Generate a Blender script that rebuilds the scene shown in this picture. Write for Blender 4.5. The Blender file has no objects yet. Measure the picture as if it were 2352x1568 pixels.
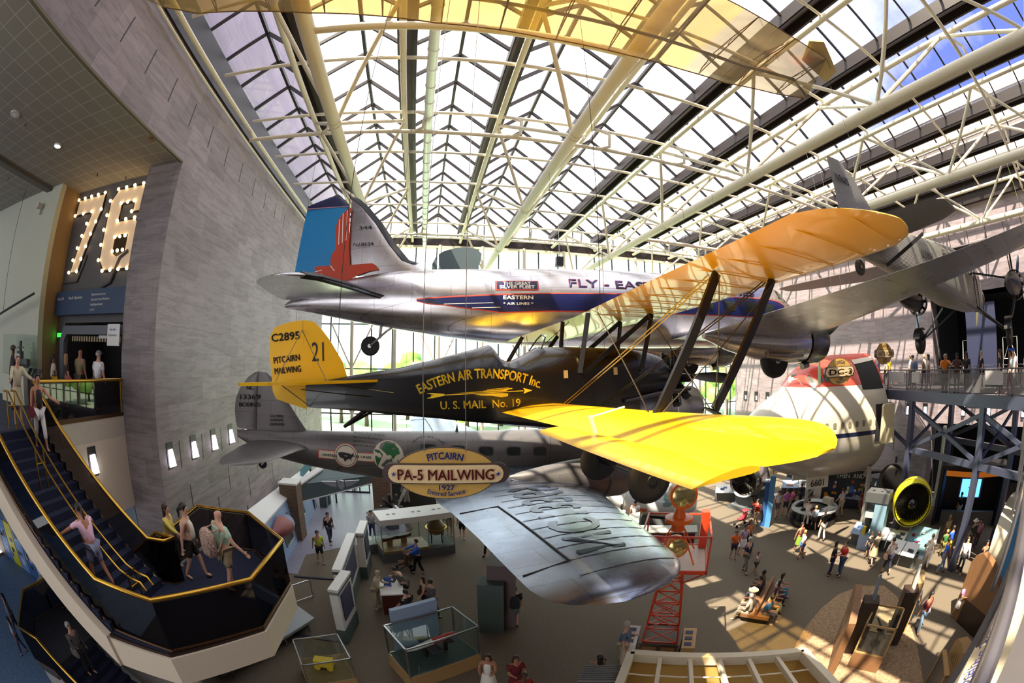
import bpy, math, random
from mathutils import Vector as V, Matrix as M
R = math.radians
random.seed(7)
SC = bpy.context.scene
COL = SC.collection

# ---------------------------------------------------------------- camera
cd = bpy.data.cameras.new('camera')
cam = bpy.data.objects.new('camera', cd)
COL.objects.link(cam)
SC.camera = cam
cam.location = (0, 0, 9.6)                      # visitor's eye on the second-floor balcony
cam.rotation_euler = (R(93.3), 0, R(-11.5))
cd.type = 'PANO'                                # 15 mm full-frame fisheye
cd.sensor_width = 36
cd.sensor_fit = 'HORIZONTAL'
cd.clip_start = 0.05
cd.clip_end = 500
for holder in (cd, getattr(cd, 'cycles', None)):
    try:
        holder.panorama_type = 'FISHEYE_EQUISOLID'
        holder.fisheye_lens = 15.0
        holder.fisheye_fov = R(200)
    except Exception:
        pass

# ---------------------------------------------------------------- view, sky, sun
SC.view_settings.view_transform = 'Standard'
SC.view_settings.look = 'None'
SC.view_settings.gamma = 1
SC.view_settings.use_curve_mapping = False
SC.view_settings.exposure = 0.12
SC.cycles.use_denoising = True
SC.cycles.max_bounces = 7
SC.cycles.diffuse_bounces = 4
SC.cycles.glossy_bounces = 3
SC.cycles.transparent_max_bounces = 24
SC.cycles.transmission_bounces = 4
SC.cycles.sample_clamp_indirect = 6
SC.cycles.caustics_reflective = False
SC.cycles.caustics_refractive = False


def lin(c):
    return tuple(((x / 12.92) if x <= .04045 else ((x + .055) / 1.055) ** 2.4) for x in c)


def rgb(r, g, b):
    return lin((r / 255, g / 255, b / 255)) + (1,)


def nd(nt, t, **kw):
    n = nt.nodes.new(t)
    for k, v in kw.items():
        if k in n.inputs:
            n.inputs[k].default_value = v
        else:
            setattr(n, k, v)
    return n


wd = bpy.data.worlds.new('sky')
SC.world = wd
wd.use_nodes = True
nt = wd.node_tree
nt.nodes.clear()
tc = nd(nt, 'ShaderNodeTexCoord')
# hazy white sky with thin cloud, clearing to blue away from the sun (towards +x)
dt = nd(nt, 'ShaderNodeVectorMath', operation='DOT_PRODUCT')
dt.inputs[1].default_value = V((0.86, -0.30, -0.05)).normalized()
nz = nd(nt, 'ShaderNodeTexNoise', Scale=2.6, Detail=7.0, Roughness=.6)
ad = nd(nt, 'ShaderNodeMath', operation='MULTIPLY_ADD')
ad.inputs[1].default_value = 0.55
rp = nd(nt, 'ShaderNodeValToRGB')
rp.color_ramp.elements[0].position = 0.62
rp.color_ramp.elements[0].color = (2.7, 2.7, 2.8, 1)
rp.color_ramp.elements[1].position = 0.98
rp.color_ramp.elements[1].color = (0.24, 0.34, 1.05, 1)
bg = nd(nt, 'ShaderNodeBackground', Strength=1.0)
wo = nd(nt, 'ShaderNodeOutputWorld')
nt.links.new(tc.outputs['Generated'], dt.inputs[0])
nt.links.new(tc.outputs['Generated'], nz.inputs['Vector'])
nt.links.new(nz.outputs['Fac'], ad.inputs[0])
nt.links.new(dt.outputs['Value'], ad.inputs[2])
nt.links.new(ad.outputs[0], rp.inputs[0])
nt.links.new(rp.outputs[0], bg.inputs['Color'])
nt.links.new(bg.outputs[0], wo.inputs[0])

SUN_DIR = V((0.50, 0.21, -1.0)).normalized()    # direction the sunlight travels
sl = bpy.data.lights.new('sun', 'SUN')
sl.energy = 17.0
sl.color = (1.0, 0.89, 0.69)
sl.angle = R(0.6)
so = bpy.data.objects.new('sun', sl)
COL.objects.link(so)
so.rotation_euler = SUN_DIR.to_track_quat('-Z', 'Y').to_euler()
so.location = (-20, -10, 45)


# ---------------------------------------------------------------- materials
MATS = {}


def mat(name, col, rough=.6, metal=0.0, spec=.5, var=.08, scale=6.0, bump=0.0, coat=0.0, alpha=1.0, emit=None, es=0.0):
    """principled material with a procedural noise variation of the colour"""
    if name in MATS:
        return MATS[name]
    m = bpy.data.materials.new(name)
    m.use_nodes = True
    t = m.node_tree
    p = t.nodes['Principled BSDF']
    c = rgb(*col)
    p.inputs['Roughness'].default_value = rough
    p.inputs['Metallic'].default_value = metal
    p.inputs['Specular IOR Level'].default_value = spec
    p.inputs['Coat Weight'].default_value = coat
    p.inputs['Alpha'].default_value = alpha
    tx = nd(t, 'ShaderNodeTexCoord')
    n = nd(t, 'ShaderNodeTexNoise', Scale=scale, Detail=4.0)
    t.links.new(tx.outputs['Object'], n.inputs['Vector'])
    mx = nd(t, 'ShaderNodeMix', data_type='RGBA')
    mx.inputs[6].default_value = tuple(x * (1 - var) for x in c[:3]) + (1,)
    mx.inputs[7].default_value = tuple(min(1, x * (1 + var)) for x in c[:3]) + (1,)
    t.links.new(n.outputs['Fac'], mx.inputs[0])
    t.links.new(mx.outputs[2], p.inputs['Base Color'])
    if emit:
        p.inputs['Emission Color'].default_value = rgb(*emit)
        p.inputs['Emission Strength'].default_value = es
    if bump:
        b = nd(t, 'ShaderNodeBump', Strength=bump, Distance=.02)
        t.links.new(n.outputs['Fac'], b.inputs['Height'])
        t.links.new(b.outputs[0], p.inputs['Normal'])
    MATS[name] = m
    return m


def glass_mat(name, tint=(255, 255, 255), refl=.06, keep=0.0, rough=.02):
    """thin clear sheet: mostly lets light through, a little gloss, optional film colour"""
    if name in MATS:
        return MATS[name]
    m = bpy.data.materials.new(name)
    m.use_nodes = True
    t = m.node_tree
    t.nodes.clear()
    o = nd(t, 'ShaderNodeOutputMaterial')
    tr = nd(t, 'ShaderNodeBsdfTransparent', Color=rgb(*tint))
    gl = nd(t, 'ShaderNodeBsdfGlossy', Roughness=rough)
    lw = nd(t, 'ShaderNodeLayerWeight', Blend=.25)
    mu = nd(t, 'ShaderNodeMath', operation='MULTIPLY_ADD')
    mu.inputs[1].default_value = .25
    mu.inputs[2].default_value = refl
    mx = nd(t, 'ShaderNodeMixShader')
    t.links.new(lw.outputs['Fresnel'], mu.inputs[0])
    t.links.new(mu.outputs[0], mx.inputs[0])
    t.links.new(tr.outputs[0], mx.inputs[1])
    t.links.new(gl.outputs[0], mx.inputs[2])
    last = mx
    if keep:
        df = nd(t, 'ShaderNodeBsdfDiffuse', Color=rgb(*tint))
        m2 = nd(t, 'ShaderNodeMixShader')
        nz_ = nd(t, 'ShaderNodeTexNoise', Scale=3.0, Detail=3.0)
        k = nd(t, 'ShaderNodeMath', operation='MULTIPLY_ADD')
        k.inputs[1].default_value = keep * .4
        k.inputs[2].default_value = keep * .8
        t.links.new(nz_.outputs['Fac'], k.inputs[0])
        t.links.new(k.outputs[0], m2.inputs[0])
        t.links.new(mx.outputs[0], m2.inputs[1])
        t.links.new(df.outputs[0], m2.inputs[2])
        last = m2
    t.links.new(last.outputs[0], o.inputs[0])
    MATS[name] = m
    return m


def block_mat(name, c1, c2, mortar, bw, bh, axes, rough=.5, vein=0.0, msize=.004, offset=.5, bump=.0, vscale=(.5, .5, 5)):
    """stone, brick or tile courses; axes picks which world axes run along the wall"""
    m = bpy.data.materials.new(name)
    m.use_nodes = True
    t = m.node_tree
    p = t.nodes['Principled BSDF']
    p.inputs['Roughness'].default_value = rough
    g = nd(t, 'ShaderNodeNewGeometry')
    s = nd(t, 'ShaderNodeSeparateXYZ')
    cx = nd(t, 'ShaderNodeCombineXYZ')
    t.links.new(g.outputs['Position'], s.inputs[0])
    t.links.new(s.outputs['XYZ'.index(axes[0])], cx.inputs[0])
    t.links.new(s.outputs['XYZ'.index(axes[1])], cx.inputs[1])
    b = nd(t, 'ShaderNodeTexBrick', offset=offset, Color1=rgb(*c1), Color2=rgb(*c2), Mortar=rgb(*mortar), Scale=1.0)
    b.inputs['Mortar Size'].default_value = msize
    b.inputs['Mortar Smooth'].default_value = .1
    b.inputs['Bias'].default_value = 0
    b.inputs['Brick Width'].default_value = bw
    b.inputs['Row Height'].default_value = bh
    t.links.new(cx.outputs[0], b.inputs['Vector'])
    col = b.outputs['Color']
    if vein:
        mp = nd(t, 'ShaderNodeVectorMath', operation='MULTIPLY')
        mp.inputs[1].default_value = vscale
        t.links.new(g.outputs['Position'], mp.inputs[0])
        n = nd(t, 'ShaderNodeTexNoise', Scale=1.6, Detail=8.0, Roughness=.65, Distortion=.6)
        t.links.new(mp.outputs[0], n.inputs['Vector'])
        r = nd(t, 'ShaderNodeValToRGB')
        r.color_ramp.elements[0].position = .38
        r.color_ramp.elements[0].color = (1 - vein, 1 - vein, 1 - vein, 1)
        r.color_ramp.elements[1].position = .56
        r.color_ramp.elements[1].color = (1, 1, 1, 1)
        t.links.new(n.outputs['Fac'], r.inputs[0])
        mx = nd(t, 'ShaderNodeMix', data_type='RGBA', blend_type='MULTIPLY')
        mx.inputs[0].default_value = 1
        t.links.new(col, mx.inputs[6])
        t.links.new(r.outputs[0], mx.inputs[7])
        col = mx.outputs[2]
    t.links.new(col, p.inputs['Base Color'])
    if bump:
        bp = nd(t, 'ShaderNodeBump', Strength=bump, Distance=.01)
        bp.invert = True
        t.links.new(b.outputs['Fac'], bp.inputs['Height'])
        t.links.new(bp.outputs[0], p.inputs['Normal'])
    MATS[name] = m
    return m


def speckle_mat(name, c1, c2, scale, rough=.9, c3=None, big=.5):
    """carpet or terrazzo: fine speckle over broad wear"""
    m = bpy.data.materials.new(name)
    m.use_nodes = True
    t = m.node_tree
    p = t.nodes['Principled BSDF']
    p.inputs['Roughness'].default_value = rough
    g = nd(t, 'ShaderNodeNewGeometry')
    n = nd(t, 'ShaderNodeTexNoise', Scale=scale, Detail=3.0, Roughness=.8)
    n2 = nd(t, 'ShaderNodeTexNoise', Scale=big, Detail=3.0)
    t.links.new(g.outputs['Position'], n.inputs['Vector'])
    t.links.new(g.outputs['Position'], n2.inputs['Vector'])
    r = nd(t, 'ShaderNodeValToRGB')
    r.color_ramp.elements[0].position = .38
    r.color_ramp.elements[0].color = rgb(*c1)
    r.color_ramp.elements[1].position = .62
    r.color_ramp.elements[1].color = rgb(*c2)
    t.links.new(n.outputs['Fac'], r.inputs[0])
    mx = nd(t, 'ShaderNodeMix', data_type='RGBA', blend_type='MULTIPLY')
    r2 = nd(t, 'ShaderNodeValToRGB')
    r2.color_ramp.elements[0].color = (.85, .85, .85, 1)
    r2.color_ramp.elements[1].color = (1.05, 1.05, 1.05, 1)
    mx.inputs[0].default_value = 1
    t.links.new(n2.outputs['Fac'], r2.inputs[0])
    t.links.new(r.outputs[0], mx.inputs[6])
    t.links.new(r2.outputs[0], mx.inputs[7])
    t.links.new(mx.outputs[2], p.inputs['Base Color'])
    MATS[name] = m
    return m


def panel_metal(name, col, rough, px, pz, var=.12, streak=.15, metal=1.0):
    """sheet metal skin: panel seams every px / pz metres and rolled streaks"""
    m = bpy.data.materials.new(name)
    m.use_nodes = True
    t = m.node_tree
    p = t.nodes['Principled BSDF']
    p.inputs['Metallic'].default_value = metal
    tx = nd(t, 'ShaderNodeTexCoord')
    s = nd(t, 'ShaderNodeSeparateXYZ')
    cx = nd(t, 'ShaderNodeCombineXYZ')
    t.links.new(tx.outputs['Object'], s.inputs[0])
    t.links.new(s.outputs[0], cx.inputs[0])
    ay = nd(t, 'ShaderNodeMath', operation='ADD')
    t.links.new(s.outputs[1], ay.inputs[0])
    t.links.new(s.outputs[2], ay.inputs[1])
    t.links.new(ay.outputs[0], cx.inputs[1])
    c = rgb(*col)
    b = nd(t, 'ShaderNodeTexBrick', Scale=1.0, Color1=tuple(x * (1 - var) for x in c[:3]) + (1,), Color2=tuple(min(1, x * (1 + var)) for x in c[:3]) + (1,), Mortar=tuple(x * .55 for x in c[:3]) + (1,))
    b.inputs['Mortar Size'].default_value = .006
    b.inputs['Brick Width'].default_value = px
    b.inputs['Row Height'].default_value = pz
    t.links.new(cx.outputs[0], b.inputs['Vector'])
    t.links.new(b.outputs['Color'], p.inputs['Base Color'])
    n = nd(t, 'ShaderNodeTexNoise', Scale=2.5, Detail=5.0)
    t.links.new(tx.outputs['Object'], n.inputs['Vector'])
    ml = nd(t, 'ShaderNodeMath', operation='MULTIPLY_ADD')
    ml.inputs[1].default_value = streak
    ml.inputs[2].default_value = rough - streak * .5
    t.links.new(n.outputs['Fac'], ml.inputs[0])
    t.links.new(ml.outputs[0], p.inputs['Roughness'])
    bp = nd(t, 'ShaderNodeBump', Strength=.06, Distance=.02)
    t.links.new(n.outputs['Fac'], bp.inputs['Height'])
    t.links.new(bp.outputs[0], p.inputs['Normal'])
    MATS[name] = m
    return m


# ---------------------------------------------------------------- mesh builder
class B:
    def __init__(s):
        s.v = []
        s.f = []
        s.m = []

    def add(s, vs, fs, m=0):
        k = len(s.v)
        s.v += [tuple(p) for p in vs]
        s.f += [tuple(i + k for i in f) for f in fs]
        s.m += [m] * len(fs)
        return s

    def box(s, x0, x1, y0, y1, z0, z1, m=0):
        return s.hexa([(x0, y0, z0), (x1, y0, z0), (x1, y1, z0), (x0, y1, z0), (x0, y0, z1), (x1, y0, z1), (x1, y1, z1), (x0, y1, z1)], m)

    def hexa(s, p, m=0):
        return s.add(p, [(3, 2, 1, 0), (4, 5, 6, 7), (0, 1, 5, 4), (1, 2, 6, 5), (2, 3, 7, 6), (3, 0, 4, 7)], m)

    def beam(s, a, b, w, h, m=0, up=(0, 0, 1)):
        """rectangular bar from a to b, w wide and h tall"""
        a, b = V(a), V(b)
        d = (b - a).normalized()
        u = V(up)
        if abs(d.dot(u)) > .99:
            u = V((0, 1, 0))
        x = d.cross(u).normalized() * w / 2
        z = x.cross(d).normalized() * h / 2
        return s.hexa([a - x - z, a + x - z, b + x - z, b - x - z, a - x + z, a + x + z, b + x + z, b - x + z], m)

    def tube(s, pts, r, n=8, m=0, cap=True):
        pts = [V(p) for p in pts]
        rings = []
        up = None
        for i, p in enumerate(pts):
            d = (pts[min(i + 1, len(pts) - 1)] - pts[max(i - 1, 0)]).normalized()
            if up is None:
                up = V((0, 0, 1)) if abs(d.z) < .9 else V((1, 0, 0))
            x = d.cross(up).normalized()
            y = x.cross(d).normalized()
            up = y
            rr = r[i] if isinstance(r, (list, tuple)) else r
            rings.append([p + (x * math.cos(2 * math.pi * k / n) + y * math.sin(2 * math.pi * k / n)) * rr for k in range(n)])
        return s.loft(rings, m, cap)

    def loft(s, rings, m=0, cap=True, closed=True):
        n = len(rings[0])
        vs = [p for r in rings for p in r]
        fs = []
        for i in range(len(rings) - 1):
            for k in range(n if closed else n - 1):
                a, b = i * n + k, i * n + (k + 1) % n
                fs.append((a, b, b + n, a + n))
        if cap:
            fs.append(tuple(range(n - 1, -1, -1)))
            fs.append(tuple((len(rings) - 1) * n + k for k in range(n)))
        return s.add(vs, fs, m)

    def lathe(s, o, d, prof, n=24, m=0, cap=True):
        """prof: (distance along d, radius)"""
        o, d = V(o), V(d).normalized()
        u = V((0, 0, 1)) if abs(d.z) < .9 else V((1, 0, 0))
        x = d.cross(u).normalized()
        y = x.cross(d)
        return s.loft([[o + d * t + (x * math.cos(2 * math.pi * k / n) + y * math.sin(2 * math.pi * k / n)) * max(r, 1e-4) for k in range(n)] for t, r in prof], m, cap)

    def ball(s, c, r, n=12, m=0, sx=1, sy=1, sz=1):
        c = V(c)
        rings = []
        for i in range(n // 2 + 1):
            a = math.pi * i / (n // 2)
            rings.append([c + V((math.sin(a) * math.cos(2 * math.pi * k / n) * r * sx, math.sin(a) * math.sin(2 * math.pi * k / n) * r * sy, -math.cos(a) * r * sz)) for k in range(n)])
        return s.loft(rings, m, False)

    def prism(s, pts, o, ux, uy, t, m=0):
        """outline pts (2D) on the plane o,ux,uy, thickened by t along the normal"""
        o, ux, uy = V(o), V(ux), V(uy)
        n = ux.cross(uy).normalized() * t
        k = len(pts)
        a = [o + ux * p[0] + uy * p[1] for p in pts]
        b = [p + n for p in a]
        return s.add(a + b, [tuple(range(k - 1, -1, -1)), tuple(range(k, 2 * k))] + [(i, (i + 1) % k, (i + 1) % k + k, i + k) for i in range(k)], m)

    def quad(s, a, b, c, d, m=0):
        return s.add([a, b, c, d], [(0, 1, 2, 3)], m)

    def build(s, name, mats, parent=None, smooth=0, loc=None, rot=None):
        me = bpy.data.meshes.new(name)
        me.from_pydata(s.v, [], s.f)
        if not isinstance(mats, (list, tuple)):
            mats = [mats]
        for m in mats:
            me.materials.append(m)
        if len(mats) > 1:
            me.polygons.foreach_set('material_index', s.m)
        if smooth:
            me.polygons.foreach_set('use_smooth', [True] * len(me.polygons))
            me.set_sharp_from_angle(angle=R(smooth))
        me.update()
        o = bpy.data.objects.new(name, me)
        COL.objects.link(o)
        if parent:
            o.parent = parent
        if loc is not None:
            o.location = loc
        if rot is not None:
            o.rotation_euler = rot
        return o


def tag(o, label=None, cat=None, group=None, kind=None):
    if label:
        o['label'] = label
    if cat:
        o['category'] = cat
    if group:
        o['group'] = group
    if kind:
        o['kind'] = kind
    return o


def thing(name, label, cat, loc=(0, 0, 0), rz=0, group=None, rot=None):
    o = bpy.data.objects.new(name, None)
    o.empty_display_size = .2
    COL.objects.link(o)
    o.location = loc
    o.rotation_euler = rot if rot is not None else (0, 0, rz)
    return tag(o, label, cat, group)


def struct(name, b, m, label=None, smooth=0):
    return tag(b.build(name, m, smooth=smooth), label, None, None, 'structure')


def copy_tree(o, parent=None):
    c = o.copy()
    COL.objects.link(c)
    if parent:
        c.parent = parent
    for ch in list(o.children):
        copy_tree(ch, c)
    return c


def text(s, size, m, parent, o, ux, uy, depth=.008, align='CENTER', bold=0.0, name='lettering', track=1.0, sx=1.0, shear=0.0, warp=None):
    """lettering as a mesh lying on the plane o,ux,uy (baseline middle at o)"""
    cu = bpy.data.curves.new('lettering', 'FONT')
    cu.body = s
    cu.size = size
    cu.align_x = align
    cu.space_character = track
    cu.shear = shear
    cu.resolution_u = 3
    tmp = bpy.data.objects.new('tmp', cu)
    me = bpy.data.meshes.new_from_object(tmp)
    bpy.data.objects.remove(tmp)
    ux, uy, o = V(ux), V(uy), V(o)
    n = ux.cross(uy).normalized()
    vs = [v.co.copy() for v in me.vertices]
    fs = [tuple(p.vertices) for p in me.polygons]
    bpy.data.meshes.remove(me)
    b = B()
    pts = []
    if bold and depth <= .012:                      # heavier strokes: the same glyphs again, nudged
        k0 = len(vs)
        f0 = list(fs)
        v0 = list(vs)
        for i_, (dx_, dy_) in enumerate(((bold, 0), (-bold, 0), (0, bold), (0, -bold))):
            vs += [V((q.x + dx_ / max(sx, .01), q.y + dy_, q.z)) for q in v0]
            fs += [tuple(j + k0 * (i_ + 1) for j in f) for f in f0]
    for q in vs:
        if warp:
            pts.append(V(warp(q.x * sx, q.y)))
        else:
            pts.append(o + ux * q.x * sx + uy * q.y + n * depth)
    b.add(pts, fs)
    if depth > .012 and not warp:                    # raised letters: add their sides
        from collections import Counter
        ed = Counter()
        for f in fs:
            for i in range(len(f)):
                ed[frozenset((f[i], f[(i + 1) % len(f)]))] += 1
        k = len(pts)
        b.v += [tuple(p - n * (depth - .002)) for p in pts]
        for f in fs:
            for i in range(len(f)):
                a, c = f[i], f[(i + 1) % len(f)]
                if ed[frozenset((a, c))] == 1:
                    b.f.append((c, a, a + k, c + k))
                    b.m.append(0)
    return b.build(name, m, parent)
# ---------------------------------------------------------------- surfaces
marbleL = block_mat('grey_marble_yz', (162, 148, 152), (141, 128, 132), (104, 94, 98), 1.65, .82, 'YZ', .55, .30, vscale=(.5, .55, 3.6))
marbleX = block_mat('grey_marble_xz', (150, 139, 138), (132, 122, 122), (98, 90, 90), .83, .82, 'XZ', .55, .30, vscale=(.55, .5, 3.6))
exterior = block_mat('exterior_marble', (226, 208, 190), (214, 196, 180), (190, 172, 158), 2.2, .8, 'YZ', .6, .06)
exteriorL = block_mat('exterior_marble_shade', (196, 180, 186), (180, 166, 172), (120, 108, 116), 3.3, .82, 'YZ', .6, .12)  # darker copy of the exterior marble, shade put into its colour
carpet = speckle_mat('carpet', (88, 78, 65), (114, 102, 85), 22, big=.35)
carpetB = speckle_mat('tan_carpet', (132, 108, 82), (168, 140, 108), 7, big=.5)
terrazzo = speckle_mat('lilac_terrazzo', (128, 124, 138), (150, 146, 160), 9, .35)
terrazzoB = speckle_mat('blue_terrazzo', (96, 126, 160), (122, 152, 186), 9, .4)
navy = speckle_mat('navy_carpet', (16, 22, 44), (30, 38, 66), 20)
tile = block_mat('ceiling_tile', (152, 148, 138), (146, 142, 132), (206, 206, 196), .62, .62, 'XY', .85, .0, .009, 0.0)
cream = mat('cream_paint', (216, 202, 178), .7, var=.03)
pale = mat('pale_green_paint', (205, 207, 186), .75, var=.04, scale=1)
tan = mat('tan_paint', (150, 122, 84), .7, var=.04)
dark = mat('dark_bronze', (44, 36, 34), .45, .3)
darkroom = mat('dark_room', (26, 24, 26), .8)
steel = mat('cream_steel', (226, 217, 192), .42, .0, var=.03)
white = mat('white_paint', (232, 230, 226), .5, var=.03)
offwhite = mat('off_white', (212, 206, 196), .5, var=.04)
brass = mat('brass', (196, 152, 62), .28, 1.0, var=.08)
black = mat('black', (18, 17, 18), .45, var=.2)
rubber = mat('rubber', (30, 28, 28), .75, var=.15)
chrome = mat('chrome', (205, 205, 208), .16, 1.0, var=.05)
alu = mat('aluminium', (178, 178, 180), .35, 1.0, var=.06)
greysteel = mat('slate_steel', (74, 78, 98), .4, .3, var=.06)
roofglass = glass_mat('roof_glass', (250, 250, 253), .02)
wallglass = glass_mat('wall_glass', (238, 250, 246), .03)
caseglass = glass_mat('case_glass', (244, 250, 247), .05)
smoked = glass_mat('smoked_glass', (92, 84, 84), .05)

XL, XR, YF = -8.44, 29.6, 33.0
ZV, ZR = 19.9, 21.7                              # valley and ridge heights of the roof
F2 = 7.87                                        # second floor level
VAL = [-8.9 + 3.8 * k for k in range(11)]        # valley lines of the saw-tooth skylights

# ---- floors
struct('floor', B().box(XL - 14, XR + 14, -12, YF + .3, -.3, 0), carpet)
fp = B()
fp.prism([(-8.4, 17.2), (-6.35, 17.2), (-6.5, 19.4), (-4.62, 20.9), (-1.3, 22.0), (-1.6, 25), (-2.6, 33), (-8.4, 33)], (0, 0, .0), (1, 0, 0), (0, 1, 0), .012)
struct('floor_entrance', fp, terrazzo)
struct('floor_under_gallery', B().box(-22, -10.2, -6, 10.8, 0, .012), terrazzoB)
arc = [(10.46, 6.59), (11.10, 7.08), (12.20, 7.62), (13.65, 8.05), (15.11, 8.20), (16.44, 7.82), (17.17, 6.78), (16.70, 5.67), (15.46, 4.28), (14.11, 2.98), (12.37, 1.52), (11.30, 3.34), (10.13, 4.88)]
struct('floor_tan_inlay', B().prism(arc[::-1], (0, 0, 0), (1, 0, 0), (0, 1, 0), .012), carpetB)

# ---- left marble block
w = B()
w.box(XL - .01, XL, -12, YF, 15.85, 19.0)
w.box(XL - .01, XL, 10.8, YF, 0, 15.85)
w.box(XL - 1.6, XL - .01, 10.8, YF, 0, 15.85)
lw = struct('wall_left', w, marbleL)
struct('wall_left_pier', B().box(XL - 1.6, XL - .001, 10.79, 10.8, 0, 15.85), marbleX)
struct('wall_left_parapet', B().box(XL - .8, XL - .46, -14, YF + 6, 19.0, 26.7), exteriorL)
sl_ = B()
for k in range(13):                              # joint slots: one row high up, two rows low down
    y = 2.2 + 1.65 * k
    sl_.box(XL - .004, XL + .006, y, y + .05, 17.0, 17.9)
for k in range(13):
    y = 12.1 + 1.65 * k
    sl_.box(XL - .004, XL + .006, y, y + .05, 6.1, 7.0)
    if k % 2:
        sl_.box(XL - .004, XL + .006, y + .8, y + .85, 3.4, 4.4)
    else:
        sl_.box(XL - .004, XL + .006, y + .4, y + .45, 4.4, 5.4)
    if k % 3 == 0 and k:
        sl_.box(XL - .004, XL + .006, y + .2, y + .36, 1.9, 3.2)
struct('trim_1', sl_, black)

# ---- recess on the left: soffit, gallery walls, second-floor slab
struct('ceiling', B().box(-24, XL - .03, -12, 14.5, 15.85, 16.1), tile)
struct('trim_2', B().box(-16.2, -15.75, -12, 10.0, 15.70, 15.85), mat('grey_bulkhead', (112, 108, 102), .8))
struct('trim_3', B().box(XL - .12, XL - .001, -12, 10.75, 15.78, 15.85), mat('soffit_edge', (112, 104, 84), .6))
struct('wall_gallery', B().box(-26, -14.9, 10.0, 10.3, F2, 15.85), pale)
struct('wall_gallery_return', B().box(-15.0, -14.9, 10.3, 11.5, F2, 15.85), tan)
back = B()
back.box(-14.9, XL - 1.6, 11.3, 11.5, 10.75, 15.85)
back.box(-14.9, -14.35, 11.3, 11.5, F2, 10.75)
struct('wall_back', back, mat('hull_grey', (92, 90, 92), .6, var=.12, scale=2))
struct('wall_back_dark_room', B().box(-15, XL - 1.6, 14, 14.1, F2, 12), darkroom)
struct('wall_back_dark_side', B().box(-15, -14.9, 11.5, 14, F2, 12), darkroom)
struct('floor_gallery', B().box(-26, -10.03, -8, 14.1, F2 - .02, F2), mat('gallery_carpet', (52, 58, 78), .9))
struct('floor_gallery_slab', B().box(-26, -10.0, 6.55, 10.8, 7.2, F2 - .02), mat('slab_paint', (196, 186, 166), .7))
struct('floor_gallery_slab_south', B().box(-26, -10.0, -8, 6.55, 7.2, F2 - .02), mat('slab_paint2', (120, 112, 112), .7))
struct('wall_under_gallery', B().box(-10.25, -10.0, 6.6, 10.8, 4.9, 7.2), cream)
struct('wall_ground_left', B().box(-30, -10.05, 10.75, 10.95, 0, 7.2), mat('ground_wall', (128, 140, 156), .8))
struct('wall_far_west', B().box(-26.2, -26, -12, 14, 0, 15.85), pale)
struct('wall_ground_west', B().box(-24, -23.8, -12, 10.9, 0, 7.2), mat('ground_wall_b', (96, 118, 150), .8))

# ---- right marble block: near bays open into dark galleries, lit from their own screens
r = B()
r.box(XR, XR + 1.5, 10.4, YF, 0, 19.0)
r.box(XR, XR + 1.5, -12, 10.4, 5.3, 7.9)
r.box(XR, XR + 1.5, -12, 10.4, 13.2, 19.0)
r.box(XR, XR + 1.5, -4.0, 2.2, 7.9, 13.2)
struct('wall_right', r, marbleL)
struct('wall_right_pier', B().box(XR, XR + 1.5, 10.385, 10.4, 0, 13.2), marbleX)
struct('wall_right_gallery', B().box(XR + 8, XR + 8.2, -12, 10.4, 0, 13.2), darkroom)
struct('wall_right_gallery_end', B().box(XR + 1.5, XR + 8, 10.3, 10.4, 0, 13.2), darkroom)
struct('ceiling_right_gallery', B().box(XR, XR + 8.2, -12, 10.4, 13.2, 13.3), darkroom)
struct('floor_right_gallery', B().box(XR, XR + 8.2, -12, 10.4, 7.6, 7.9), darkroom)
struct('wall_right_parapet', B().box(XR + .46, XR + .8, -14, YF + 6, 19.0, 26.2), exterior)
sr = B()
for k in range(14):
    y = 11.2 + 1.65 * k
    sr.box(XR - .006, XR + .004, y, y + .05, 16.2, 17.4)
    sr.box(XR - .006, XR + .004, y, y + .05, 5.9, 6.8)
    sr.box(XR - .006, XR + .004, y + .8, y + .85, 3.2, 4.1)
    if k % 2:
        sr.box(XR - .006, XR + .004, y + .3, y + .5, 1.4, 2.8)
for k in range(12):
    y = -8.6 + 1.65 * k
    sr.box(XR - .006, XR + .004, y, y + .05, 16.2, 17.4)
struct('trim_4', sr, black)

# ---- wall behind the camera with the balcony it stands on
struct('wall_south', B().box(XL, XR, -12.2, -12, 0, 22), marbleX)

# ---- glass end wall
mull = B()
xs = []
x = -7.67
while x < XR:
    xs.append(x)
    x += 1.66
for i, x in enumerate(xs):
    mull.box(x - .05, x + .05, YF - .06, YF + .06, 0, 18.9)
for z in (2.55, 5.8, 9.3, 12.75, 16.2):
    mull.box(XL, XR, YF - .05, YF + .05, z - .05, z + .05)
window1 = struct('window_1', mull, mat('mullion_green', (66, 78, 78), .4, .4))
B().quad((XL, YF, 0), (XR, YF, 0), (XR, YF, 18.9), (XL, YF, 18.9)).build('pane', wallglass, window1)
hd = B()
hd.box(XL, XR, YF - .25, YF + .25, 18.9, 19.05, 1)
hd.box(XL, XR, YF - .15, YF + .2, 19.05, 19.85)
struct('trim_5', hd, [dark, steel])
gb = B()
for k in range(10):
    a, c = VAL[k], VAL[k + 1]
    mid = (a + c) / 2
    gb.beam((a, YF, 20.4), (mid, YF, ZR), .1, .12)
    gb.beam((c, YF, 20.4), (mid, YF, ZR), .1, .12)
    gb.beam((mid, YF, 19.8), (mid, YF, ZR), .08, .08)
struct('trim_6', gb, dark)
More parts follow.
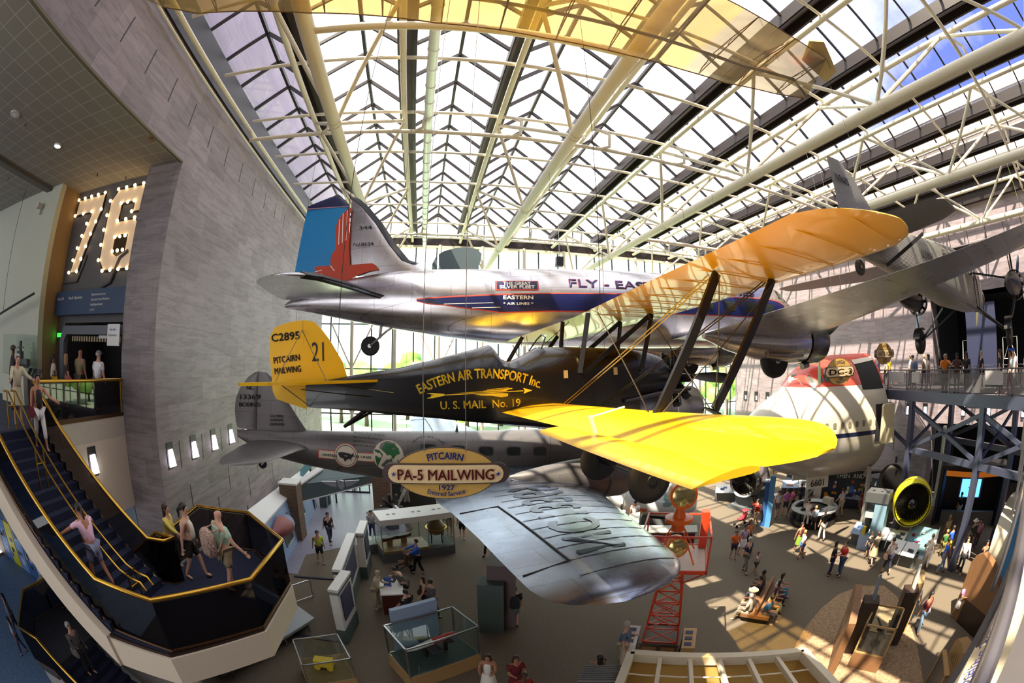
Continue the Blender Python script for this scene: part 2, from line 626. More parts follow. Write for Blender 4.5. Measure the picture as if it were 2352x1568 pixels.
# cream steel wind columns behind the glass
for i, x in enumerate(xs[1::2]):
    c = B()
    c.tube([(x + .25, YF - .9, 0), (x + .25, YF - .9, 18.9)], .13, 10)
    if i % 2 == 0 and i < 10:
        for z in (5.8, 9.3):
            for s_ in (1.65, -1.65):
                c.tube([(x + .25, YF - .9, z), (x + .25 + s_, YF - .9, z + 3.4)], .06, 8)
    tag(c.build('wind_column', steel, smooth=40), 'slender cream steel column standing behind the glass wall', 'column', 'columns behind the glass wall')

# ---- saw-tooth skylights: one window per gable
Y0, Y1 = -11.5, YF
ys = []
y = 15.15 - 14 * 1.93
while y < Y1:
    ys.append(y)
    y += 1.93
for k in range(10):
    a, c = VAL[k] + .27, VAL[k + 1] - .27
    mid = (a + c) / 2
    b = B()
    for y in ys:
        b.beam((a, y, 20.42), (mid, y, ZR), .09, .15)
        b.beam((c, y, 20.42), (mid, y, ZR), .09, .15)
    b.beam((mid, Y0, ZR - .02), (mid, Y1, ZR - .02), .13, .16)
    o = struct('window_%d' % (k + 2), b, dark)
    p = B()
    p.quad((a, Y0, 20.5), (a, Y1, 20.5), (mid, Y1, ZR + .06), (mid, Y0, ZR + .06))
    p.quad((mid, Y0, ZR + .06), (mid, Y1, ZR + .06), (c, Y1, 20.5), (c, Y0, 20.5))
    p.build('pane', roofglass, o)
for k in range(11):                              # dark double gutters between the gables
    v = VAL[k]
    g = B()
    for s in (-1, 1):
        g.beam((v + s * .25, Y0, 20.2), (v + s * .25, Y1, 20.2), .09, .62)
        g.beam((v + s * .31, Y0, 20.02), (v + s * .31, Y1, 20.02), .05, .1)
    g.beam((v, Y0, 20.28), (v, Y1, 20.28), .5, .08, 1)
    struct('trim_%d' % (k + 7), g, [dark, mat('gutter_brown', (50, 40, 36), .5, .2)])
struct('trim_18', B().box(XL, XL + .1, -12, YF, 19.0, 20.4).box(XL - .6, XL, -12, YF, 20.3, 20.5), dark)
struct('trim_19', B().box(XR - .35, XR, -12, YF, 18.6, 20.5), dark)

# ---- tubular roof trusses: two upper chords under neighbouring gutters, one deep lower chord
JB = [-9.8 + 7.1 * k for k in range(7)]          # lower chord joints along y
TOP = 19.35
for i, xb in enumerate((-3.25, 4.35, 11.95, 19.5, 27.9)):
    zb = 16.9
    t = B()
    t.tube([(xb, -11.8, zb), (xb, YF - .4, zb)], .2, 14)
    xu = [xb - 1.9, xb + 1.9] if i < 4 else [xb - 2.5, xb + 1.2]
    for x in xu:
        t.tube([(x, -11.8, TOP), (x, YF - .3, TOP)], .11, 10)
    for j in JB:
        if j > YF:
            continue
        for x in xu:
            for s in (-3.55, 3.55):
                if -12 < j + s < YF:
                    t.tube([(xb, j, zb + .1), (x, j + s, TOP)], .075, 8)
        for q in (-.35, -.15):
            t.lathe((xb, j + q, zb), (0, 1, 0), [(0, .215), (.06, .215)], 14)
    tag(t.build('roof_truss', steel, smooth=40), ('cream tubular roof truss nearest the left marble wall', 'cream roof truss above the black biplane nose', 'third cream roof truss counted from the left marble wall', 'fourth cream roof truss above the trimotor tail', 'last cream roof truss along the right marble wall')[i], 'roof truss')
for j in range(-2, 7):                           # cross purlins every 3.5 m
    y = 11.07 + 3.5 * j
    if y > YF:
        continue
    p = B()
    p.tube([(XL + .4, y, 19.5), (XR - .4, y, 19.5)], .07, 8)
    tag(p.build('roof_purlin', steel, smooth=40), 'thin cream tube crossing under all skylight gables', 'roof tube', 'cross tubes under the skylights')
for y in (.4, 14.6, 28.3):                       # lower tie pipes with expansion loops
    p = B()
    p.tube([(XL + .5, y, 18.55), (XR - .5, y, 18.55)], .09, 8)
    for x in [VAL[k] + .45 for k in range(11)]:
        if XL < x < XR:
            p.tube([(x, y, 18.55), (x + .3, y - .25, 18.6), (x + .35, y - .3, 19.2), (x + .1, y, 19.5)], .075, 8)
    tag(p.build('looped_roof_pipe', steel, smooth=40), {.4: 'cream looped pipe crossing the roof right overhead', 14.6: 'cream looped pipe crossing the middle of the roof', 28.3: 'cream looped pipe crossing the roof by the glass wall'}[y], 'pipe')
for y in (7.0, -7.1, 21.2):
    p = B()
    p.tube([(-3.25, y, 16.95), (4.35, y, 16.95)] if y == 7.0 else [(11.95, y, 16.95), (19.5, y, 16.95)], .11, 10)
    tag(p.build('cross_tie_tube', steel, smooth=40), {7.0: 'thick cream tie tube joining two trusses above the biplane', -7.1: 'thick cream tie tube between trusses behind the balcony', 21.2: 'thick cream tie tube between trusses above the jumbo nose'}[y], 'roof tube')
tag(B().tube([(XL + .55, -11, 18.85), (XL + .55, YF - 1, 18.85)], .09, 10).build('cream_pipe', steel, smooth=40), 'thicker cream pipe running along the top of the left marble wall', 'pipe')
tag(B().tube([(XL + .15, -11, 18.7), (XL + .15, YF - 1, 18.7)], .05, 8).build('cream_pipe', steel, smooth=40), 'thinner cream pipe hugging the top of the left marble wall', 'pipe')
w = B()
w.lathe((-.37, -11, 19.0), (0, 1, 0), [(0, .17)] + [(k * 1.0 + d, .17 + e) for k in range(1, 43) for d, e in ((0, 0), (.02, .025), (.06, .025), (.08, 0))] + [(43.6, .17)], 14)
tag(w.build('air_duct', mat('white_duct', (228, 236, 232), .35, .3), smooth=40), 'pale ringed air duct running straight down the middle skylight bay', 'duct')
L247 = {'U.S. MAIL': [(-13.97, 0.96), (-13.46, 1.01)], 'A.M.HH2': [(-13.97, 0.82), (-13.47, 0.87)], 'EXPRESS': [(-13.97, 0.67), (-13.43, 0.72)]}
# ================================================================ aircraft helpers
def interp(tab, x):
    """tab: sorted [(x, y)]"""
    if x <= tab[0][0]:
        return tab[0][1]
    for (a, p), (c, q) in zip(tab, tab[1:]):
        if x <= c:
            return p + (q - p) * (x - a) / max(c - a, 1e-9)
    return tab[-1][1]


def foil(b, secs, t=.12, m=0, vert=False, n=8):
    """wing from stations (span, xLE, xTE, offset); vert turns it into a fin (span = z)"""
    rings = []
    for s in secs:
        sp, le, te, off = s[:4]
        k = s[4] if len(s) > 4 else t
        c = le - te
        up, lo = [], []
        for i in range(n + 1):
            u = 1 - math.cos(math.pi / 2 * i / n)          # 0 at the nose
            th = 5 * k * c * (.2969 * math.sqrt(u) - .126 * u - .3516 * u * u + .2843 * u ** 3 - .1036 * u ** 4)
            cam_ = 0 if vert else .035 * c * 4 * u * (1 - u)
            up.append((le - u * c, cam_ + th))
            lo.append((le - u * c, cam_ - th))
        ring = up[::-1] + lo[1:-1]
        rings.append([(x, z, sp) if vert else (x, sp, off + z) for x, z in ring])
    b.loft(rings, m)
    return b


def planform(y0, y1, n, LE, TE, z0, k, yk=0.0, mirror=False):
    """stations between span y0 and y1 (positive numbers); LE/TE are [(|y|, x)] tables"""
    out = []
    for i in range(n + 1):
        y = y0 + (y1 - y0) * (1 - (1 - i / n) ** 1.6)
        out.append(((y if mirror else -y), interp(LE, y), interp(TE, y), z0 + k * max(0, y - yk)))
    return out


def hull(b, secs, n=28, m=0):
    """fuselage from sections (x, half width, z low, z high, exponent)"""
    rings = []
    for x, hw, z0, z1, e in secs:
        zc, hz = (z0 + z1) / 2, (z1 - z0) / 2
        r = []
        for k in range(n):
            a = 2 * math.pi * k / n
            ca, sa = math.cos(a), math.sin(a)
            r.append((x, hw * math.copysign(abs(ca) ** (2 / e), ca), zc + hz * math.copysign(abs(sa) ** (2 / e), sa)))
        rings.append(r)
    return b.loft(rings, m)


def side(secs, x, z):
    """half width of a hull at station x and height z"""
    s = sorted(secs)
    x = max(s[0][0], min(s[-1][0], x))
    for a, c in zip(s, s[1:]):
        if x <= c[0]:
            f = (x - a[0]) / max(c[0] - a[0], 1e-9)
            hw, z0, z1, e = [a[i] + (c[i] - a[i]) * f for i in (1, 2, 3, 4)]
            zc, hz = (z0 + z1) / 2, (z1 - z0) / 2
            q = min(.999, abs((z - zc) / hz))
            return hw * (1 - q ** e) ** (1 / e)
    return s[-1][1]


def patch(b, secs, rows, m=0, lift=.012, nz=6, sgn=-1):
    """skin patch on a hull side: rows of (x, z low, z high)"""
    g = []
    for x, za, zb in rows:
        g.append([(x, sgn * (side(secs, x, za + (zb - za) * j / nz) + lift), za + (zb - za) * j / nz) for j in range(nz + 1)])
    return b.loft(g, m, cap=False, closed=False)


def onside(secs, ox, oz, lift=.014, ang=0.0):
    c, s = math.cos(ang), math.sin(ang)

    def w(x, y):
        X, Z = ox + x * c - y * s, oz + x * s + y * c
        return (X, -(side(secs, X, Z) + lift), Z)
    return w


def fit(s, width, size, **k):
    """horizontal stretch that makes the text as wide as asked"""
    cu = bpy.data.curves.new('t', 'FONT')
    cu.body = s
    cu.size = size
    cu.space_character = k.get('track', 1.0)
    tmp = bpy.data.objects.new('t', cu)
    me = bpy.data.meshes.new_from_object(tmp)
    xs_ = [v.co.x for v in me.vertices]
    bpy.data.objects.remove(tmp)
    bpy.data.meshes.remove(me)
    return width / max(1e-6, max(xs_) - min(xs_))


def tl(s, p, q, h, m, parent, y, bold=0.0, name='lettering', depth=.006):
    """text on the right-hand side plane y = const, baseline from (x,z) p to q, capital height h"""
    p, q = V((p[0], y, p[1])), V((q[0], y, q[1]))
    u = (q - p).normalized()
    up = V((-u.z, 0, u.x))
    size = h / .69
    return text(s, size, m, parent, (p + q) / 2, u, up, depth, bold=bold, name=name, sx=fit(s, (q - p).length, size))


def cyl_engine(parent, o, n, r0, r1, cr, mcase, mcyl, depth=.3):
    """radial engine facing +x: crankcase and separate finned cylinders"""
    b = B()
    b.lathe(V(o) + V((-depth, 0, 0)), (1, 0, 0), [(0, r0 * 1.1), (depth * .7, r0 * 1.1), (depth * 1.15, r0 * .8), (depth * 1.5, r0 * .35), (depth * 1.75, r0 * .2)], 18)
    case = b.build('crankcase', mcase, parent, 50)
    for k in range(n):
        a = 2 * math.pi * (k + .5) / n
        d = V((0, math.cos(a), math.sin(a)))
        b = B()
        pr = [(0, cr * .8)]
        t = 0
        L_ = r1 - r0
        for i in range(5):
            pr += [(L_ * (.12 + i * .13), cr * .8), (L_ * (.13 + i * .13), cr * 1.15), (L_ * (.18 + i * .13), cr * 1.15), (L_ * (.19 + i * .13), cr * .8)]
        pr += [(L_ * .8, cr * 1.2), (L_, cr * .9)]
        b.lathe(V(o) + d * r0 + V((-depth * .3, 0, 0)), d, pr, 10)
        b.tube([V(o) + d * r0 * .9 + V((.02, 0, 0)), V(o) + d * r1 * .98 + V((.02, 0, 0))], cr * .16, 6)
        b.build('engine_cylinder', mcyl, parent, 40)
    return case


def blade(parent, hub, ang, length, chord, m, twist=.5, tip=None):
    """propeller blade from hub in the y-z plane"""
    d = V((0, math.cos(ang), math.sin(ang)))
    n = V((0, -math.sin(ang), math.cos(ang)))
    x = V((1, 0, 0))
    b = B()
    rings = []
    for u, c, t in ((.05, .35, .3), (.15, .4, .28), (.3, .85, .14), (.5, 1.0, .1), (.7, .95, .08), (.88, .7, .07), (.97, .4, .06), (1.0, .12, .05)):
        tw = twist * (1.2 - .8 * u)
        w = n * math.cos(tw) + x * math.sin(tw)
        h = -n * math.sin(tw) + x * math.cos(tw)
        p = V(hub) + d * length * u
        k = [(-.5, 0), (-.25, .45), (.1, .5), (.5, 0), (.1, -.3), (-.25, -.3)]
        rings.append([p + w * chord * c * a + h * chord * t * e for a, e in k])
    b.loft(rings)
    o = b.build('propeller_blade', m, parent, 50)
    if tip:
        b2 = B()
        b2.loft([[p + (p - (V(hub) + d * length * .9)) * .02 for p in r] for r in rings[5:]])
    return o


def wheel(parent, c, r, w, mt, mh, name='wheel', axis=(0, 1, 0)):
    a = V(axis)
    b = B()
    o = V(c) - a * w / 2
    b.lathe(o, a, [(0, r * .62), (w * .02, r * .86), (w * .2, r * .97), (w * .5, r), (w * .8, r * .97), (w * .98, r * .86), (w, r * .62)], 28)
    t = b.build(name, mt, parent, 40)
    b = B()
    b.lathe(o - a * .012, a, [(0, .02), (0, r * .2), (.02, r * .24), (.02, r * .5), (.035, r * .6), (w - .01, r * .6), (w + .005, r * .5), (w + .005, r * .24), (w + .024, r * .2), (w + .024, .02)], 24)
    b.build('hub', mh, t, 40)
    return t


def cables(parent, pts, top=None, r=.006):
    """suspension cables from local points straight up to the roof trusses"""
    mw = parent.matrix_basis
    for p in pts:
        b = B()
        q = mw @ V(p)
        inv = mw.inverted()
        b.tube([V(p), inv @ V((q.x + .1, q.y, 19.2))], r, 5)
        b.build('suspension_cable', dark, parent)


def place(name, label, cat, pos, ypr):
    e = thing(name, label, cat)
    y, p, r = [R(a) for a in ypr]
    m = M.Rotation(y, 4, 'Z') @ M.Rotation(-p, 4, 'Y') @ M.Rotation(r, 4, 'X')
    e.rotation_euler = m.to_euler()
    e.location = pos
    e.matrix_basis = M.Translation(V(pos)) @ m
    return e


yellow = mat('yellow_dope', (236, 186, 0), .36, var=.04, coat=.3)
blackdope = mat('black_dope', (16, 15, 16), .26, var=.15, coat=.2, scale=3)
blackstrut = mat('black_strut', (22, 20, 20), .3, var=.1)
goldleaf = mat('yellow_lettering', (248, 206, 40), .45, var=.05)
inkblack = mat('black_lettering', (28, 26, 30), .5, var=.05)
wire = mat('bracing_wire', (120, 108, 80), .3, 1.0)
engine_grey = mat('engine_metal', (92, 88, 84), .38, .85, var=.25)
engine_dark = mat('engine_dark', (44, 42, 42), .4, .6, var=.25)
silver = panel_metal('polished_skin', (196, 192, 194), .26, 1.15, .62, .07, .16)
silverwing = panel_metal('polished_wing', (184, 182, 186), .3, 2.2, .42, .09, .2)
boot = mat('black_boot', (26, 26, 30), .45)
navyband = mat('navy_band', (14, 22, 74), .35, var=.08)
skyblue = mat('sky_blue_paint', (24, 134, 196), .35, var=.04)
darkblue = mat('dark_blue_paint', (20, 28, 76), .35, var=.06)
falcon = mat('falcon_red', (196, 62, 24), .4, var=.06)
redline = mat('red_outline', (214, 78, 56), .4)
whiteink = mat('white_lettering', (240, 238, 232), .45, var=.03)
winglass = mat('cabin_glass', (40, 44, 44), .12, var=.2)

# ================================================================ black and yellow mail biplane
mail = place('mail_biplane', 'black and yellow mail biplane hanging in mid air at eye level', 'airplane', (4.33, 6.26, 9.38), (3.36, 2.42, -1.47))


def mailring(x, hw, zb, zs, zt):
    r = [(x, -hw * .9, zb), (x, -hw, zb + .05), (x, -hw, zs * .5 + zb * .5), (x, -hw, zs)]
    for k in range(1, 8):
        a = math.pi * k / 8
        r.append((x, -hw * math.cos(a), zs + (zt - zs) * math.sin(a) ** .8))
    return r + [(x, hw, zs), (x, hw, zs * .5 + zb * .5), (x, hw, zb + .05), (x, hw * .9, zb)]


MF = [(-6.08, .04, -.13, .16, .18), (-5.95, .07, -.14, .18, .22), (-5.4, .15, -.18, .2, .3), (-4.7, .26, -.26, .21, .39), (-4.2, .32, -.32, .22, .49), (-3.7, .37, -.4, .23, .6),
      (-3.42, .39, -.43, .23, .67), (-3.36, .39, -.44, .23, .6), (-3.28, .395, -.45, .23, .47), (-3.15, .4, -.47, .23, .41), (-2.95, .4, -.5, .23, .49), (-2.72, .41, -.54, .23, .61),
      (-2.3, .42, -.58, .23, .61), (-1.5, .42, -.6, .2, .56), (-1.2, .42, -.58, .18, .55)]
b = B()
b.loft([mailring(*s) for s in MF])
b.build('fuselage', blackdope, mail, 35)
b = B()
rings = []
for x, hw, zb, zt in ((-1.2, .42, -.58, .55), (-.9, .41, -.52, .5), (-.62, .38, -.44, .42), (-.5, .33, -.36, .35), (-.42, .2, -.2, .2)):
    rings.append([(x, hw * math.cos(2 * math.pi * k / 20), (zb + zt) / 2 + (zt - zb) / 2 * math.sin(2 * math.pi * k / 20)) for k in range(20)])
b.loft(rings).build('nose_cowling', blackdope, mail, 40)
b = B()
b.tube([(-2.72, -.3, .58), (-2.62, -.2, .74), (-2.6, 0, .8), (-2.62, .2, .74), (-2.72, .3, .58)], .012, 6)
b.build('windscreen_frame', blackstrut, mail)
B().quad((-2.72, -.3, .56), (-2.72, .3, .56), (-2.6, .2, .78), (-2.6, -.2, .78)).build('windscreen', caseglass, mail)
for x in (-2.42, -1.62):
    b = B()
    b.box(x - .03, x + .03, -.435, -.42, .14, .25)
    b.build('latch', mat('brass_latch', (226, 206, 150), .4, .5), mail)
# wings
LEu = [(0, -.42), (1.76, -.62), (3.16, -.85), (4.1, -.96), (4.73, -1.08), (4.97, -1.32), (5.03, -1.53), (5.06, -1.75)]
TEu = [(0, -2.05), (2.7, -2.38), (4.05, -2.53), (4.6, -2.6), (4.78, -2.5), (4.9, -2.33), (5.02, -1.98), (5.06, -1.8)]
LEl_ = [(0, -.4), (3, -.38), (4.5, -.45), (4.9, -.7), (5.06, -1.2)]
TEl_ = [(0, -2.05), (4.4, -1.98), (4.8, -1.9), (5.06, -1.3)]
b = B()
foil(b, planform(0, 5.06, 22, LEu, TEu, 1.06, 0.0)[::-1] + planform(0, 5.06, 16, LEl_, TEl_, 1.06, 0.0, mirror=True)[1:], .075)
b.build('upper_wing', yellow, mail, 50)
b = B()
for y in [-4.8 + .42 * k for k in range(12)]:       # rib tapes on the underside
    le, te = interp(LEu, abs(y)), interp(TEu, abs(y))
    b.tube([(le - .12, y, 1.06 - .035), (le - .5, y, 1.035), (te + .25, y, 1.075)], .006, 5)
b.build('rib_tape', yellow, mail)
LE2 = [(0, -2.3), (3, -2.42), (4.2, -2.46), (4.57, -2.52), (4.8, -2.68), (5.0, -2.95), (5.07, -3.1)]
TE2 = [(0, -3.35), (2.9, -3.42), (2.98, -3.4), (4.9, -3.5), (5.0, -3.45), (5.07, -3.25)]
b = B()
foil(b, planform(.35, 5.07, 22, LE2, TE2, -.29, .03), .085)
b.build('lower_wing', yellow, mail, 50)
b = B()
foil(b, [(-2.9, -3.415, -3.66, -.2), (-3.05, -3.42, -3.7, -.195), (-4.4, -3.485, -3.8, -.155), (-4.97, -3.5, -3.84, -.14)], .1)
b.build('aileron', yellow, mail, 50)
b = B()
b.beam((-3.42, -3.4, -.19), (-3.46, -3.4, -.06), .03, .02).tube([(-3.46, -3.4, -.07), (-3.2, -3.42, -.02)], .008, 6)
b.build('aileron_horn', offwhite, mail)
b = B()
foil(b, planform(.35, 5.07, 12, LE2, TE2, -.29, .03, mirror=True), .085)
b.build('lower_wing', yellow, mail, 50)
for s in (-1, 1):                                # outer struts
    for xu, xl in ((-1.97, -2.77), (-1.12, -2.12 if s < 0 else -2.12)):
        B().beam((xu, s * 3.17, 1.04), (xl, s * 3.17, -.17), .035, .085).build('interplane_strut', blackstrut, mail)
    for (xa, za, ya), (xb_, zb_, yb) in (((-2.05, 1.05, .5), (-2.2, .2, .42)), ((-.95, 1.04, .5), (-1.15, .2, .42)), ((-.95, 1.04, .5), (-2.15, .2, .42))):
        B().beam((xa, s * ya, za), (xb_, s * yb, zb_), .03, .07).build('cabane_strut', blackstrut, mail)
    b = B()
    for xr, dx in ((-1.97, -.8), (-1.12, -1.0)):
        for o_ in (0, .06):
            b.tube([(xr + dx + .1 + o_, s * .42, -.35), (xr + o_, s * 3.05, 1.05)], .008, 5)
        b.tube([(xr + .05, s * .55, 1.05), (xr + dx, s * 3.1, -.16)], .007, 5)
    b.tube([(-1.97, s * 3.2, 1.02), (-2.15, s * 3.2, -.16)], .006, 5)
    b.tube([(-1.12, s * 3.2, 1.02), (-2.77, s * 3.2, -.16)], .006, 5)
    b.build('bracing_wire', wire, mail)
# tail
RUD = [(-6.11, 1.09), (-6.26, 1.08), (-6.44, 1.04), (-6.55, 1.0), (-6.62, .88), (-6.63, .61), (-6.61, .37), (-6.6, .1), (-6.55, -.01), (-6.37, -.07), (-6.08, -.16)]
FIN = [(-6.1, 1.09), (-6.0, 1.08), (-5.92, 1.05), (-5.82, .95), (-5.71, .81), (-5.59, .61), (-5.51, .47), (-5.44, .2), (-6.1, .18)]
B().prism(RUD, (0, .025, 0), (1, 0, 0), (0, 0, 1), .05).build('rudder', yellow, mail)
B().prism(FIN[::-1], (0, .028, 0), (1, 0, 0), (0, 0, 1), .056).build('fin', yellow, mail)
b = B()
for s in (-1, 1):
    b.prism([(-4.95, s * .12), (-5.3, s * .6), (-5.9, s * 1.4), (-6.15, s * 1.6), (-6.46, s * 1.66), (-6.6, s * 1.4), (-6.66, s * .3), (-6.4, s * .05)], (0, 0, .2), (1, 0, 0), (0, 1, 0), .035)
b.build('tailplane', yellow, mail)
b = B()
b.tube([(-6.11, -.05, .95), (-6.3, -.9, .2)], .006, 5).tube([(-6.11, -.05, .95), (-5.6, -.8, .2)], .006, 5).tube([(-6.2, -.9, .2), (-6.02, -.05, -.12)], .006, 5)
b.tube([(-6.15, -.04, .12), (-5.1, -.24, .0)], .006, 5).tube([(-5.7, -.3, .2), (-4.8, -.3, .05)], .006, 5)
b.build('tail_wire', wire, mail)
b = B()
b.tube([(-5.2, 0, -.18), (-5.55, 0, -.42)], [.035, .025], 8).tube([(-5.1, 0, -.2), (-5.5, 0, -.4)], .02, 6)
b.build('tail_skid', blackstrut, mail)
# undercarriage
for s in (-1, 1):
    wheel(mail, (-1.32, s * .85, -1.43), .37, .13, rubber, mat('wheel_cover', (34, 32, 33), .5), axis=(0, 1, 0))
    b = B()
    b.beam((-1.32, s * .75, -1.4), (-1.2, s * .36, -.5), .03, .06).beam((-1.32, s * .75, -1.4), (-2.0, s * .38, -.5), .03, .06)
    b.build('gear_leg', blackstrut, mail)
B().tube([(-1.32, -.8, -1.43), (-1.32, .8, -1.43)], .025, 8).build('axle', blackstrut, mail)
# engine and propeller
cyl_engine(mail, (-.16, 0, 0), 9, .16, .5, .062, engine_dark, engine_dark, .26)
b = B()
b.lathe((-.1, 0, 0), (1, 0, 0), [(0, .07), (.12, .07), (.2, .04)], 14)
b.build('propeller_hub', engine_grey, mail, 40)
blade(mail, (.02, 0, 0), math.pi + .02, 1.26, .24, blackdope, .95)
blade(mail, (.02, 0, 0), .02, 1.26, .24, blackdope, .95)
b = B()
b.tube([(-.2, -.43, -.18), (-.9, -.44, -.2), (-1.5, -.46, -.26)], .03, 8)
b.build('exhaust_pipe', engine_grey, mail, 40)
# lettering on the starboard side
c = B()
cz, rad = .2 - 1.95, 1.95


def arcw(x, y):
    a = x / rad
    return (-3.63 + (rad + y) * math.sin(a), -.425 + .12 * max(0, -3.45 - (-3.63 + x)) * .9, cz + (rad + y) * math.cos(a) - .0)


def mailside(x, z):
    return -(interp(sorted((s[0], s[1]) for s in MF), x) + .006)


def mw(f):
    def g(x, y):
        p = f(x, y)
        return (p[0], mailside(p[0], p[2]), p[2])
    return g


text('EASTERN AIR TRANSPORT Inc.', .185, goldleaf, mail, (0, 0, 0), (1, 0, 0), (0, 0, 1), bold=.003, sx=fit('EASTERN AIR TRANSPORT Inc.', 1.68, .185), warp=mw(arcw))
text('U. S. MAIL  No. 19', .15, goldleaf, mail, (0, 0, 0), (1, 0, 0), (0, 0, 1), bold=.002, sx=fit('U. S. MAIL  No. 19', 1.08, .15), warp=mw(lambda x, y: (-3.64 + x, 0, -.2 - .015 * x + y)))
b = B()


def flat(b, pts):
    b.add([(x, mailside(x, z) - .001, z) for x, z in pts], [tuple(range(len(pts)))])


flat(b, [(-4.3, -.012), (-4.0, -.008), (-3.5, -.004), (-3.05, -.004), (-3.05, .006), (-3.5, .006), (-4.0, .004), (-4.3, -.002)])
flat(b, [(-3.05, -.04), (-2.92, .0), (-3.05, .04), (-3.03, 0)])
flat(b, [(-4.36, .03), (-4.25, .0), (-4.36, -.04), (-4.28, -.04), (-4.12, -.012), (-4.12, .012), (-4.28, .03)])
flat(b, [(-4.0, .014), (-3.42, .03), (-3.2, .05), (-3.3, .01)])
for x0, x1, zz in ((-3.6, -3.2, .022), (-3.55, -3.25, .038)):
    flat(b, [(x0, zz), (x1, zz + .012), (x1, zz + .02), (x0, zz + .008)])
flat(b, [(-3.72, -.012), (-3.62, -.035), (-3.5, -.04), (-3.36, -.07), (-3.27, -.06), (-3.26, -.025), (-3.34, -.012)])
b.build('arrow_emblem', goldleaf, mail)
tl('C2895', *[(-6.59, 0.80), (-6.15, 0.83)], .105, inkblack, mail, -.03, .004)
tl('PITCAIRN', *[(-6.56, 0.49), (-6.15, 0.53)], .085, inkblack, mail, -.03, .003)
tl('MAILWING', *[(-6.55, 0.34), (-6.14, 0.37)], .085, inkblack, mail, -.03, .003)
tl('21', *[(-5.95, 0.51), (-5.77, 0.51)], .265, inkblack, mail, -.032)
cables(mail, [(-1.6, 0, 1.1), (-5.6, 0, .3)])

# ================================================================ silver twin-engined airliner with blue tail
dc = place('silver_airliner', 'polished silver twin-engined airliner with a sky blue rudder and navy window stripe', 'airplane', (14.5, 11.84, 11.44), (-4.23, .29, -.36))
DS = [(0, .05, -.3, -.18, 2), (-.15, .3, -.52, .02, 2), (-.5, .58, -.8, .32, 2), (-1.0, .83, -1.0, .55, 2.1), (-1.45, .98, -1.1, .74, 2.2), (-1.8, 1.06, -1.15, 1.05, 2.2), (-2.3, 1.12, -1.2, 1.22, 2.2), (-3.2, 1.17, -1.22, 1.27, 2.2),
      (-5, 1.18, -1.24, 1.28, 2.2), (-8.7, 1.18, -1.25, 1.27, 2.2), (-10.9, 1.14, -1.2, 1.22, 2.2), (-12.5, 1.0, -1.1, 1.18, 2.2), (-14.3, .8, -.86, 1.16, 2.1), (-15.6, .6, -.66, 1.12, 2.1), (-17.0, .4, -.4, .92, 2), (-18.3, .2, -.14, .6, 2), (-19.0, .1, -.03, .34, 2), (-19.28, .03, .04, .14, 2)]
hull(B(), DS, 32).build('fuselage', silver, dc, 40)
b = B()
foil(b, [(1.0, -14.2, -17.12, 0, .05), (1.33, -14.85, -17.12, 0, .06), (1.47, -15.2, -17.12, 0, .07), (2.0, -15.65, -17.15, 0, .1), (2.67, -16.1, -17.18, 0, .13), (3.3, -16.64, -17.2, 0, .2), (3.57, -16.95, -17.2, 0, .3), (3.66, -17.12, -17.22, 0, .4)], vert=True)
b.build('fin', silver, dc, 40)
b = B()
LEf = [(1.36, -14.86), (1.47, -15.2), (2.0, -15.65), (2.67, -16.1), (3.3, -16.64), (3.57, -16.95), (3.66, -17.1)]
rings = []
for z, x in LEf:
    rings.append([(x + .05, .0, z + .02), (x - .16, -.085, z), (x - .18, -.075, z), (x - .18, .075, z), (x - .16, .085, z)])
b.loft(rings).build('fin_boot', boot, dc, 40)
b = B()
foil(b, [(.28, -17.05, -18.9, 0, .09), (.6, -17.1, -19.02, 0, .09), (1.06, -17.14, -19.01, 0, .09), (2.42, -17.22, -18.88, 0, .09), (3.34, -17.25, -18.79, 0, .09)], vert=True, m=0)
foil(b, [(3.34, -17.25, -18.79, 0, .09), (3.47, -17.32, -18.78, 0, .09), (3.62, -17.5, -18.35, 0, .11), (3.74, -17.68, -18.0, 0, .2), (3.77, -17.8, -17.9, 0, .3)], vert=True, m=1)
b.box(-18.79, -17.26, -.085, .085, 3.33, 3.35, 2)
b.build('rudder', [skyblue, darkblue, mat('pale_red_line', (214, 150, 160), .5)], dc, 40)
b = B()
b.prism([(-17.17, 3.28), (-17.30, 3.22), (-17.45, 3.08), (-17.58, 2.87), (-17.63, 2.64), (-17.63, 2.35), (-17.57, 1.88), (-17.68, 1.73), (-17.72, 1.52), (-17.69, 1.34), (-18.25, 1.33), (-18.24, 1.06), (-18.16, 0.93), (-17.91, 0.88), (-17.59, 0.81), (-17.33, 0.75), (-17.09, 0.82), (-16.80, 0.99), (-16.39, 1.12), (-16.07, 1.16), (-16.22, 1.33), (-16.32, 1.38), (-17.04, 1.34), (-17.11, 1.83), (-17.18, 2.97)][::-1], (0, -.1, 0), (1, 0, 0), (0, 0, 1), .006)
b.build('falcon_emblem', falcon, dc)
for p in ([(-17.53, 2.89), (-17.48, 2.02)], [(-17.43, 3.09), (-17.36, 2.08)], [(-17.29, 3.19), (-17.24, 2.15)], [(-18.23, 1.15), (-17.99, 1.20)], [(-18.19, 1.01), (-17.97, 1.07)], [(-18.06, 0.92), (-17.93, 0.97)], [(-17.70, 1.33), (-17.55, 1.16)]):
    B().beam((p[0][0], -.108, p[0][1]), (p[1][0], -.108, p[1][1]), .006, .025, up=(1, 0, 0)).build('feather_line', whiteink, dc)
tl('344', *[(-16.84, 2.51), (-16.42, 2.52)], .1, inkblack, dc, -.115, .001)
tl('N18124', *[(-16.97, 1.94), (-16.32, 1.96)], .11, inkblack, dc, -.125, .001)
LEs = [(0, -14.95), (.3, -15.7), (2.0, -16.4), (3.06, -16.95), (3.4, -17.35), (3.52, -17.9), (3.5, -18.2)]
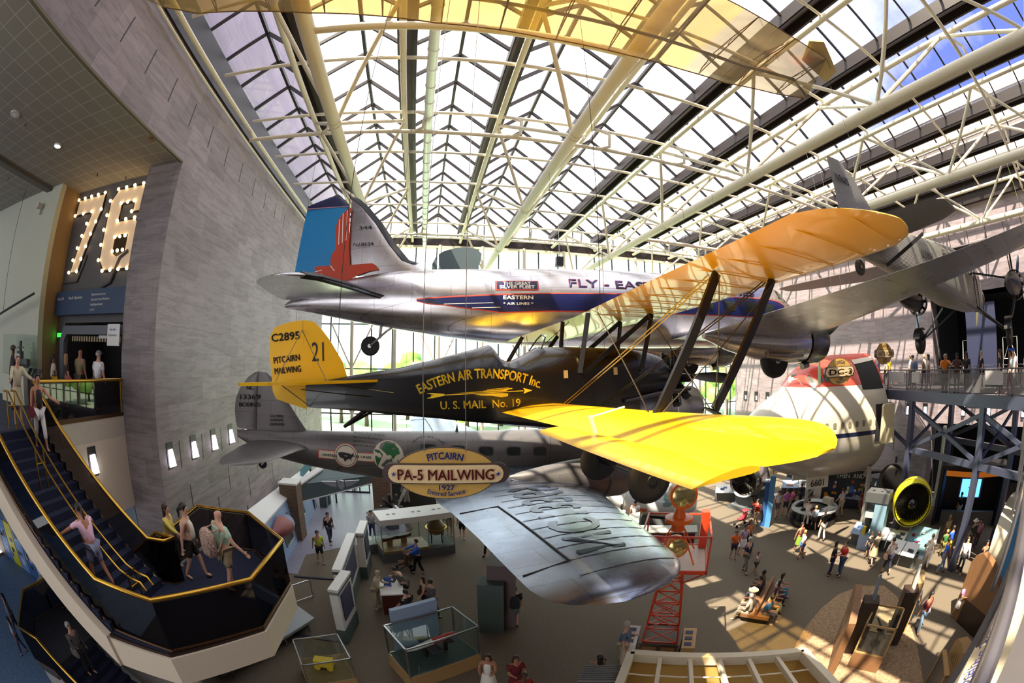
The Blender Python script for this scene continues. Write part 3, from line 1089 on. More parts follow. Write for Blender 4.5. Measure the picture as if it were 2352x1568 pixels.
TEs = [(0, -19.2), (.5, -19.3), (1.9, -19.15), (2.8, -19.0), (3.15, -18.75), (3.45, -18.4), (3.52, -18.1)]
for mi in (False, True):
    b = B()
    foil(b, planform(.2, 3.52, 14, LEs, TEs, .25, .02, mirror=mi), .09)
    b.build('tailplane', silverwing, dc, 40)
    b = B()
    rings = []
    for y in (.35, 1.0, 2.0, 2.6, 3.06, 3.35):
        x = interp(LEs, y)
        s = 1 if mi else -1
        rings.append([(x + .03, s * y, .26 + .02 * y), (x - .14, s * y, .36 + .02 * y), (x - .16, s * y, .26 + .02 * y), (x - .14, s * y, .17 + .02 * y)])
    b.loft(rings).build('tailplane_boot', boot, dc, 40)
LEw = [(0, -2.9), (2.9, -2.95), (5.2, -3.4), (9.2, -4.6), (11.7, -5.05), (13.4, -5.4), (14.1, -5.7), (14.48, -6.0)]
TEw = [(0, -6.9), (2.9, -7.05), (5.0, -7.05), (7.8, -6.8), (9.9, -6.55), (12, -6.45), (13.8, -6.4), (14.3, -6.25), (14.48, -6.1)]
for mi in (False, True):
    b = B()
    foil(b, planform(.3, 14.48, 26, LEw, TEw, -1.0, .09, 2.9, mirror=mi), .13)
    b.build('wing', silverwing, dc, 40)
    s = 1 if mi else -1
    y = s * 2.82
    nac = B()
    rings = []
    for x, r_, zc in ((-2.25, .66, -1.2), (-3.2, .68, -1.22), (-4.2, .62, -1.24), (-5.2, .5, -1.2), (-6.2, .32, -1.12), (-7.0, .1, -1.02)):
        rings.append([(x, y + r_ * math.cos(2 * math.pi * k / 22), zc + r_ * math.sin(2 * math.pi * k / 22)) for k in range(22)])
    nac.loft(rings)
    n_ = nac.build('nacelle', silver, dc, 45)
    b = B()
    b.lathe((-2.95, y, -1.2), (1, 0, 0), [(0, .72), (.1, .75), (.75, .74), (.98, .68), (1.02, .6), (.96, .56), (.4, .6)], 26, cap=False)
    b.build('cowling', panel_metal('dull_cowling', (120, 118, 120), .3, 1, 1), n_, 45)
    b = B()
    b.tube([(-3.3, y - .45, -1.62), (-4.1, y - .5, -1.66), (-4.9, y - .42, -1.6)], [.1, .12, .11], 12)
    b.tube([(-2.75, y - .2, -1.95), (-3.05, y - .2, -2.0)], .11, 10)
    b.build('exhaust_pipe', mat('exhaust_steel', (160, 146, 132), .3, 1.0, var=.2), n_, 45)
    cyl_engine(n_, (-2.2, y, -1.2), 9, .22, .56, .08, engine_dark, engine_dark, .25)
    for k in range(3):
        blade(n_, (-1.85, y, -1.2), -math.pi / 2 + k * 2 * math.pi / 3, 1.55, .26, mat('propeller_grey', (120, 126, 116), .35, .6), .6)
    B().lathe((-2.0, y, -1.2), (1, 0, 0), [(0, .13), (.2, .13), (.32, .06)], 14).build('propeller_hub', alu, n_, 40)
    wheel(dc, (-4.2, y, -1.75), .57, .36, rubber, alu, 'main_wheel')
    b = B()
    for q in (-.26, .26):
        b.beam((-4.2, y + q, -1.75), (-3.2, y + q, -1.5), .06, .1)
    b.build('gear_leg', alu, dc)
wheel(dc, (-16.3, 0, -1.18), .3, .17, rubber, alu, 'tail_wheel')
b = B()
b.tube([(-16.28, -.12, -1.18), (-15.75, -.1, -.72), (-15.5, 0, -.55)], .035, 8).tube([(-16.0, 0, -.95), (-15.95, 0, -.5)], .05, 8)
b.build('tail_strut', alu, dc)
# window stripe with stepped tail end, cabin and cockpit windows
b = B()
stripe = [(-14.8, .1, .12), (-14.5, .02, .14), (-14.2, -.02, .15), (-14.0, -.03, .16), (-13.6, -.1, .18), (-13.2, -.16, .19), (-12.9, -.19, .2), (-12.4, -.26, .22), (-11.5, -.24, .25)] + [(-11 + .55 * k, -.22, .26 + .012 * k) for k in range(15)] + [(-2.6, -.2, .42), (-2.2, -.18, .38), (-1.9, -.15, .28), (-1.75, -.05, .15)]
patch(b, DS, [(x, za - .035, zb + .035) for x, za, zb in stripe], 1, .006)
patch(b, DS, stripe, 0, .012)
patch(b, DS, [(-14.0, -.03, -.015), (-12.6, -.01, .005)], 2, .018, 1)
patch(b, DS, [(-13.2, -.15, -.135), (-12.4, -.135, -.12)], 2, .018, 1)
b.build('window_stripe', [navyband, redline, whiteink], dc)
for k in range(7):
    b = B()
    x = -8.62 + .97 * k
    patch(b, DS, [(x - .24, -.06, .26), (x + .24, -.06, .26)], 0, .02)
    b.build('cabin_window', winglass, dc)
for xa, xb_, za, zb in ((-2.05, -1.72, .52, .9), (-1.66, -1.35, .45, .72)):
    for sg_ in (-1, 1):
        b = B()
        patch(b, DS, [(xa, za, zb), (xb_, za - .02, zb - .14)], 0, .015, sgn=sg_)
        b.build('cockpit_window', winglass, dc)
sx_ = fit('THE GREAT', .8, .15)
b = B()
patch(b, DS, [(-12.55, .38, .66), (-12.5, .36, .66), (-11.35, .36, .66), (-11.3, .38, .66)], 1, .008)
patch(b, DS, [(-12.5, .4, .64), (-11.35, .4, .64)], 0, .014)
b.build('name_plate', [navyband, redline], dc)
text('THE GREAT', .14, whiteink, dc, (0, 0, 0), (1, 0, 0), (0, 0, 1), bold=.006, sx=fit('THE GREAT', .78, .14), warp=onside(DS, -11.92, .53, .02))
text('SILVER FLEET', .14, whiteink, dc, (0, 0, 0), (1, 0, 0), (0, 0, 1), bold=.006, sx=fit('SILVER FLEET', 1.0, .14), warp=onside(DS, -11.92, .42, .02))
text('EASTERN', .15, whiteink, dc, (0, 0, 0), (1, 0, 0), (0, 0, 1), bold=.006, sx=fit('EASTERN', .84, .15), warp=onside(DS, -11.9, .1, .02))
text('* AIR LINES *', .1, whiteink, dc, (0, 0, 0), (1, 0, 0), (0, 0, 1), bold=.003, sx=fit('* AIR LINES *', .84, .1), warp=onside(DS, -11.9, -.06, .02))
for dx, dz, off, mm, lf in ((0, 0, .014, redline, .012), (0, 0, .006, navyband, .022)):
    text('FLY - EASTERN  AIR  LINES', .36, mm, dc, (0, 0, 0), (1, 0, 0), (0, 0, 1), bold=off, sx=fit('FLY - EASTERN  AIR  LINES', 6.9, .36), warp=onside(DS, -6.95, .5, lf))
cables(dc, [(-5, 1.1, 1.0), (-5, -1.1, 1.0), (-15.5, 0, 1.4)])

# ================================================================ grey twin-engined airliner low over the floor
bo = place('grey_airliner', 'matte grey twin-engined airliner hanging low with a huge blue-grey wing towards the viewer', 'airplane', (8.14, 15.96, 5.84), (6.68, -3.79, -.02))
greyskin = panel_metal('grey_anodised', (112, 108, 106), .42, .9, .5, .05, .1, .55)
greywing = panel_metal('grey_wing_sky_tint', (138, 146, 164), .26, 1.5, .7, .05, .22, .9)  # bluish tint puts the sky's reflection into the grey base colour
BS = [(.0, .03, -.35, -.25, 2), (-.3, .35, -.6, .1, 2), (-.9, .62, -.85, .5, 2.2), (-1.6, .78, -.95, .95, 2.3), (-2.4, .84, -1.0, 1.12, 2.4), (-3.7, .86, -1.0, 1.11, 2.4), (-6.5, .86, -1.0, .98, 2.4), (-9.5, .8, -.9, .83, 2.3), (-11.0, .68, -.78, .72, 2.2), (-12.6, .48, -.62, .62, 2.1), (-13.7, .32, -.47, .52, 2), (-14.8, .14, -.13, .42, 2), (-15.3, .03, .1, .37, 2)]
hull(B(), BS, 30).build('fuselage', greyskin, bo, 40)
b = B()
foil(b, [(.4, -12.4, -14.5, 0, .07), (.65, -12.62, -14.5, 0, .07), (1.5, -13.28, -14.5, 0, .1), (2.33, -13.95, -14.5, 0, .15), (2.5, -14.2, -14.52, 0, .2)], vert=True)
b.build('fin', greyskin, bo, 40)
b = B()
foil(b, [(.42, -14.5, -15.28, 0, .16), (.63, -14.5, -15.37, 0, .14), (1.07, -14.5, -15.42, 0, .13), (1.5, -14.5, -15.38, 0, .12), (1.9, -14.5, -15.2, 0, .12), (2.27, -14.5, -14.92, 0, .15), (2.46, -14.5, -14.66, 0, .2), (2.5, -14.5, -14.55, 0, .3)], vert=True)
b.build('rudder', greyskin, bo, 40)
LEt = [(0, -12.3), (.5, -12.45), (.9, -12.7), (2.1, -13.05), (3.0, -13.35), (3.5, -13.65), (3.84, -14.05), (3.97, -14.4)]
TEt = [(0, -14.6), (1.31, -14.75), (3.24, -14.75), (3.7, -14.65), (3.97, -14.5)]
for mi in (False, True):
    b = B()
    foil(b, planform(.2, 3.97, 14, LEt, TEt, .07, 0, mirror=mi), .08)
    b.build('tailplane', greyskin, bo, 40)
for k in range(5):
    B().beam((-14.1, -.5 - .7 * k, .13), (-14.25, -.5 - .7 * k, .13), .03, .02).build('hinge', boot, bo)
LEb = [(0, -2.3), (2.6, -2.9), (4.8, -3.65), (8.5, -4.87), (9.9, -5.35), (10.4, -5.75), (10.76, -6.35), (10.87, -7.0)]
TEb = [(0, -8.5), (4.1, -8.4), (5.2, -8.25), (7.35, -8.14), (10.0, -8.1), (10.46, -8.0), (10.76, -7.67), (10.87, -7.1)]
for mi in (False, True):
    b = B()
    foil(b, planform(.3, 10.87, 24, LEb, TEb, -.62, .1, 2.6, mirror=mi), .095)
    wg = b.build('wing', greywing, bo, 40)
    s = 1 if mi else -1

    def wz(y, u):                                # upper surface height
        yy = abs(y)
        le, te = interp(LEb, yy), interp(TEb, yy)
        c_ = le - te
        th = 5 * .095 * c_ * (.2969 * math.sqrt(u) - .126 * u - .3516 * u * u + .2843 * u ** 3 - .1036 * u ** 4)
        return (le - u * c_, y, -.62 + .1 * max(0, yy - 2.6) + .14 * c_ * u * (1 - u) + th + .004)
    b = B()
    hl = [wz(s * (5.4 + .8 * k), .76 - .012 * k) for k in range(6)]
    b.tube(hl, .022, 6)
    b.tube([wz(s * 5.4, .76), wz(s * 5.35, .97)], .015, 6)
    b.tube([wz(s * 9.4, .7), wz(s * 9.5, .97)], .015, 6)
    b.build('aileron_seam', boot, wg)
    if not mi:
        b = B()
        for y in [3.2 + .62 * k for k in range(12)]:
            b.tube([wz(-y, u) for u in (.06, .14, .24, .36, .48, .6, .72)], .006, 5)
        b.build('rib_line', mat('rib_line', (112, 114, 122), .45, .6), wg)

        def ltr(x, y):                           # registration letters read along the span, tops towards the leading edge
            yy = -9.35 + x
            q = wz(yy, .62 - y)
            return (q[0], q[1], q[2] + .006)
        b_ = text('NC13369', 2.3, mat('wing_letter', (46, 62, 92), .2, .5), wg, (0, 0, 0), (1, 0, 0), (0, 1, 0), align='LEFT', bold=.03, sx=.62, warp=lambda x, y: ltr(x, y * .19), name='registration')  # dark blue colour carries the sky reflected in gloss black letters
    y = s * 2.61
    b = B()
    rings = []
    for x, r_, zc in ((-2.3, .68, -.17), (-3.2, .7, -.2), (-4.0, .62, -.22), (-4.8, .46, -.2), (-5.6, .22, -.14), (-6.0, .05, -.1)):
        rings.append([(x, y + r_ * math.cos(2 * math.pi * k / 22), zc + r_ * math.sin(2 * math.pi * k / 22)) for k in range(22)])
    b.loft(rings)
    n_ = b.build('nacelle', greyskin, bo, 45)
    B().lathe((-2.75, y, -.18), (1, 0, 0), [(0, .71), (.03, .75), (.7, .75), (.95, .68), (.98, .6), (.9, .56), (.4, .6)], 26, cap=False).build('cowling', greyskin, n_, 45)
    cyl_engine(n_, (-2.0, y, -.18), 9, .2, .55, .08, engine_dark, engine_dark, .25)
    for k in range(3):
        blade(n_, (-1.65, y, -.18), -math.pi / 2 + k * 2 * math.pi / 3, 1.35, .22, alu, .6)
    B().lathe((-1.8, y, -.18), (1, 0, 0), [(0, .12), (.2, .12), (.3, .06)], 14).build('propeller_hub', alu, n_, 40)
for x in (-8.29, -7.29, -6.29, -5.29, -4.29):
    b = B()
    ring = []
    for sc_, m_ in ((1.18, 1), (1.0, 0)):
        n = 20
        pts = []
        for k in range(n):
            a = 2 * math.pi * k / n
            X = x + .24 * sc_ * math.copysign(abs(math.cos(a)) ** .5, math.cos(a))
            Z = .4 - .02 * (x + 6) * 0 + .145 * sc_ * math.copysign(abs(math.sin(a)) ** .5, math.sin(a))
            pts.append((X, -(side(BS, X, Z) + (.008 if m_ else .016)), Z))
        b.add(pts, [tuple(range(n))], m_)
    b.build('cabin_window', [winglass, mat('window_rim', (86, 82, 80), .4, .5)], bo)
wheel(bo, (-14.3, 0, -.78), .17, .11, rubber, alu, 'tail_wheel')
B().tube([(-14.3, -.08, -.78), (-14.0, -.05, -.5), (-13.9, 0, -.35)], .03, 8).build('tail_strut', alu, bo)
# tail and fuselage markings
tl('NC', *[(-14.93, 1.82), (-14.65, 1.86)], .14, inkblack, bo, -.075, .005)
tl('13369', *[(-15.21, 1.47), (-14.41, 1.55)], .16, inkblack, bo, -.08, .005)
tl('BOEING', *[(-15.21, 1.21), (-14.38, 1.29)], .14, inkblack, bo, -.08, .005)
for s_, p in (('U.S. MAIL', 958), ('A.M.HH2', 966), ('EXPRESS', 975)):
    z_ = L247[s_]
    tl(s_, *z_, .085, inkblack, bo, -.1, .003)
b = B()
BX = [(-12.09, -0.20), (-10.12, -0.14), (-11.10, -0.02), (-9.65, 0.09)]
patch(b, BS, [(BX[0][0], BX[0][1] - .02, BX[0][1] + .3), (BX[1][0], BX[1][1] - .02 , BX[1][1] + .3)], 1, .008)
patch(b, BS, [(BX[0][0] + .03, BX[0][1] + .01, BX[0][1] + .27), (BX[1][0] - .03, BX[1][1] + .01, BX[1][1] + .27)], 0, .014)


def disc(b, cx_, cz_, r_, m_, lift, n=28):
    pts = []
    for k in range(n):
        a = 2 * math.pi * k / n
        X, Z = cx_ + r_ * math.cos(a), cz_ + r_ * math.sin(a)
        pts.append((X, -(side(BS, X, Z) + lift), Z))
    X = (cx_, -(side(BS, cx_, cz_) + lift + .004), cz_)
    b.add(pts + [X], [(k, (k + 1) % n, n) for k in range(n)], m_)


cx_, cz_ = BX[2]
disc(b, cx_, cz_, .42, 1, .012)
disc(b, cx_, cz_, .40, 0, .018)
disc(b, cx_, cz_, .36, 2, .024)
disc(b, cx_, cz_, .34, 0, .03)


def shape(b, pts, ox, oz, s, m_, lift):
    b.add([(ox + x * s, -(side(BS, ox + x * s, oz + z * s) + lift), oz + z * s) for x, z in pts], [tuple(range(len(pts)))], m_)


shape(b, [(-.75, .3), (-.3, .36), (.3, .3), (.6, .2), (.75, .45), (.8, .1), (.55, -.2), (.6, -.5), (.4, -.25), (.1, -.35), (-.1, -.6), (-.25, -.3), (-.6, -.2), (-.8, .1)], cx_, cz_, .34, 2, .036)
b.build('airline_badge', [mat('badge_cream', (226, 214, 190), .5), redline, mat('badge_black', (30, 28, 30), .5)], bo)
text('UNITED', .11, mat('badge_green', (30, 52, 50), .5), bo, (0, 0, 0), (1, 0, 0), (0, 0, 1), bold=.002, sx=fit('UNITED', .52, .11), warp=onside(BS, BX[0][0] + .42, BX[0][1] + .1, .03))
text('AIR LINES', .11, MATS['badge_green'], bo, (0, 0, 0), (1, 0, 0), (0, 0, 1), bold=.002, sx=fit('AIR LINES', .62, .11), warp=onside(BS, BX[1][0] - .42, BX[1][1] + .1, .03))
b = B()
gx, gz = BX[3]
disc(b, gx, gz, .52, 0, .012)
for pts in ([(-.2, .85), (.3, .8), (.65, .55), (.75, .2), (.5, .1), (.3, -.2), (.15, .1), (-.1, .05), (-.25, .3), (-.45, .45)], [(-.9, .4), (-.6, .35), (-.35, .1), (-.5, -.3), (-.7, -.75), (-.85, -.2)], [(.55, -.15), (.75, -.3), (.9, -.2), (.85, -.5), (.65, -.4)], [(.1, -.2), (.2, -.05), (.25, -.35)]):
    shape(b, pts, gx, gz, .52, 1, .02)
b.build('globe_badge', [MATS['badge_cream'], mat('badge_land', (24, 104, 50), .5)], bo)
for i, s_ in enumerate(('THIS PLANE HOLDS THE RECORD', 'FOR PLACES EXCEEDING', '1000 IN THE WORLD', 'GREATEST AIR RACE')):
    text(s_, .085, inkblack, bo, (0, 0, 0), (1, 0, 0), (0, 0, 1), align='LEFT', sx=fit(s_, (1.15, 1.05, .78, .8)[i], .085), warp=onside(BS, BX[2][0] + .2, BX[2][1] + .72 - .12 * i, .012))
def arc_door(x, y):
    a = x / .62
    X, Z = -8.29 + (.62 + y) * math.sin(a), .3 + (.62 + y) * math.cos(a) * .75
    return (X, -(side(BS, X, Z) + .012), Z)
text('UNITED AIR LINES', .1, inkblack, bo, (0, 0, 0), (1, 0, 0), (0, 0, 1), sx=fit('UNITED AIR LINES', 1.2, .1), warp=arc_door)
B().lathe((-7.2, 0, .92), (0, 0, 1), [(0, .06), (.25, .012), (.3, .004)], 8).build('antenna_mast', boot, bo)
cables(bo, [(-4.2, -1.6, -.2), (-9.0, 0, .85), (-13, 0, .6)])

# ================================================================ corrugated three-engined transport on the right
tri = place('trimotor_airliner', 'corrugated grey three-engined high-wing transport hanging by the right wall', 'airplane', (24.22, 5.17, 12.68), (-.81, 1.19, -.8))


def corrugated(name, col, axis):
    m = mat(name, col, .45, .75, var=.08)
    t = m.node_tree
    p = t.nodes['Principled BSDF']
    tx = nd(t, 'ShaderNodeTexCoord')
    wv = nd(t, 'ShaderNodeTexWave', bands_direction=axis, Scale=9.0)
    t.links.new(tx.outputs['Object'], wv.inputs['Vector'])
    bp = nd(t, 'ShaderNodeBump', Strength=.6, Distance=.03)
    t.links.new(wv.outputs['Fac'], bp.inputs['Height'])
    t.links.new(bp.outputs[0], p.inputs['Normal'])
    return m


corr = corrugated('corrugated_side', (150, 148, 140), 'Z')
corrW = corrugated('corrugated_wing', (112, 108, 104), 'Y')
TS = [(-.3, .35, -.85, -.1, 3), (-.6, .52, -1.0, .1, 3), (-1.1, .68, -1.1, .3, 4), (-1.9, .78, -1.15, .95, 4), (-2.8, .82, -1.15, 1.15, 4), (-6.5, .82, -1.1, 1.1, 4), (-9, .7, -.85, .95, 4), (-12, .42, -.55, .72, 3.5), (-14.9, .08, -.3, .42, 3)]
hull(B(), TS, 28).build('fuselage', corr, tri, 35)
b = B()
foil(b, [(.4, -12.6, -14.2, 0, .08), (.9, -13.0, -14.2, 0, .08), (1.6, -13.7, -14.25, 0, .09), (2.0, -14.0, -14.28, 0, .1)], vert=True)
b.build('fin', corr, tri, 40)
b = B()
foil(b, [(.0, -14.2, -15.0, 0, .1), (.8, -14.2, -15.25, 0, .09), (2.0, -14.25, -15.2, 0, .09), (2.25, -14.4, -15.15, 0, .09)], vert=True)
b.build('rudder', corr, tri, 40)
tl('N9683', (-15.1, 1.55), (-14.45, 1.55), .2, inkblack, tri, -.06, .006)
for mi in (False, True):
    s = 1 if mi else -1
    b = B()
    foil(b, planform(.1, 2.95, 8, [(0, -12.6), (2.4, -13.2), (2.95, -13.6)], [(0, -15.0), (2.6, -15.0), (2.95, -14.7)], .35, 0, mirror=mi), .07)
    b.build('tailplane', corrW, tri, 40)
    b = B()
    foil(b, planform(.2, 11.8, 12, [(0, -2.3), (4, -2.6), (11, -3.6), (11.8, -4.0)], [(0, -6.2), (4, -6.1), (11, -5.6), (11.8, -5.2)], 1.05, .035, 2, mirror=mi), .14)
    b.build('wing', corrW, tri, 40)
    y = s * 3.15
    nac = B()
    rings = []
    for x, r_ in ((-3.0, .46), (-3.6, .47), (-4.6, .34), (-5.6, .06)):
        rings.append([(x, y + r_ * math.cos(2 * math.pi * k / 18), -.4 + r_ * math.sin(2 * math.pi * k / 18)) for k in range(18)])
    n_ = nac.loft(rings).build('nacelle', engine_dark, tri, 40)
    cyl_engine(n_, (-2.85, y, -.4), 9, .18, .56, .07, engine_dark, engine_dark, .3)
    B().lathe((-3.05, y, -.4), (1, 0, 0), [(0, .6), (.02, .63), (.28, .63), (.3, .6)], 24, cap=False).build('cowl_ring', engine_dark, n_, 40)
    for a in (R(-70), R(110)):
        blade(n_, (-2.35, y, -.4), a, 1.35, .2, mat('propeller_steel', (110, 124, 140), .3, .8), .6)
    b = B()
    for (xa, za), (xc, zc) in (((-3.1, .0), (-3.0, 1.0)), ((-4.2, -.1), (-4.6, 1.0)), ((-3.4, -.75), (-4.06, -2.1))):
        b.beam((xa, y, za), (xc, y if za > -.5 else s * 2.66, zc), .05, .09)
    b.beam((-4.06, s * 2.66, -2.3), (-3.2, s * .7, -1.05), .05, .09).beam((-4.06, s * 2.66, -2.3), (-5.4, s * .7, -1.05), .05, .09)
    b.beam((-3.9, s * .85, .3), (-3.3, y, -.2), .05, .08)
    b.build('engine_strut', engine_dark, n_)
    wheel(tri, (-4.06, s * 2.68, -2.3), .56, .3, rubber, engine_grey, 'main_wheel')
    b = B()
    rings = []
    for k in range(7):
        a = R(60 + 18 * k)
        rings.append([(-4.06 + .64 * math.cos(a), s * 2.68 + q, -2.3 + .64 * math.sin(a)) for q in (-.2, .2)] + [(-4.06 + .6 * math.cos(a), s * 2.68 + q, -2.3 + .6 * math.sin(a)) for q in (.2, -.2)])
    b.loft(rings).build('mudguard', engine_dark, tri, 40)
cyl_engine(tri, (-.1, 0, -.47), 9, .16, .5, .06, engine_dark, engine_grey, .3)
B().lathe((-.4, 0, -.47), (1, 0, 0), [(0, .58), (.02, .61), (.3, .61), (.32, .57)], 24, cap=False).build('cowl_ring', engine_grey, tri, 40)
for a in (R(-80), R(100)):
    blade(tri, (.3, 0, -.47), a, 1.3, .2, mat('propeller_buff', (196, 176, 110), .4, .3), .6)
for k in range(8):
    b = B()
    x = -8.4 + .78 * k
    patch(b, TS, [(x - .26, .15, .62), (x + .26, .15, .62)], 0, .015)
    b.build('cabin_window', winglass, tri)
for rw in ([(-1.95, .2, .75), (-1.4, .2, .5)], [(-2.7, .3, .9), (-2.05, .3, .85)]):
    b = B()
    patch(b, TS, rw, 0, .015)
    b.build('cockpit_window', winglass, tri)
b = B()
pts = [( -3.4 + .42 * math.cos(2 * math.pi * k / 24), -.45 + .75 * math.sin(2 * math.pi * k / 24)) for k in range(24)]
b.tube([(x, -.84, z) for x, z in pts + pts[:1]], .02, 6).build('door_outline', black, tri)
text('U S MAIL', .36, inkblack, tri, (0, 0, 0), (1, 0, 0), (0, 0, 1), bold=.006, sx=.8, warp=onside(TS, -10.3, .05, .02))
text('AMERICAN AIRWAYS INC', .2, inkblack, tri, (0, 0, 0), (1, 0, 0), (0, 0, 1), bold=.003, sx=.8, warp=onside(TS, -8.2, .75, .02))
wheel(tri, (-14.7, 0, -.6), .2, .14, rubber, engine_grey, 'tail_wheel')
B().beam((-13.4, -.2, -.45), (-12.4, -1.3, .35), .05, .1).build('tail_brace', engine_dark, tri)
cables(tri, [(-4, 1.5, 1.2), (-4, -1.5, 1.2), (-13.5, 0, .6)])

# ================================================================ partly hidden aircraft beyond
al = place('silver_monoplane', 'small silver low-wing monoplane half hidden behind the black biplane', 'airplane', (7.84, 10.58, 8.3), (-8, 0, 0))
hull(B(), [(-.9, .62, -.62, .62, 2), (-1.5, .64, -.62, .66, 2), (-3.2, .62, -.62, .8, 2), (-5, .45, -.4, .6, 2), (-8.4, .08, 0, .3, 2)], 22).build('fuselage', silver, al, 40)
B().lathe((-.95, 0, 0), (1, 0, 0), [(0, .62), (.02, .66), (.75, .66), (.9, .58), (.85, .5)], 24, cap=False).build('cowling', alu, al, 40)
cyl_engine(al, (-.2, 0, 0), 9, .17, .5, .07, engine_dark, engine_grey, .25)
for a in (R(5), R(185)):
    blade(al, (.15, 0, 0), a, 1.3, .2, blackdope, .6)
for mi in (False, True):
    b = B()
    foil(b, planform(.3, 6.3, 12, [(0, -1.3), (4, -1.8), (5.8, -2.3), (6.3, -2.9)], [(0, -4.0), (5, -3.6), (6.0, -3.4), (6.3, -3.0)], -.55, .07, 1, mirror=mi), .12)
    b.build('wing', silver, al, 40)
    b = B()
    foil(b, planform(.05, 2.0, 8, [(0, -6.9), (1.6, -7.4), (2.0, -7.8)], [(0, -8.3), (1.7, -8.3), (2.0, -8.0)], .3, 0, mirror=mi), .08)
    b.build('tailplane', silver, al, 40)
foil(B(), [(.2, -6.9, -8.4, 0), (1.0, -7.5, -8.45, 0), (1.4, -7.8, -8.3, 0)], .08, vert=True).build('fin', silver, al, 40)
cables(al, [(-3, 0, .7)])
fc = place('grey_tail_aircraft', 'aircraft hidden beyond the silver airliner with only its rounded grey tail showing', 'airplane', (9.79, 29.73, 14.1), (0, 0, 0))
hull(B(), [(0, .3, -.4, .3, 2), (-1, .55, -.6, .6, 3), (-3, .55, -.6, .7, 3), (-5.4, .12, -.1, .3, 2)], 18).build('fuselage', mat('slate_fabric', (92, 108, 112), .5), fc, 40)
TA = [(0.60, 23.50, 14.90), (0.56, 23.50, 15.84), (0.85, 23.50, 16.05), (1.59, 23.50, 16.28), (2.34, 23.50, 16.31), (2.75, 23.50, 16.22), (3.00, 23.50, 15.97), (2.96, 23.50, 15.53), (2.77, 23.50, 15.06), (2.62, 23.50, 14.85)]
TB = [(0.20, 23.50, 14.89), (0.21, 23.50, 15.29), (0.35, 23.50, 15.60), (0.47, 23.50, 15.76), (0.50, 23.50, 14.89)]
ft = fc.matrix_basis.inverted()
for nm, T in (('fin', TA), ('rudder', TB)):
    pts = [ft @ V(p) for p in T]
    b = B()
    b.prism([(p.x, p.z) for p in pts][::-1], (0, pts[0].y, 0), (1, 0, 0), (0, 0, 1), .08)
    b.build(nm, MATS['slate_fabric'], fc)
B().beam(ft @ V(TA[0]), (-5, 0, .1), .1, .3).build('tail_boom', MATS['slate_fabric'], fc)
cables(fc, [(-2, 0, .7)])

# ================================================================ film-covered wing close overhead
film = glass_mat('amber_film', (246, 230, 186), .08, .22, .12)
filmlite = glass_mat('clear_film', (232, 222, 200), .1, .18, .1)
spar = mat('spruce_spar', (120, 92, 48), .55, var=.15)
gw = thing('film_wing_aircraft', 'translucent amber film wing with thin wooden ribs hanging right overhead', 'airplane', (0, 5.2, 16.0))
FE = [(-5.95, -.75, -2.9), (-5.2, -.2, -2.6), (-2.8, .45, -2.1), (-.26, .85, -1.8), (1.9, .95, -1.65), (3.8, .98, -1.6), (5.2, .95, -1.55), (6.4, .88, -1.5), (7.9, .5, -1.5)]
rings = []
for x, yf, yb in FE:
    dz = .03 * abs(x - 1.2)
    ring = []
    for u, t in ((0, 0), (.08, .09), (.3, .17), (.6, .12), (1, 0)):
        ring.append((x, yf + (yb - yf) * u, dz + t))
    for u, t in ((.6, .0), (.3, -.01), (.08, -.03)):
        ring.append((x, yf + (yb - yf) * u, dz + t))
    rings.append(ring)
b = B()
b.loft(rings[:7], 0, cap=False)
b.build('film_skin', film, gw)
b = B()
b.loft(rings[6:] + [[(8.75, .15 - .1 * k / 7, .24) for k in range(8)]], 0, cap=False)
b.loft([[(-6.6, -1.6, .25)] * 8] + rings[:1], 0, cap=False)
b.build('film_tip', filmlite, gw)
b = B()
for x in [-5.9 + 1.15 * k for k in range(13)]:
    yf, yb = interp([(e[0], e[1]) for e in FE], x), interp([(e[0], e[2]) for e in FE], x)
    dz = .03 * abs(x - 1.2)
    top = [(x, yf + (yb - yf) * u, dz + t) for u, t in ((0, 0), (.08, .08), (.3, .155), (.6, .105), (1, 0))]
    bot = [(x, yf + (yb - yf) * u, dz + .005) for u in (0, .25, .5, .75, 1)]
    rb = B()
    rb.tube(top, .013, 5).tube(bot, .013, 5)
    for i in range(4):
        rb.tube([bot[i], top[min(i + 1, 4)]], .007, 4).tube([top[i], bot[min(i + 1, 4)]], .007, 4)
    rb.build('rib', spar, gw)
b = B()
b.tube([(e[0], e[1] - .75, .03 * abs(e[0] - 1.2) + .06) for e in FE[1:]] + [(8.75, .1, .24)], .045, 8)
b.build('wing_spar', mat('dark_spar', (96, 84, 72), .4, .4), gw, 40)
b = B()
b.tube([(e[0], e[1], .03 * abs(e[0] - 1.2)) for e in FE] + [(8.75, .15, .24)], .016, 6).tube([(e[0], e[2], .03 * abs(e[0] - 1.2)) for e in FE] + [(8.3, -1.3, .24)], .016, 6)
b.build('edge_strip', spar, gw, 40)
b = B()
b.prism([(7.55, -.95), (7.2, -1.6), (7.5, -1.85), (8.6, -1.3), (8.75, -.75)], (0, 0, .3), (1, 0, 0), (0, 1, 0), .03)
b.build('tip_panel', mat('amber_panel', (222, 196, 132), .5, var=.05), gw)
for p in ((3.0, 0, .1), (-3, 0, .1), (7.0, -.6, .2)):
    B().tube([p, (p[0], p[1], 3.3)], .006, 4).build('suspension_cable', dark, gw)
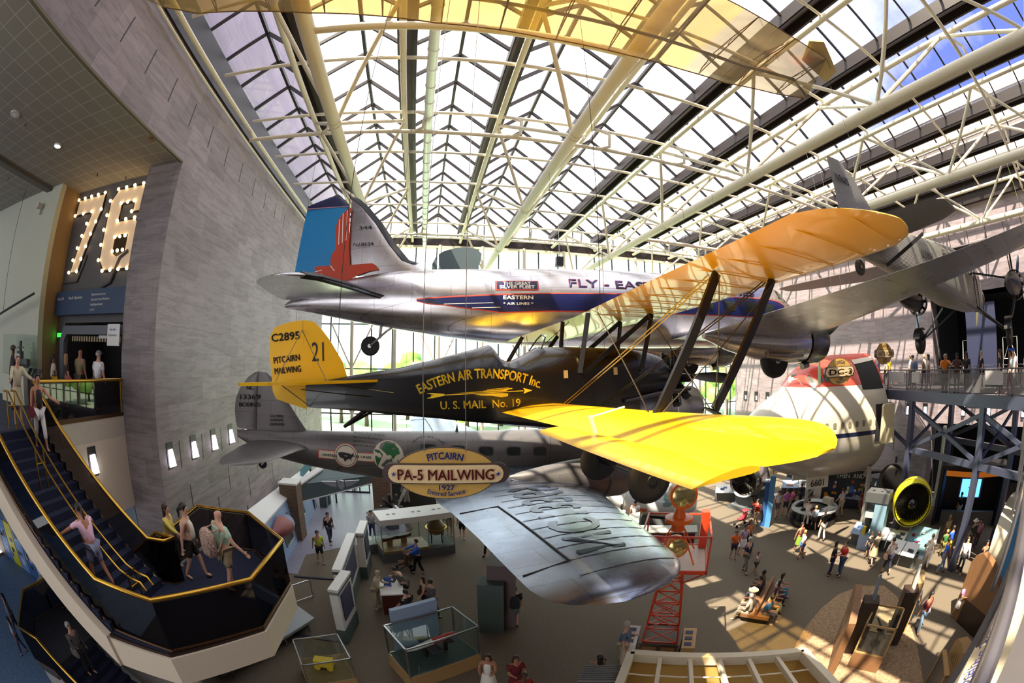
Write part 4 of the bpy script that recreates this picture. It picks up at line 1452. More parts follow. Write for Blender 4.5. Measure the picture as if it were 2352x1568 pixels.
# ================================================================ people
SKIN = {'fair': mat('skin_fair', (206, 158, 132), .5, var=.06), 'tan': mat('skin_tan', (176, 122, 92), .5, var=.06), 'brown': mat('skin_brown', (104, 66, 46), .5, var=.08)}
HAIR = {'black': mat('hair_black', (26, 20, 18), .5, var=.2, scale=40), 'brown': mat('hair_brown', (62, 40, 26), .5, var=.2, scale=40), 'blond': mat('hair_blond', (168, 132, 84), .5, var=.15, scale=40), 'grey': mat('hair_grey', (170, 166, 160), .5, var=.1, scale=40)}


def cloth(c):
    return mat('cloth_%d_%d_%d' % c, c, .85, var=.12, scale=9, bump=.15)


def skin(name, nodes, edges, m, parent, root=0, sub=1):
    """tapered limbs grown on a skeleton: nodes [(x,y,z,r)]"""
    me = bpy.data.meshes.new(name)
    me.from_pydata([n[:3] for n in nodes], edges, [])
    me.materials.append(m)
    o = bpy.data.objects.new(name, me)
    COL.objects.link(o)
    o.parent = parent
    sk = o.modifiers.new('skin', 'SKIN')
    sk.use_smooth_shade = True
    if not me.skin_vertices:
        me.skin_vertices.new()
    for i, n in enumerate(nodes):
        r = n[3]
        me.skin_vertices[0].data[i].radius = r if isinstance(r, tuple) else (r, r)
    me.skin_vertices[0].data[root].use_root = True
    s = o.modifiers.new('smooth', 'SUBSURF')
    s.levels = s.render_levels = sub
    return o


def chain(k0, n):
    return [(k0 + i, k0 + i + 1) for i in range(n - 1)]


WALK, STAND = 'walk', 'stand'
# arm poses: (forward swing deg, outward deg, elbow bend deg)
ARM = {'down': (4, 8, 12), 'back': (-18, 9, 10), 'fwd': (24, 8, 22), 'hip': (-8, 42, 88), 'front': (22, 8, 78), 'cross': (26, -6, 100), 'up': (70, 14, 95), 'rail': (48, 24, 28), 'rail_wide': (42, 55, 20), 'side': (10, 26, 30), 'reach': (62, 10, 20)}


def person(label, x, y, z=0.0, face=0, h=1.74, top=(200, 60, 60), bot=(40, 44, 70), skn='fair', hair='brown', style='short', legs='long', sleeve='short', pose=STAND, arms=('down', 'down'), lean=0, sit=False, fat=1.0, group=None, hi=False, hat=None, shoe=(40, 36, 34), bag=None, name='person', phase=1):
    """one visitor; face = heading in degrees (0 looks along +x, 90 along +y)"""
    e = thing(name, label, 'person', (x, y, z), R(face), group)
    s = h / 1.66
    S = SKIN[skn]
    st = 0.20 * phase if pose == WALK else .03 * phase
    hipz = .92
    dz = 0
    if sit:
        dz = -.47
    ln = math.radians(lean)

    def up(px, py, pz):                          # leaning torso about the hips
        d = pz - hipz
        return (px * math.cos(ln) + d * math.sin(ln), py, hipz + d * math.cos(ln) - px * math.sin(ln) + dz)
    pel, bel, che, nek = up(0, 0, .95), up(.015, 0, 1.12), up(.005, 0, 1.32), up(-.005, 0, 1.47)
    chin, skl, crn = up(.03, 0, 1.555), up(.02, 0, 1.635), up(.012, 0, 1.70)
    torso = [pel + ((.125 * fat, .155 * fat),), bel + ((.115 * fat, .14 * fat),), che + ((.125 * fat, .165 * fat),), nek + (.055,), chin + (.066,), skl + (.088,), crn + (.072,)]
    legn = []
    for sd in (1, -1):
        f = st * sd
        if sit:
            hip, knee, ank, toe = (.04, .1 * sd, .45), (.46, .12 * sd, .47), (.44 + .06 * sd, .13 * sd, .09), (.58 + .06 * sd, .14 * sd, .04)
        else:
            lift = .05 if (pose == WALK and f < 0) else 0
            hip, knee, ank, toe = (0, .095 * sd, .88), (f * .55 + .03, .1 * sd, .49), (f - (.05 if f < 0 else 0), .1 * sd, .09 + lift), (f + .13 - (.05 if f < 0 else 0), .12 * sd, .035 + lift * .3)
        legn.append((hip, knee, ank, toe))
    armn = []
    for sd, ap in ((1, arms[0]), (-1, arms[1])):
        fw, ow, eb = [math.radians(a) for a in ARM[ap]]
        sh = up(0, .195 * sd * (.6 + .4 * fat), 1.40)
        d = V((math.sin(fw), math.sin(ow) * sd, -math.cos(fw) * math.cos(ow))).normalized()
        el = V(sh) + d * .29
        f2 = fw + eb
        d2 = V((math.sin(f2) * .9, math.sin(ow) * sd * math.cos(eb) - (.35 * sd if eb > 1 else 0), -math.cos(f2))).normalized()
        wr = el + d2 * .25
        hd_ = wr + d2 * .085
        armn.append((sh, tuple(el), tuple(wr), tuple(hd_), d2))
    P = lambda n: tuple(v * s for v in n[:3]) + ((n[3] * s,) if not isinstance(n[3], tuple) else (tuple(r * s for r in n[3]),))
    nodes = list(torso)
    edges = chain(0, 7)
    for i, (hip, knee, ank, toe) in enumerate(legn):
        k = len(nodes)
        nodes += [hip + (.085 * fat,), knee + (.056,), ank + (.038,), toe + (.034,)]
        edges += [(0, k)] + chain(k, 4)
    for i, (sh, el, wr, hd_, d2) in enumerate(armn):
        k = len(nodes)
        nodes += [sh + (.058,), el + (.042,), wr + (.028,), hd_ + ((.022, .036) if hi else .032,)]
        edges += [(2, k)] + chain(k, 4)
        if hi:                                   # four fingers and a thumb
            sd = 1 if i == 0 else -1
            dd = V(d2)
            lat = dd.cross(V((0, 1, 0)))
            lat = lat.normalized() if lat.length > .1 else V((1, 0, 0))
            nrm = dd.cross(lat).normalized()
            for q, L_ in ((-.027, .062), (-.009, .074), (.009, .07), (.027, .054)):
                k2 = len(nodes)
                b0 = V(hd_) + lat * q + dd * .03
                b1 = b0 + dd * L_ * .55 - nrm * .012 * sd
                b2 = b1 + dd * L_ * .35 - nrm * .022 * sd
                nodes += [tuple(b0) + (.0095,), tuple(b1) + (.0088,), tuple(b2) + (.0075,)]
                edges += [(k + 3, k2)] + chain(k2, 3)
            k2 = len(nodes)
            b0 = V(wr) + dd * .04 + lat * .03
            b1 = b0 + dd * .035 + lat * .022 - nrm * .01 * sd
            nodes += [tuple(b0) + (.0115,), tuple(b1) + (.0095,)]
            edges += [(k + 3, k2)] + chain(k2, 2)
    if hi:                                       # nose and ears
        k = len(nodes)
        nodes += [up(.115, 0, 1.622) + (.014,)]
        edges += [(5, k)]
    skin('body', [P(n) for n in nodes], edges, S, e, 0, 2 if hi else 1)
    # shirt or dress
    g = .022
    T = cloth(top)
    tn = [up(0, 0, .93) + ((.13 * fat + g, .16 * fat + g),), bel + ((.118 * fat + g, .145 * fat + g),), che + ((.126 * fat + g, .165 * fat + g),), up(-.005, 0, 1.43) + (.075,)]
    te = chain(0, 4)
    fr = {'none': 0, 'short': .75, 'long': 2}[sleeve]
    for sh, el, wr, hd_, d2 in armn:
        k = len(tn)
        if fr == 0:
            continue
        tn += [tuple(sh) + (.07,)]
        te += [(2, k)]
        if fr < 1:
            q = V(sh).lerp(V(el), fr)
            tn += [tuple(q) + (.066,)]
            te += [(k, k + 1)]
        else:
            q = V(el).lerp(V(wr), .9)
            tn += [tuple(el) + (.056,), tuple(q) + (.044,)]
            te += [(k, k + 1), (k + 1, k + 2)]
    skin('dress' if legs == 'dress' else 'shirt', [P(n) for n in tn], te, T, e)
    # lower clothes
    BT = cloth(bot if legs != 'dress' else top)
    if legs in ('long', 'shorts', 'crop'):
        ln_ = [(pel[0], 0, pel[2] - .02, (.132 * fat, .16 * fat))]
        le = []
        for hip, knee, ank, toe in legn:
            k = len(ln_)
            ln_ += [hip + (.1 * fat,)]
            le += [(0, k)]
            if legs == 'shorts':
                q = V(hip).lerp(V(knee), .86)
                ln_ += [tuple(q) + (.092 * fat,)]
                le += [(k, k + 1)]
            else:
                q = V(knee).lerp(V(ank), .55 if legs == 'crop' else .94)
                ln_ += [knee + (.072,), tuple(q) + (.062,)]
                le += [(k, k + 1), (k + 1, k + 2)]
        skin('trousers' if legs != 'shorts' else 'shorts', [P(n) for n in ln_], le, BT, e)
    else:
        b = B()
        zl = {'skirt': .55, 'dress': .52, 'longskirt': .2}[legs]
        rings = []
        for zz, rr in ((.98, .15), (.86, .19), (.7, .21), (zl, .24)):
            rings.append([(rr * s * fat * math.cos(2 * math.pi * k / 14) * .85, rr * s * fat * math.sin(2 * math.pi * k / 14), (zz + dz) * s + .01 * math.sin(k * 3)) for k in range(14)])
        b.loft(rings, cap=False)
        b.build('skirt', BT, e, 60)
    # shoes
    for hip, knee, ank, toe in legn:
        skin('shoe', [P(n) for n in ((ank[0] - .03, ank[1], ank[2] - .045, .042), (ank[0] + .05, ank[1] * 1.05, ank[2] - .05, .043), toe[:2] + (max(.03, toe[2]), .036))], chain(0, 3), cloth(shoe), e)
    # hair
    if style != 'bald':
        HM = HAIR[hair]
        c = V(skl)
        b = B()
        rings = []
        n = 14
        for i in range(6):
            a = math.pi * (.04 + .56 * i / 5)
            ring = []
            for k in range(n):
                t = 2 * math.pi * k / n
                cut = 1.0 - (.42 if math.cos(t) > .35 and i > 2 else 0) * (i - 2) / 3
                aa = a * cut
                ring.append(((c.x - .012 + .108 * math.sin(aa) * math.cos(t)) * s, (c.y + .1 * math.sin(aa) * math.sin(t)) * s, (c.z + .018 + .116 * math.cos(aa)) * s))
            rings.append(ring)
        b.loft(rings, cap=True)
        if style == 'long':
            b.loft([[((c.x - .045 + .06 * math.cos(2 * math.pi * k / 10)) * s, .1 * w_ * math.sin(2 * math.pi * k / 10) * s, (c.z + q) * s) for k in range(10)] for q, w_ in ((.03, .95), (-.08, 1.1), (-.2, 1.15), (-.32, .8))])
        if style == 'pony':
            b.tube([((c.x - .09) * s, 0, (c.z + .03) * s), ((c.x - .15) * s, 0, (c.z - .03) * s), ((c.x - .15) * s, 0, (c.z - .2) * s)], [.03 * s, .04 * s, .015 * s], 8)
        b.build('hair', HM, e, 60)
    if hi:
        for sd in (1, -1):
            B().ball(tuple(v * s for v in up(.098, .034 * sd, 1.648)), .011 * s, 8).build('eye', black, e, 60)
            B().ball(tuple(v * s for v in up(.01, .09 * sd, 1.625)), .026 * s, 8, sx=.6, sy=.35).build('ear', S, e, 60)
        B().ball(tuple(v * s for v in up(.098, 0, 1.572)), .02 * s, 8, sx=.35, sz=.3).build('mouth', mat('lips', (150, 82, 76), .5), e, 60)
    if hat:
        c = V(skl)
        b = B()
        if hat[0] == 'cap':
            b.lathe((c.x * s, 0, (c.z + .03) * s), (0, 0, 1), [(0, .112 * s), (.05 * s, .108 * s), (.09 * s, .07 * s), (.1 * s, .01)], 16)
            b.prism([(.05 * s, -.08 * s), (.2 * s, -.06 * s), (.22 * s, 0), (.2 * s, .06 * s), (.05 * s, .08 * s)], (c.x * s, 0, (c.z + .035) * s), (1, 0, 0), (0, 1, 0), .01)
        else:
            b.lathe((c.x * s, 0, (c.z + .035) * s), (0, 0, 1), [(-.015 * s, .2 * s), (0, .205 * s), (.012 * s, .115 * s), (.08 * s, .1 * s), (.11 * s, .06 * s), (.112 * s, .01)], 18)
        b.build('hat', cloth(hat[1]), e, 50)
    if bag:
        b = B()
        if bag[0] == 'back':
            q = up(-.21, 0, 1.2)
            b.loft([[((q[0] + dx * w_) * s, dy * w_ * s, (q[2] + zz) * s) for dx, dy in ((.09, -.15), (.09, .15), (0, .17), (-.09, .12), (-.09, -.12), (0, -.17))] for zz, w_ in ((-.24, .8), (-.2, 1), (.1, 1), (.2, .7))])
            b.build('backpack', cloth(bag[1]), e, 50)
        else:
            b.loft([[((.02 + dx * w_) * s, (-.26 * bag[2] + dy * w_) * s, (.95 + zz + dz) * s) for dx, dy in ((.15, -.05), (.15, .05), (-.15, .05), (-.15, -.05))] for zz, w_ in ((-.16, .9), (-.1, 1), (.08, .8))])
            b.tube([(.1 * s, -.24 * bag[2] * s, 1.02 * s), (0, -.12 * bag[2] * s, 1.43 * s), (-.1 * s, -.24 * bag[2] * s, 1.02 * s)], .012, 5)
            b.build('shoulder_bag', cloth(bag[1]), e, 50)
    return e
# ================================================================ left gallery, stair and landing
ZL = 4.85
stair = thing('grand_staircase', 'navy carpeted staircase with brass rails rising from octagonal landing to upper gallery', 'staircase', (-6.0, 5.6, 0))


def rel(pts, o):
    return [(p[0] - o[0], p[1] - o[1], p[2] - o[2]) for p in pts]


SO = (-6.0, 5.6, 0)
OCT = [(-4.61, 4.69), (-3.24, 6.18), (-3.21, 8.09), (-4.63, 9.5), (-5.7, 9.4)]
b = B()                                          # upper flight
n = 17
for k in range(n):
    x1 = -6.0 - 4.03 * k / n
    z1 = ZL + (F2 - ZL) * (k + 1) / n
    b.box(x1 - 4.03 / n - .02 - SO[0], x1 - SO[0], 4.5 - SO[1], 6.75 - SO[1], z1 - .32, z1)
b.build('upper_flight', navy, stair)
b = B()
n = 17
for k in range(n):
    x1 = -6.0 - 4.5 * k / n
    z1 = ZL - 3.15 * (k + 1) / n
    b.box(x1 - 4.5 / n - .02 - SO[0], x1 - SO[0], 7.2 - SO[1], 9.4 - SO[1], z1 - .3, z1)
for k in range(9):
    x1 = -10.6 + 2.4 * k / 9
    z1 = 1.7 * (1 - (k + 1) / 9.5)
    b.box(x1 - SO[0], x1 + 2.4 / 9 + .02 - SO[0], 4.6 - SO[1], 6.7 - SO[1], max(0, z1 - .3), z1)
b.build('lower_flight', navy, stair)
b = B()
LP = [(-6.05, 4.5), (-4.65, 4.62), (-3.3, 6.2), (-3.27, 8.06), (-4.65, 9.42), (-6.05, 9.42)]
b.prism([(x - SO[0], y - SO[1]) for x, y in LP], (0, 0, ZL - .03), (1, 0, 0), (0, 1, 0), .03)
b.build('landing_carpet', navy, stair)
b = B()
b.prism([(x - SO[0], y - SO[1]) for x, y in ((-6.05, 4.36), (-4.6, 4.55), (-3.2, 6.16), (-3.17, 8.1), (-4.6, 9.52), (-6.05, 9.52))], (0, 0, ZL - .72), (1, 0, 0), (0, 1, 0), .62)
b.build('landing_fascia', cream, stair)
b = B()
b.prism([(x - SO[0], y - SO[1]) for x, y in ((-6.05, 4.42), (-4.62, 4.6), (-3.24, 6.17), (-3.21, 8.08), (-4.62, 9.48), (-6.05, 9.48))], (0, 0, ZL - .1), (1, 0, 0), (0, 1, 0), .068)
b.build('landing_curb', mat('bronze_curb', (52, 36, 30), .4, .3), stair)
b = B()
b.prism([(x - SO[0], y - SO[1]) for x, y in ((-11.4, 4.3), (-10.5, 4.4), (-10.5, 9.4), (-11.6, 9.3), (-12.75, 7.7), (-12.85, 5.8))], (0, 0, 1.35), (1, 0, 0), (0, 1, 0), .35)
b.build('lower_landing', speckle_mat('grey_carpet_dark', (48, 50, 56), (62, 64, 70), 18), stair)
# sloping stringers
b = B()
for y0, y1 in ((4.3, 4.48), (6.77, 6.87)):
    b.hexa(rel([(-6.05, y0, ZL - .72), (-10.4, y0, F2 - .55), (-10.4, y1, F2 - .55), (-6.05, y1, ZL - .72), (-6.05, y0, ZL - .02), (-10.4, y0, F2 + .22), (-10.4, y1, F2 + .22), (-6.05, y1, ZL - .02)], SO))
b.build('stringer', cream, stair)
b = B()
b.hexa(rel([(-6.05, 4.48, ZL - .55), (-10.4, 4.48, F2 - .5), (-10.4, 6.77, F2 - .5), (-6.05, 6.77, ZL - .55), (-6.05, 4.48, ZL - .4), (-10.4, 4.48, F2 - .35), (-10.4, 6.77, F2 - .35), (-6.05, 6.77, ZL - .4)], SO))
b.hexa(rel([(-6.05, 7.2, ZL - .7), (-10.6, 7.2, 1.2), (-10.6, 9.4, 1.2), (-6.05, 9.4, ZL - .7), (-6.05, 7.2, ZL - .4), (-10.6, 7.2, 1.5), (-10.6, 9.4, 1.5), (-6.05, 9.4, ZL - .4)], SO))
b.build('soffit_slab', mat('stair_underside', (96, 90, 92), .7), stair)
b = B()
b.box(-12.0 - SO[0], -10.6 - SO[0], 4.6 - SO[1], 9.2 - SO[1], 0, 1.35)
b.box(-10.6 - SO[0], -6.4 - SO[0], 7.0 - SO[1], 7.15 - SO[1], 0, 3.0)
b.build('stair_wall', mat('stair_wall_grey', (150, 146, 140), .7), stair)
# rails
RT = 5.9
near = [(-10.6, 4.4, 9.3), (-10.03, 4.42, 8.92), (-6.0, 4.6, 5.92), (-4.61, 4.69, RT), (-3.24, 6.18, RT), (-3.21, 8.09, RT), (-4.63, 9.5, RT), (-5.7, 9.42, RT), (-6.2, 9.42, RT), (-10.6, 9.42, 2.75), (-11.6, 9.3, 2.75), (-12.8, 7.7, 2.75), (-12.9, 5.8, 2.75), (-11.4, 4.25, 2.75), (-10.5, 4.4, 2.75), (-8.2, 4.5, 1.0)]
b = B()
b.tube(rel(near, SO), .048, 10)
far = [(-9.98, 6.56, 8.92), (-9.8, 6.58, 8.8), (-6.2, 6.85, RT), (-5.75, 6.95, RT), (-5.62, 7.2, RT), (-6.2, 7.22, RT), (-10.6, 7.22, 2.75)]
b2 = B()
b2.tube(rel(far, SO), .048, 10)
b.build('outer_handrail', brass, stair, 60)
b2.build('inner_handrail', brass, stair, 60)
for yy, extra in ((5.5, 0), (5.78, 0)):
    b = B()
    b.tube(rel([(-10.2, yy, 8.72), (-9.9, yy, 8.72), (-6.1, yy, 5.72), (-5.8, yy, 5.62), (-5.55, yy, 5.6), (-5.45, yy, 5.45)], SO), .026, 8)
    b.build('centre_handrail', brass, stair, 60)
for x in (-10.0, -8.6, -7.2, -5.9):
    z = ZL + (F2 - ZL) * max(0, min(1, (-6.0 - x) / 4.03))
    b = B()
    for yy in (5.5, 5.78):
        b.tube(rel([(x, yy, z), (x, yy, z + .86)], SO), .022, 8)
    b.tube(rel([(x, 5.5, z + .55), (x, 5.78, z + .55)], SO), .018, 6)
    b.build('handrail_post', brass, stair, 60)
b = B()


def glass_run(b, pts, drop, low=.06):
    for p, q in zip(pts, pts[1:]):
        b.quad(*rel([(p[0], p[1], p[2] - drop), (q[0], q[1], q[2] - drop), (q[0], q[1], q[2] - low), (p[0], p[1], p[2] - low)], SO))


glass_run(b, near[1:], 1.06)
glass_run(b, far, 1.06)
b.build('guard_glass', smoked, stair)
b = B()
b.tube(rel([(p[0], p[1], p[2] - 1.05) for p in near[1:]], SO), .03, 6)
b.tube(rel([(p[0], p[1], p[2] - 1.05) for p in far], SO), .03, 6)
b.build('glass_shoe', mat('bronze_shoe', (86, 60, 36), .35, .7), stair)
b = B()
b.quad(*rel([(-6.2, 6.86, RT - 1.05), (-5.75, 6.96, RT - 1.05), (-5.75, 6.96, RT - .05), (-6.2, 6.86, RT - .05)], SO))
b.build('dark_end_panel', black, stair)
rail = thing('gallery_guard', 'smoked glass guard with brass top rail along the upper gallery edge', 'railing', (-10.03, 8.7, F2))
b = B()
b.quad((0, -2.1, .02), (0, 2.05, .02), (0, 2.05, 1.0), (0, -2.1, 1.0)).build('guard_glass', glass_mat('dark_guard_glass', (66, 60, 62), .07), rail)
B().tube([(0, -2.16, 1.05), (0, 2.08, 1.05)], .048, 10).build('top_rail', brass, rail, 60)
B().tube([(0, 2.0, .0), (0, 2.0, 1.05)], .035, 8).build('end_post', brass, rail, 60)
B().box(-.04, .04, -2.15, 2.08, -.05, .06).build('glass_shoe', MATS['bronze_shoe'], rail)

# ---- number sign with bulbs
sg = thing('bulb_number_sign', 'large cream numerals seven and six outlined with lit bulbs on a grey wall', 'sign', (-12.5, 11.3, 12.5))
D7 = [(-2.2, 3.0), (-.3, 3.0), (-.3, 2.35), (-1.25, .1), (-1.85, .1), (-.95, 2.35), (-2.2, 2.35)]
D6o = [(.55, 3.0), (2.0, 3.0), (2.35, 2.7), (2.35, 2.0), (1.7, 2.0), (1.7, 2.4), (.95, 2.4), (.95, 1.75), (1.95, 1.75), (2.35, 1.4), (2.35, .4), (2.0, .0), (.55, .0), (.2, .4), (.2, 2.6)]
face = mat('numeral_face_glow', (250, 226, 194), .6, emit=(255, 206, 150), es=.12)  # faint emission puts the bulbs' glow into the numeral faces
edge = mat('numeral_edge', (34, 30, 30), .5)
for D, nm in ((D7, 'numeral'), (D6o, 'numeral')):
    b = B()
    b.prism(D[::-1], (0, -.02, 0), (1, 0, 0), (0, 0, 1), .05)
    b.build(nm, face, sg)
    b = B()
    b.tube([(x, -.05, z) for x, z in D + D[:1]], .045, 6)
    b.build('numeral_rim', edge, sg)
B().prism([(.95, .6), (1.25, .45), (1.7, .6), (1.7, 1.2), (1.25, 1.25), (.95, 1.1)], (0, -.07, 0), (1, 0, 0), (0, 0, 1), -.02).build('numeral_counter', edge, sg)
bulbm = mat('lit_bulb', (255, 236, 200), .4, emit=(255, 214, 150), es=5)


def along(pts, step):
    out = []
    for p, q in zip(pts, pts[1:] + pts[:1]):
        d = math.dist(p, q)
        n_ = max(1, round(d / step))
        out += [(p[0] + (q[0] - p[0]) * k / n_, p[1] + (q[1] - p[1]) * k / n_) for k in range(n_)]
    return out


bp = None
for x, z in along(D7, .52) + along(D6o, .5) + along([(1.0, .65), (1.6, .65), (1.6, 1.15), (1.0, 1.15)], .4):
    if bp is None:
        bp = B().ball((0, 0, 0), .07, 8).build('bulb', bulbm, sg, 60)
        o = bp
    else:
        o = bp.copy()
        COL.objects.link(o)
        o.parent = sg
    o.location = (x, -.13, z)
pl = bpy.data.lights.new('bulb_glow', 'POINT')
pl.energy = 5
pl.color = (1, .78, .5)
pl.shadow_soft_size = .6
po = bpy.data.objects.new('bulb_glow', pl)
COL.objects.link(po)
po.location = (-12.4, 10.7, 14.2)
bw = mat('hull_paint', (84, 82, 84), .6, var=.1)
cond = thing('wall_conduit', 'grey pipe conduit running below the bulb numerals', 'pipe', (-12.5, 11.25, 12.0))
b = B()
b.tube([(-2.3, 0, -.1), (.4, 0, -.1), (1.1, -.02, .1), (1.5, -.04, .9), (1.9, -.05, 1.1)], .07, 8)
b.tube([(-2.3, 0, .25), (-1.2, 0, .25), (-.9, 0, .8), (-.75, 0, 1.2)], .05, 8)
b.build('conduit', bw, cond, 60)
pn = thing('gallery_name_board', 'slate blue board with small white lettering over the gallery entrance', 'sign', (-12.5, 11.0, 11.0))
B().box(-2.3, 2.42, -.06, .06, 0, .85).build('board', mat('slate_blue', (44, 66, 98), .5), pn)
for s_, x, z, sz in (('Gallery 203', -2.2, .55, .13), ('Sea-Air Operations', -1.3, .55, .15), ('Operaciones aire mar', .3, .62, .12), ('Operations Aero-Maritimes', .3, .45, .12), ('Seeluftoperationen', .3, .28, .12), ('A I R T', .3, .1, .12)):
    text(s_, sz, whiteink, pn, (x, -.066, z), (1, 0, 0), (0, 0, 1), .004, 'LEFT', sx=.85)
dr = thing('hatch_doorway', 'rounded grey ship hatch frame around a dark gallery entrance', 'doorway', (-12.15, 11.1, F2))
b = B()
o_ = [(-2.15, 0), (-2.15, 2.3), (-1.9, 2.75), (2.2, 2.75), (2.2, 2.45), (-1.65, 2.45), (-1.85, 2.2), (-1.85, 0)]
b.prism(o_, (0, .0, 0), (1, 0, 0), (0, 0, 1), .14)
b.build('frame', mat('hatch_grey', (104, 108, 116), .5), dr)
b = B()
for k in range(22):
    b.box(-1.5 + .17 * k, -1.42 + .17 * k, .1, .14, 2.22, 2.4)
b.build('scalloped_trim', mat('trim_cream', (180, 164, 130), .6), dr)
tag(B().box(-11.75, -11.25, 11.15, 11.2, 10.2, 10.3).box(-10.7, -10.05, 10.62, 10.66, 9.95, 10.62).build('sign_holder', white), 'small white notice with blue heading fixed beside the marble pier', 'notice')
nt_ = bpy.data.objects['sign_holder']
text('Sea-Air', .12, mat('notice_blue', (40, 60, 140), .5), nt_, (-10.4, 10.61, 10.42), (1, 0, 0), (0, 0, 1), .004)
text('Operations', .1, inkblack, nt_, (-10.4, 10.61, 10.25), (1, 0, 0), (0, 0, 1), .004)
ex = thing('exit_sign', 'green lit exit sign on the tan strip beside the hatch', 'sign', (-14.62, 11.24, 10.15))
B().box(-.2, .2, -.05, .05, 0, .3).build('housing', mat('exit_box', (20, 80, 30), .5), ex)
text('EXIT', .2, mat('exit_green', (90, 255, 110), .5, emit=(70, 255, 90), es=2.5), ex, (0, -.055, .08), (1, 0, 0), (0, 0, 1), .004, bold=.006)
# model case on the gallery
mc = thing('ship_model_case', 'glass case with grey ship model on pale plinth by the gallery wall', 'display case', (-15.2, 9.2, F2))
B().box(-1.2, 1.0, -.45, .45, 0, .95).build('plinth', pale, mc)
B().box(-1.15, .95, -.4, .4, .95, 2.3).build('glass_cover', caseglass, mc)
b = B()
b.loft([[(x, y * w_, 1.2 + z) for y, z in ((-.18, .12), (0, 0), (.18, .12), (.18, .3), (-.18, .3))] for x, w_ in ((-.8, .1), (-.5, 1), (.5, 1), (.75, .6))])
b.box(-.2, .15, -.1, .1, 1.5, 1.75).box(-.06, .06, -.05, .05, 1.75, 2.1).box(-.3, .3, -.02, .02, 1.86, 1.9).box(-.03, .03, -.03, .03, .95, 1.25)
b.build('ship_model', mat('ship_grey', (86, 86, 90), .5), mc)
rod = thing('ceiling_hung_pole', 'long thin black pole angled in front of the pale gallery wall', 'pole', (-14.3, 9.2, 11.0))
B().tube([(0, 0, 0.55), (-6.5, 0, -.6)], .05, 8).build('pole', black, rod)
B().tube([(-3, 0, .02), (-3, 0, 4.85)], .012, 5).build('hanger', black, rod)
dsk = thing('gallery_desk', 'dark wooden desk with folded boards at the gallery edge', 'desk', (-14.1, 9.3, F2))
B().box(-.6, .6, -.3, .3, 0, .9).build('desk_body', mat('dark_wood', (48, 34, 28), .5), dsk)
for k in range(3):
    B().beam((-.4 + .4 * k, -.1, .9), (-.4 + .4 * k, .1, 1.2), .3, .02).build('folded_board', black, dsk)
# wall lamps
lampm = mat('lamp_lens', (255, 250, 255), .3, emit=(255, 244, 255), es=6)


def wall_lamp(label, loc, rz, group=None):
    t = thing('wall_lamp', label, 'lamp', loc, rz, group)
    B().box(0, .02, -.2, .2, 0, .85).build('recess_plate', black, t)
    b = B()
    b.hexa([(.02, -.12, .06), (.16, -.12, .1), (.16, .12, .1), (.02, .12, .06), (.02, -.12, .62), (.05, -.12, .62), (.05, .12, .62), (.02, .12, .62)])
    b.build('lens', lampm, t)
    return t


for k in range(8):
    wall_lamp(['first', 'second', 'third', 'fourth', 'fifth', 'sixth', 'seventh', 'eighth'][k] + ' lit recessed lamp from the pier on left marble wall', (XL, 11.45 + 1.63 * k, 6.2), 0, 'lamps on the left marble wall')
wall_lamp('lit recessed lamp on the cream wall beside the staircase', (-10.0, 8.9, 6.25), 0)
for k, y in enumerate((14.3, 12.55, 11.0, 7.6, 5.4, 2.4)):
    wall_lamp(['first', 'second', 'third', 'fourth', 'fifth', 'last'][k] + ' glowing lamp under the raised walkway counted from the airliner nose', (XR, y, 5.7 if y > 10.4 else 5.8), math.pi, 'lamps under the walkway')
for k, y in enumerate((31.4, 29.8, 28.2)):
    t = thing('wall_recess', ['dark recessed wall box nearest the glass wall', 'dark recessed wall box between two others near the glass wall', 'dark recessed wall box nearest the white airliner nose'][k], 'wall box', (XR, y, 6.0), math.pi, 'dark boxes on the right wall')
    B().box(0, .05, -.25, .25, 0, .9).build('box_plate', black, t)
    B().box(.05, .12, .0, .2, .1, .5).build('box_lens', white, t)
# ceiling fittings
for i, (x, y) in enumerate(((-12.54, 7.51))if False else [(-12.54, 7.51)]):
    t = thing('downlight', 'lit round downlight in tiled ceiling', 'light', (x, y, 15.83))
    B().lathe((0, 0, -.03), (0, 0, 1), [(0, .16), (.05, .17)], 20).build('trim_ring', white, t)
    B().lathe((0, 0, -.035), (0, 0, 1), [(0, .13), (.01, .13)], 20).build('lens', mat('downlight_lens', (255, 255, 255), .4, emit=(255, 250, 240), es=12), t)
for i, (x, y) in enumerate([(-12.57, 4.92), (-8.66, 8.95)]):
    t = thing('ceiling_vent', ['pale round vent in tiled ceiling close to image edge', 'tan round vent in tiled ceiling near marble edge'][i], 'vent', (x, y, 15.83))
    B().lathe((0, 0, -.03), (0, 0, 1), [(0, .2), (.02, .22), (.05, .22)], 20).build('rim', [offwhite, tan][i], t)
    B().lathe((0, 0, -.04), (0, 0, 1), [(0, .09), (.02, .09)], 16).build('core', [white, black][i], t)
for i, (x, y) in enumerate([(-17.22, 7.83), (-12.64, 5.63), (-12.54, 10.17), (-11.49, 10.99), (-18.47, 11.26)]):
    t = thing('sprinkler_head', 'small dark sprinkler head on tiled ceiling', 'sprinkler', (x, y, 15.85), 0, 'ceiling sprinklers')
    B().lathe((0, 0, -.1), (0, 0, 1), [(0, .03), (.02, .03), (.03, .012), (.1, .02)], 8).build('sprinkler', dark, t)
sc_ = thing('security_camera', 'cream camera bracket on the pale gallery wall top', 'camera', ((-16.24, 9.90, 15.09)))
B().box(-.12, .12, -.3, 0, -.1, .1).box(-.04, .04, -.05, .1, -.3, -.1).build('housing', offwhite, sc_)
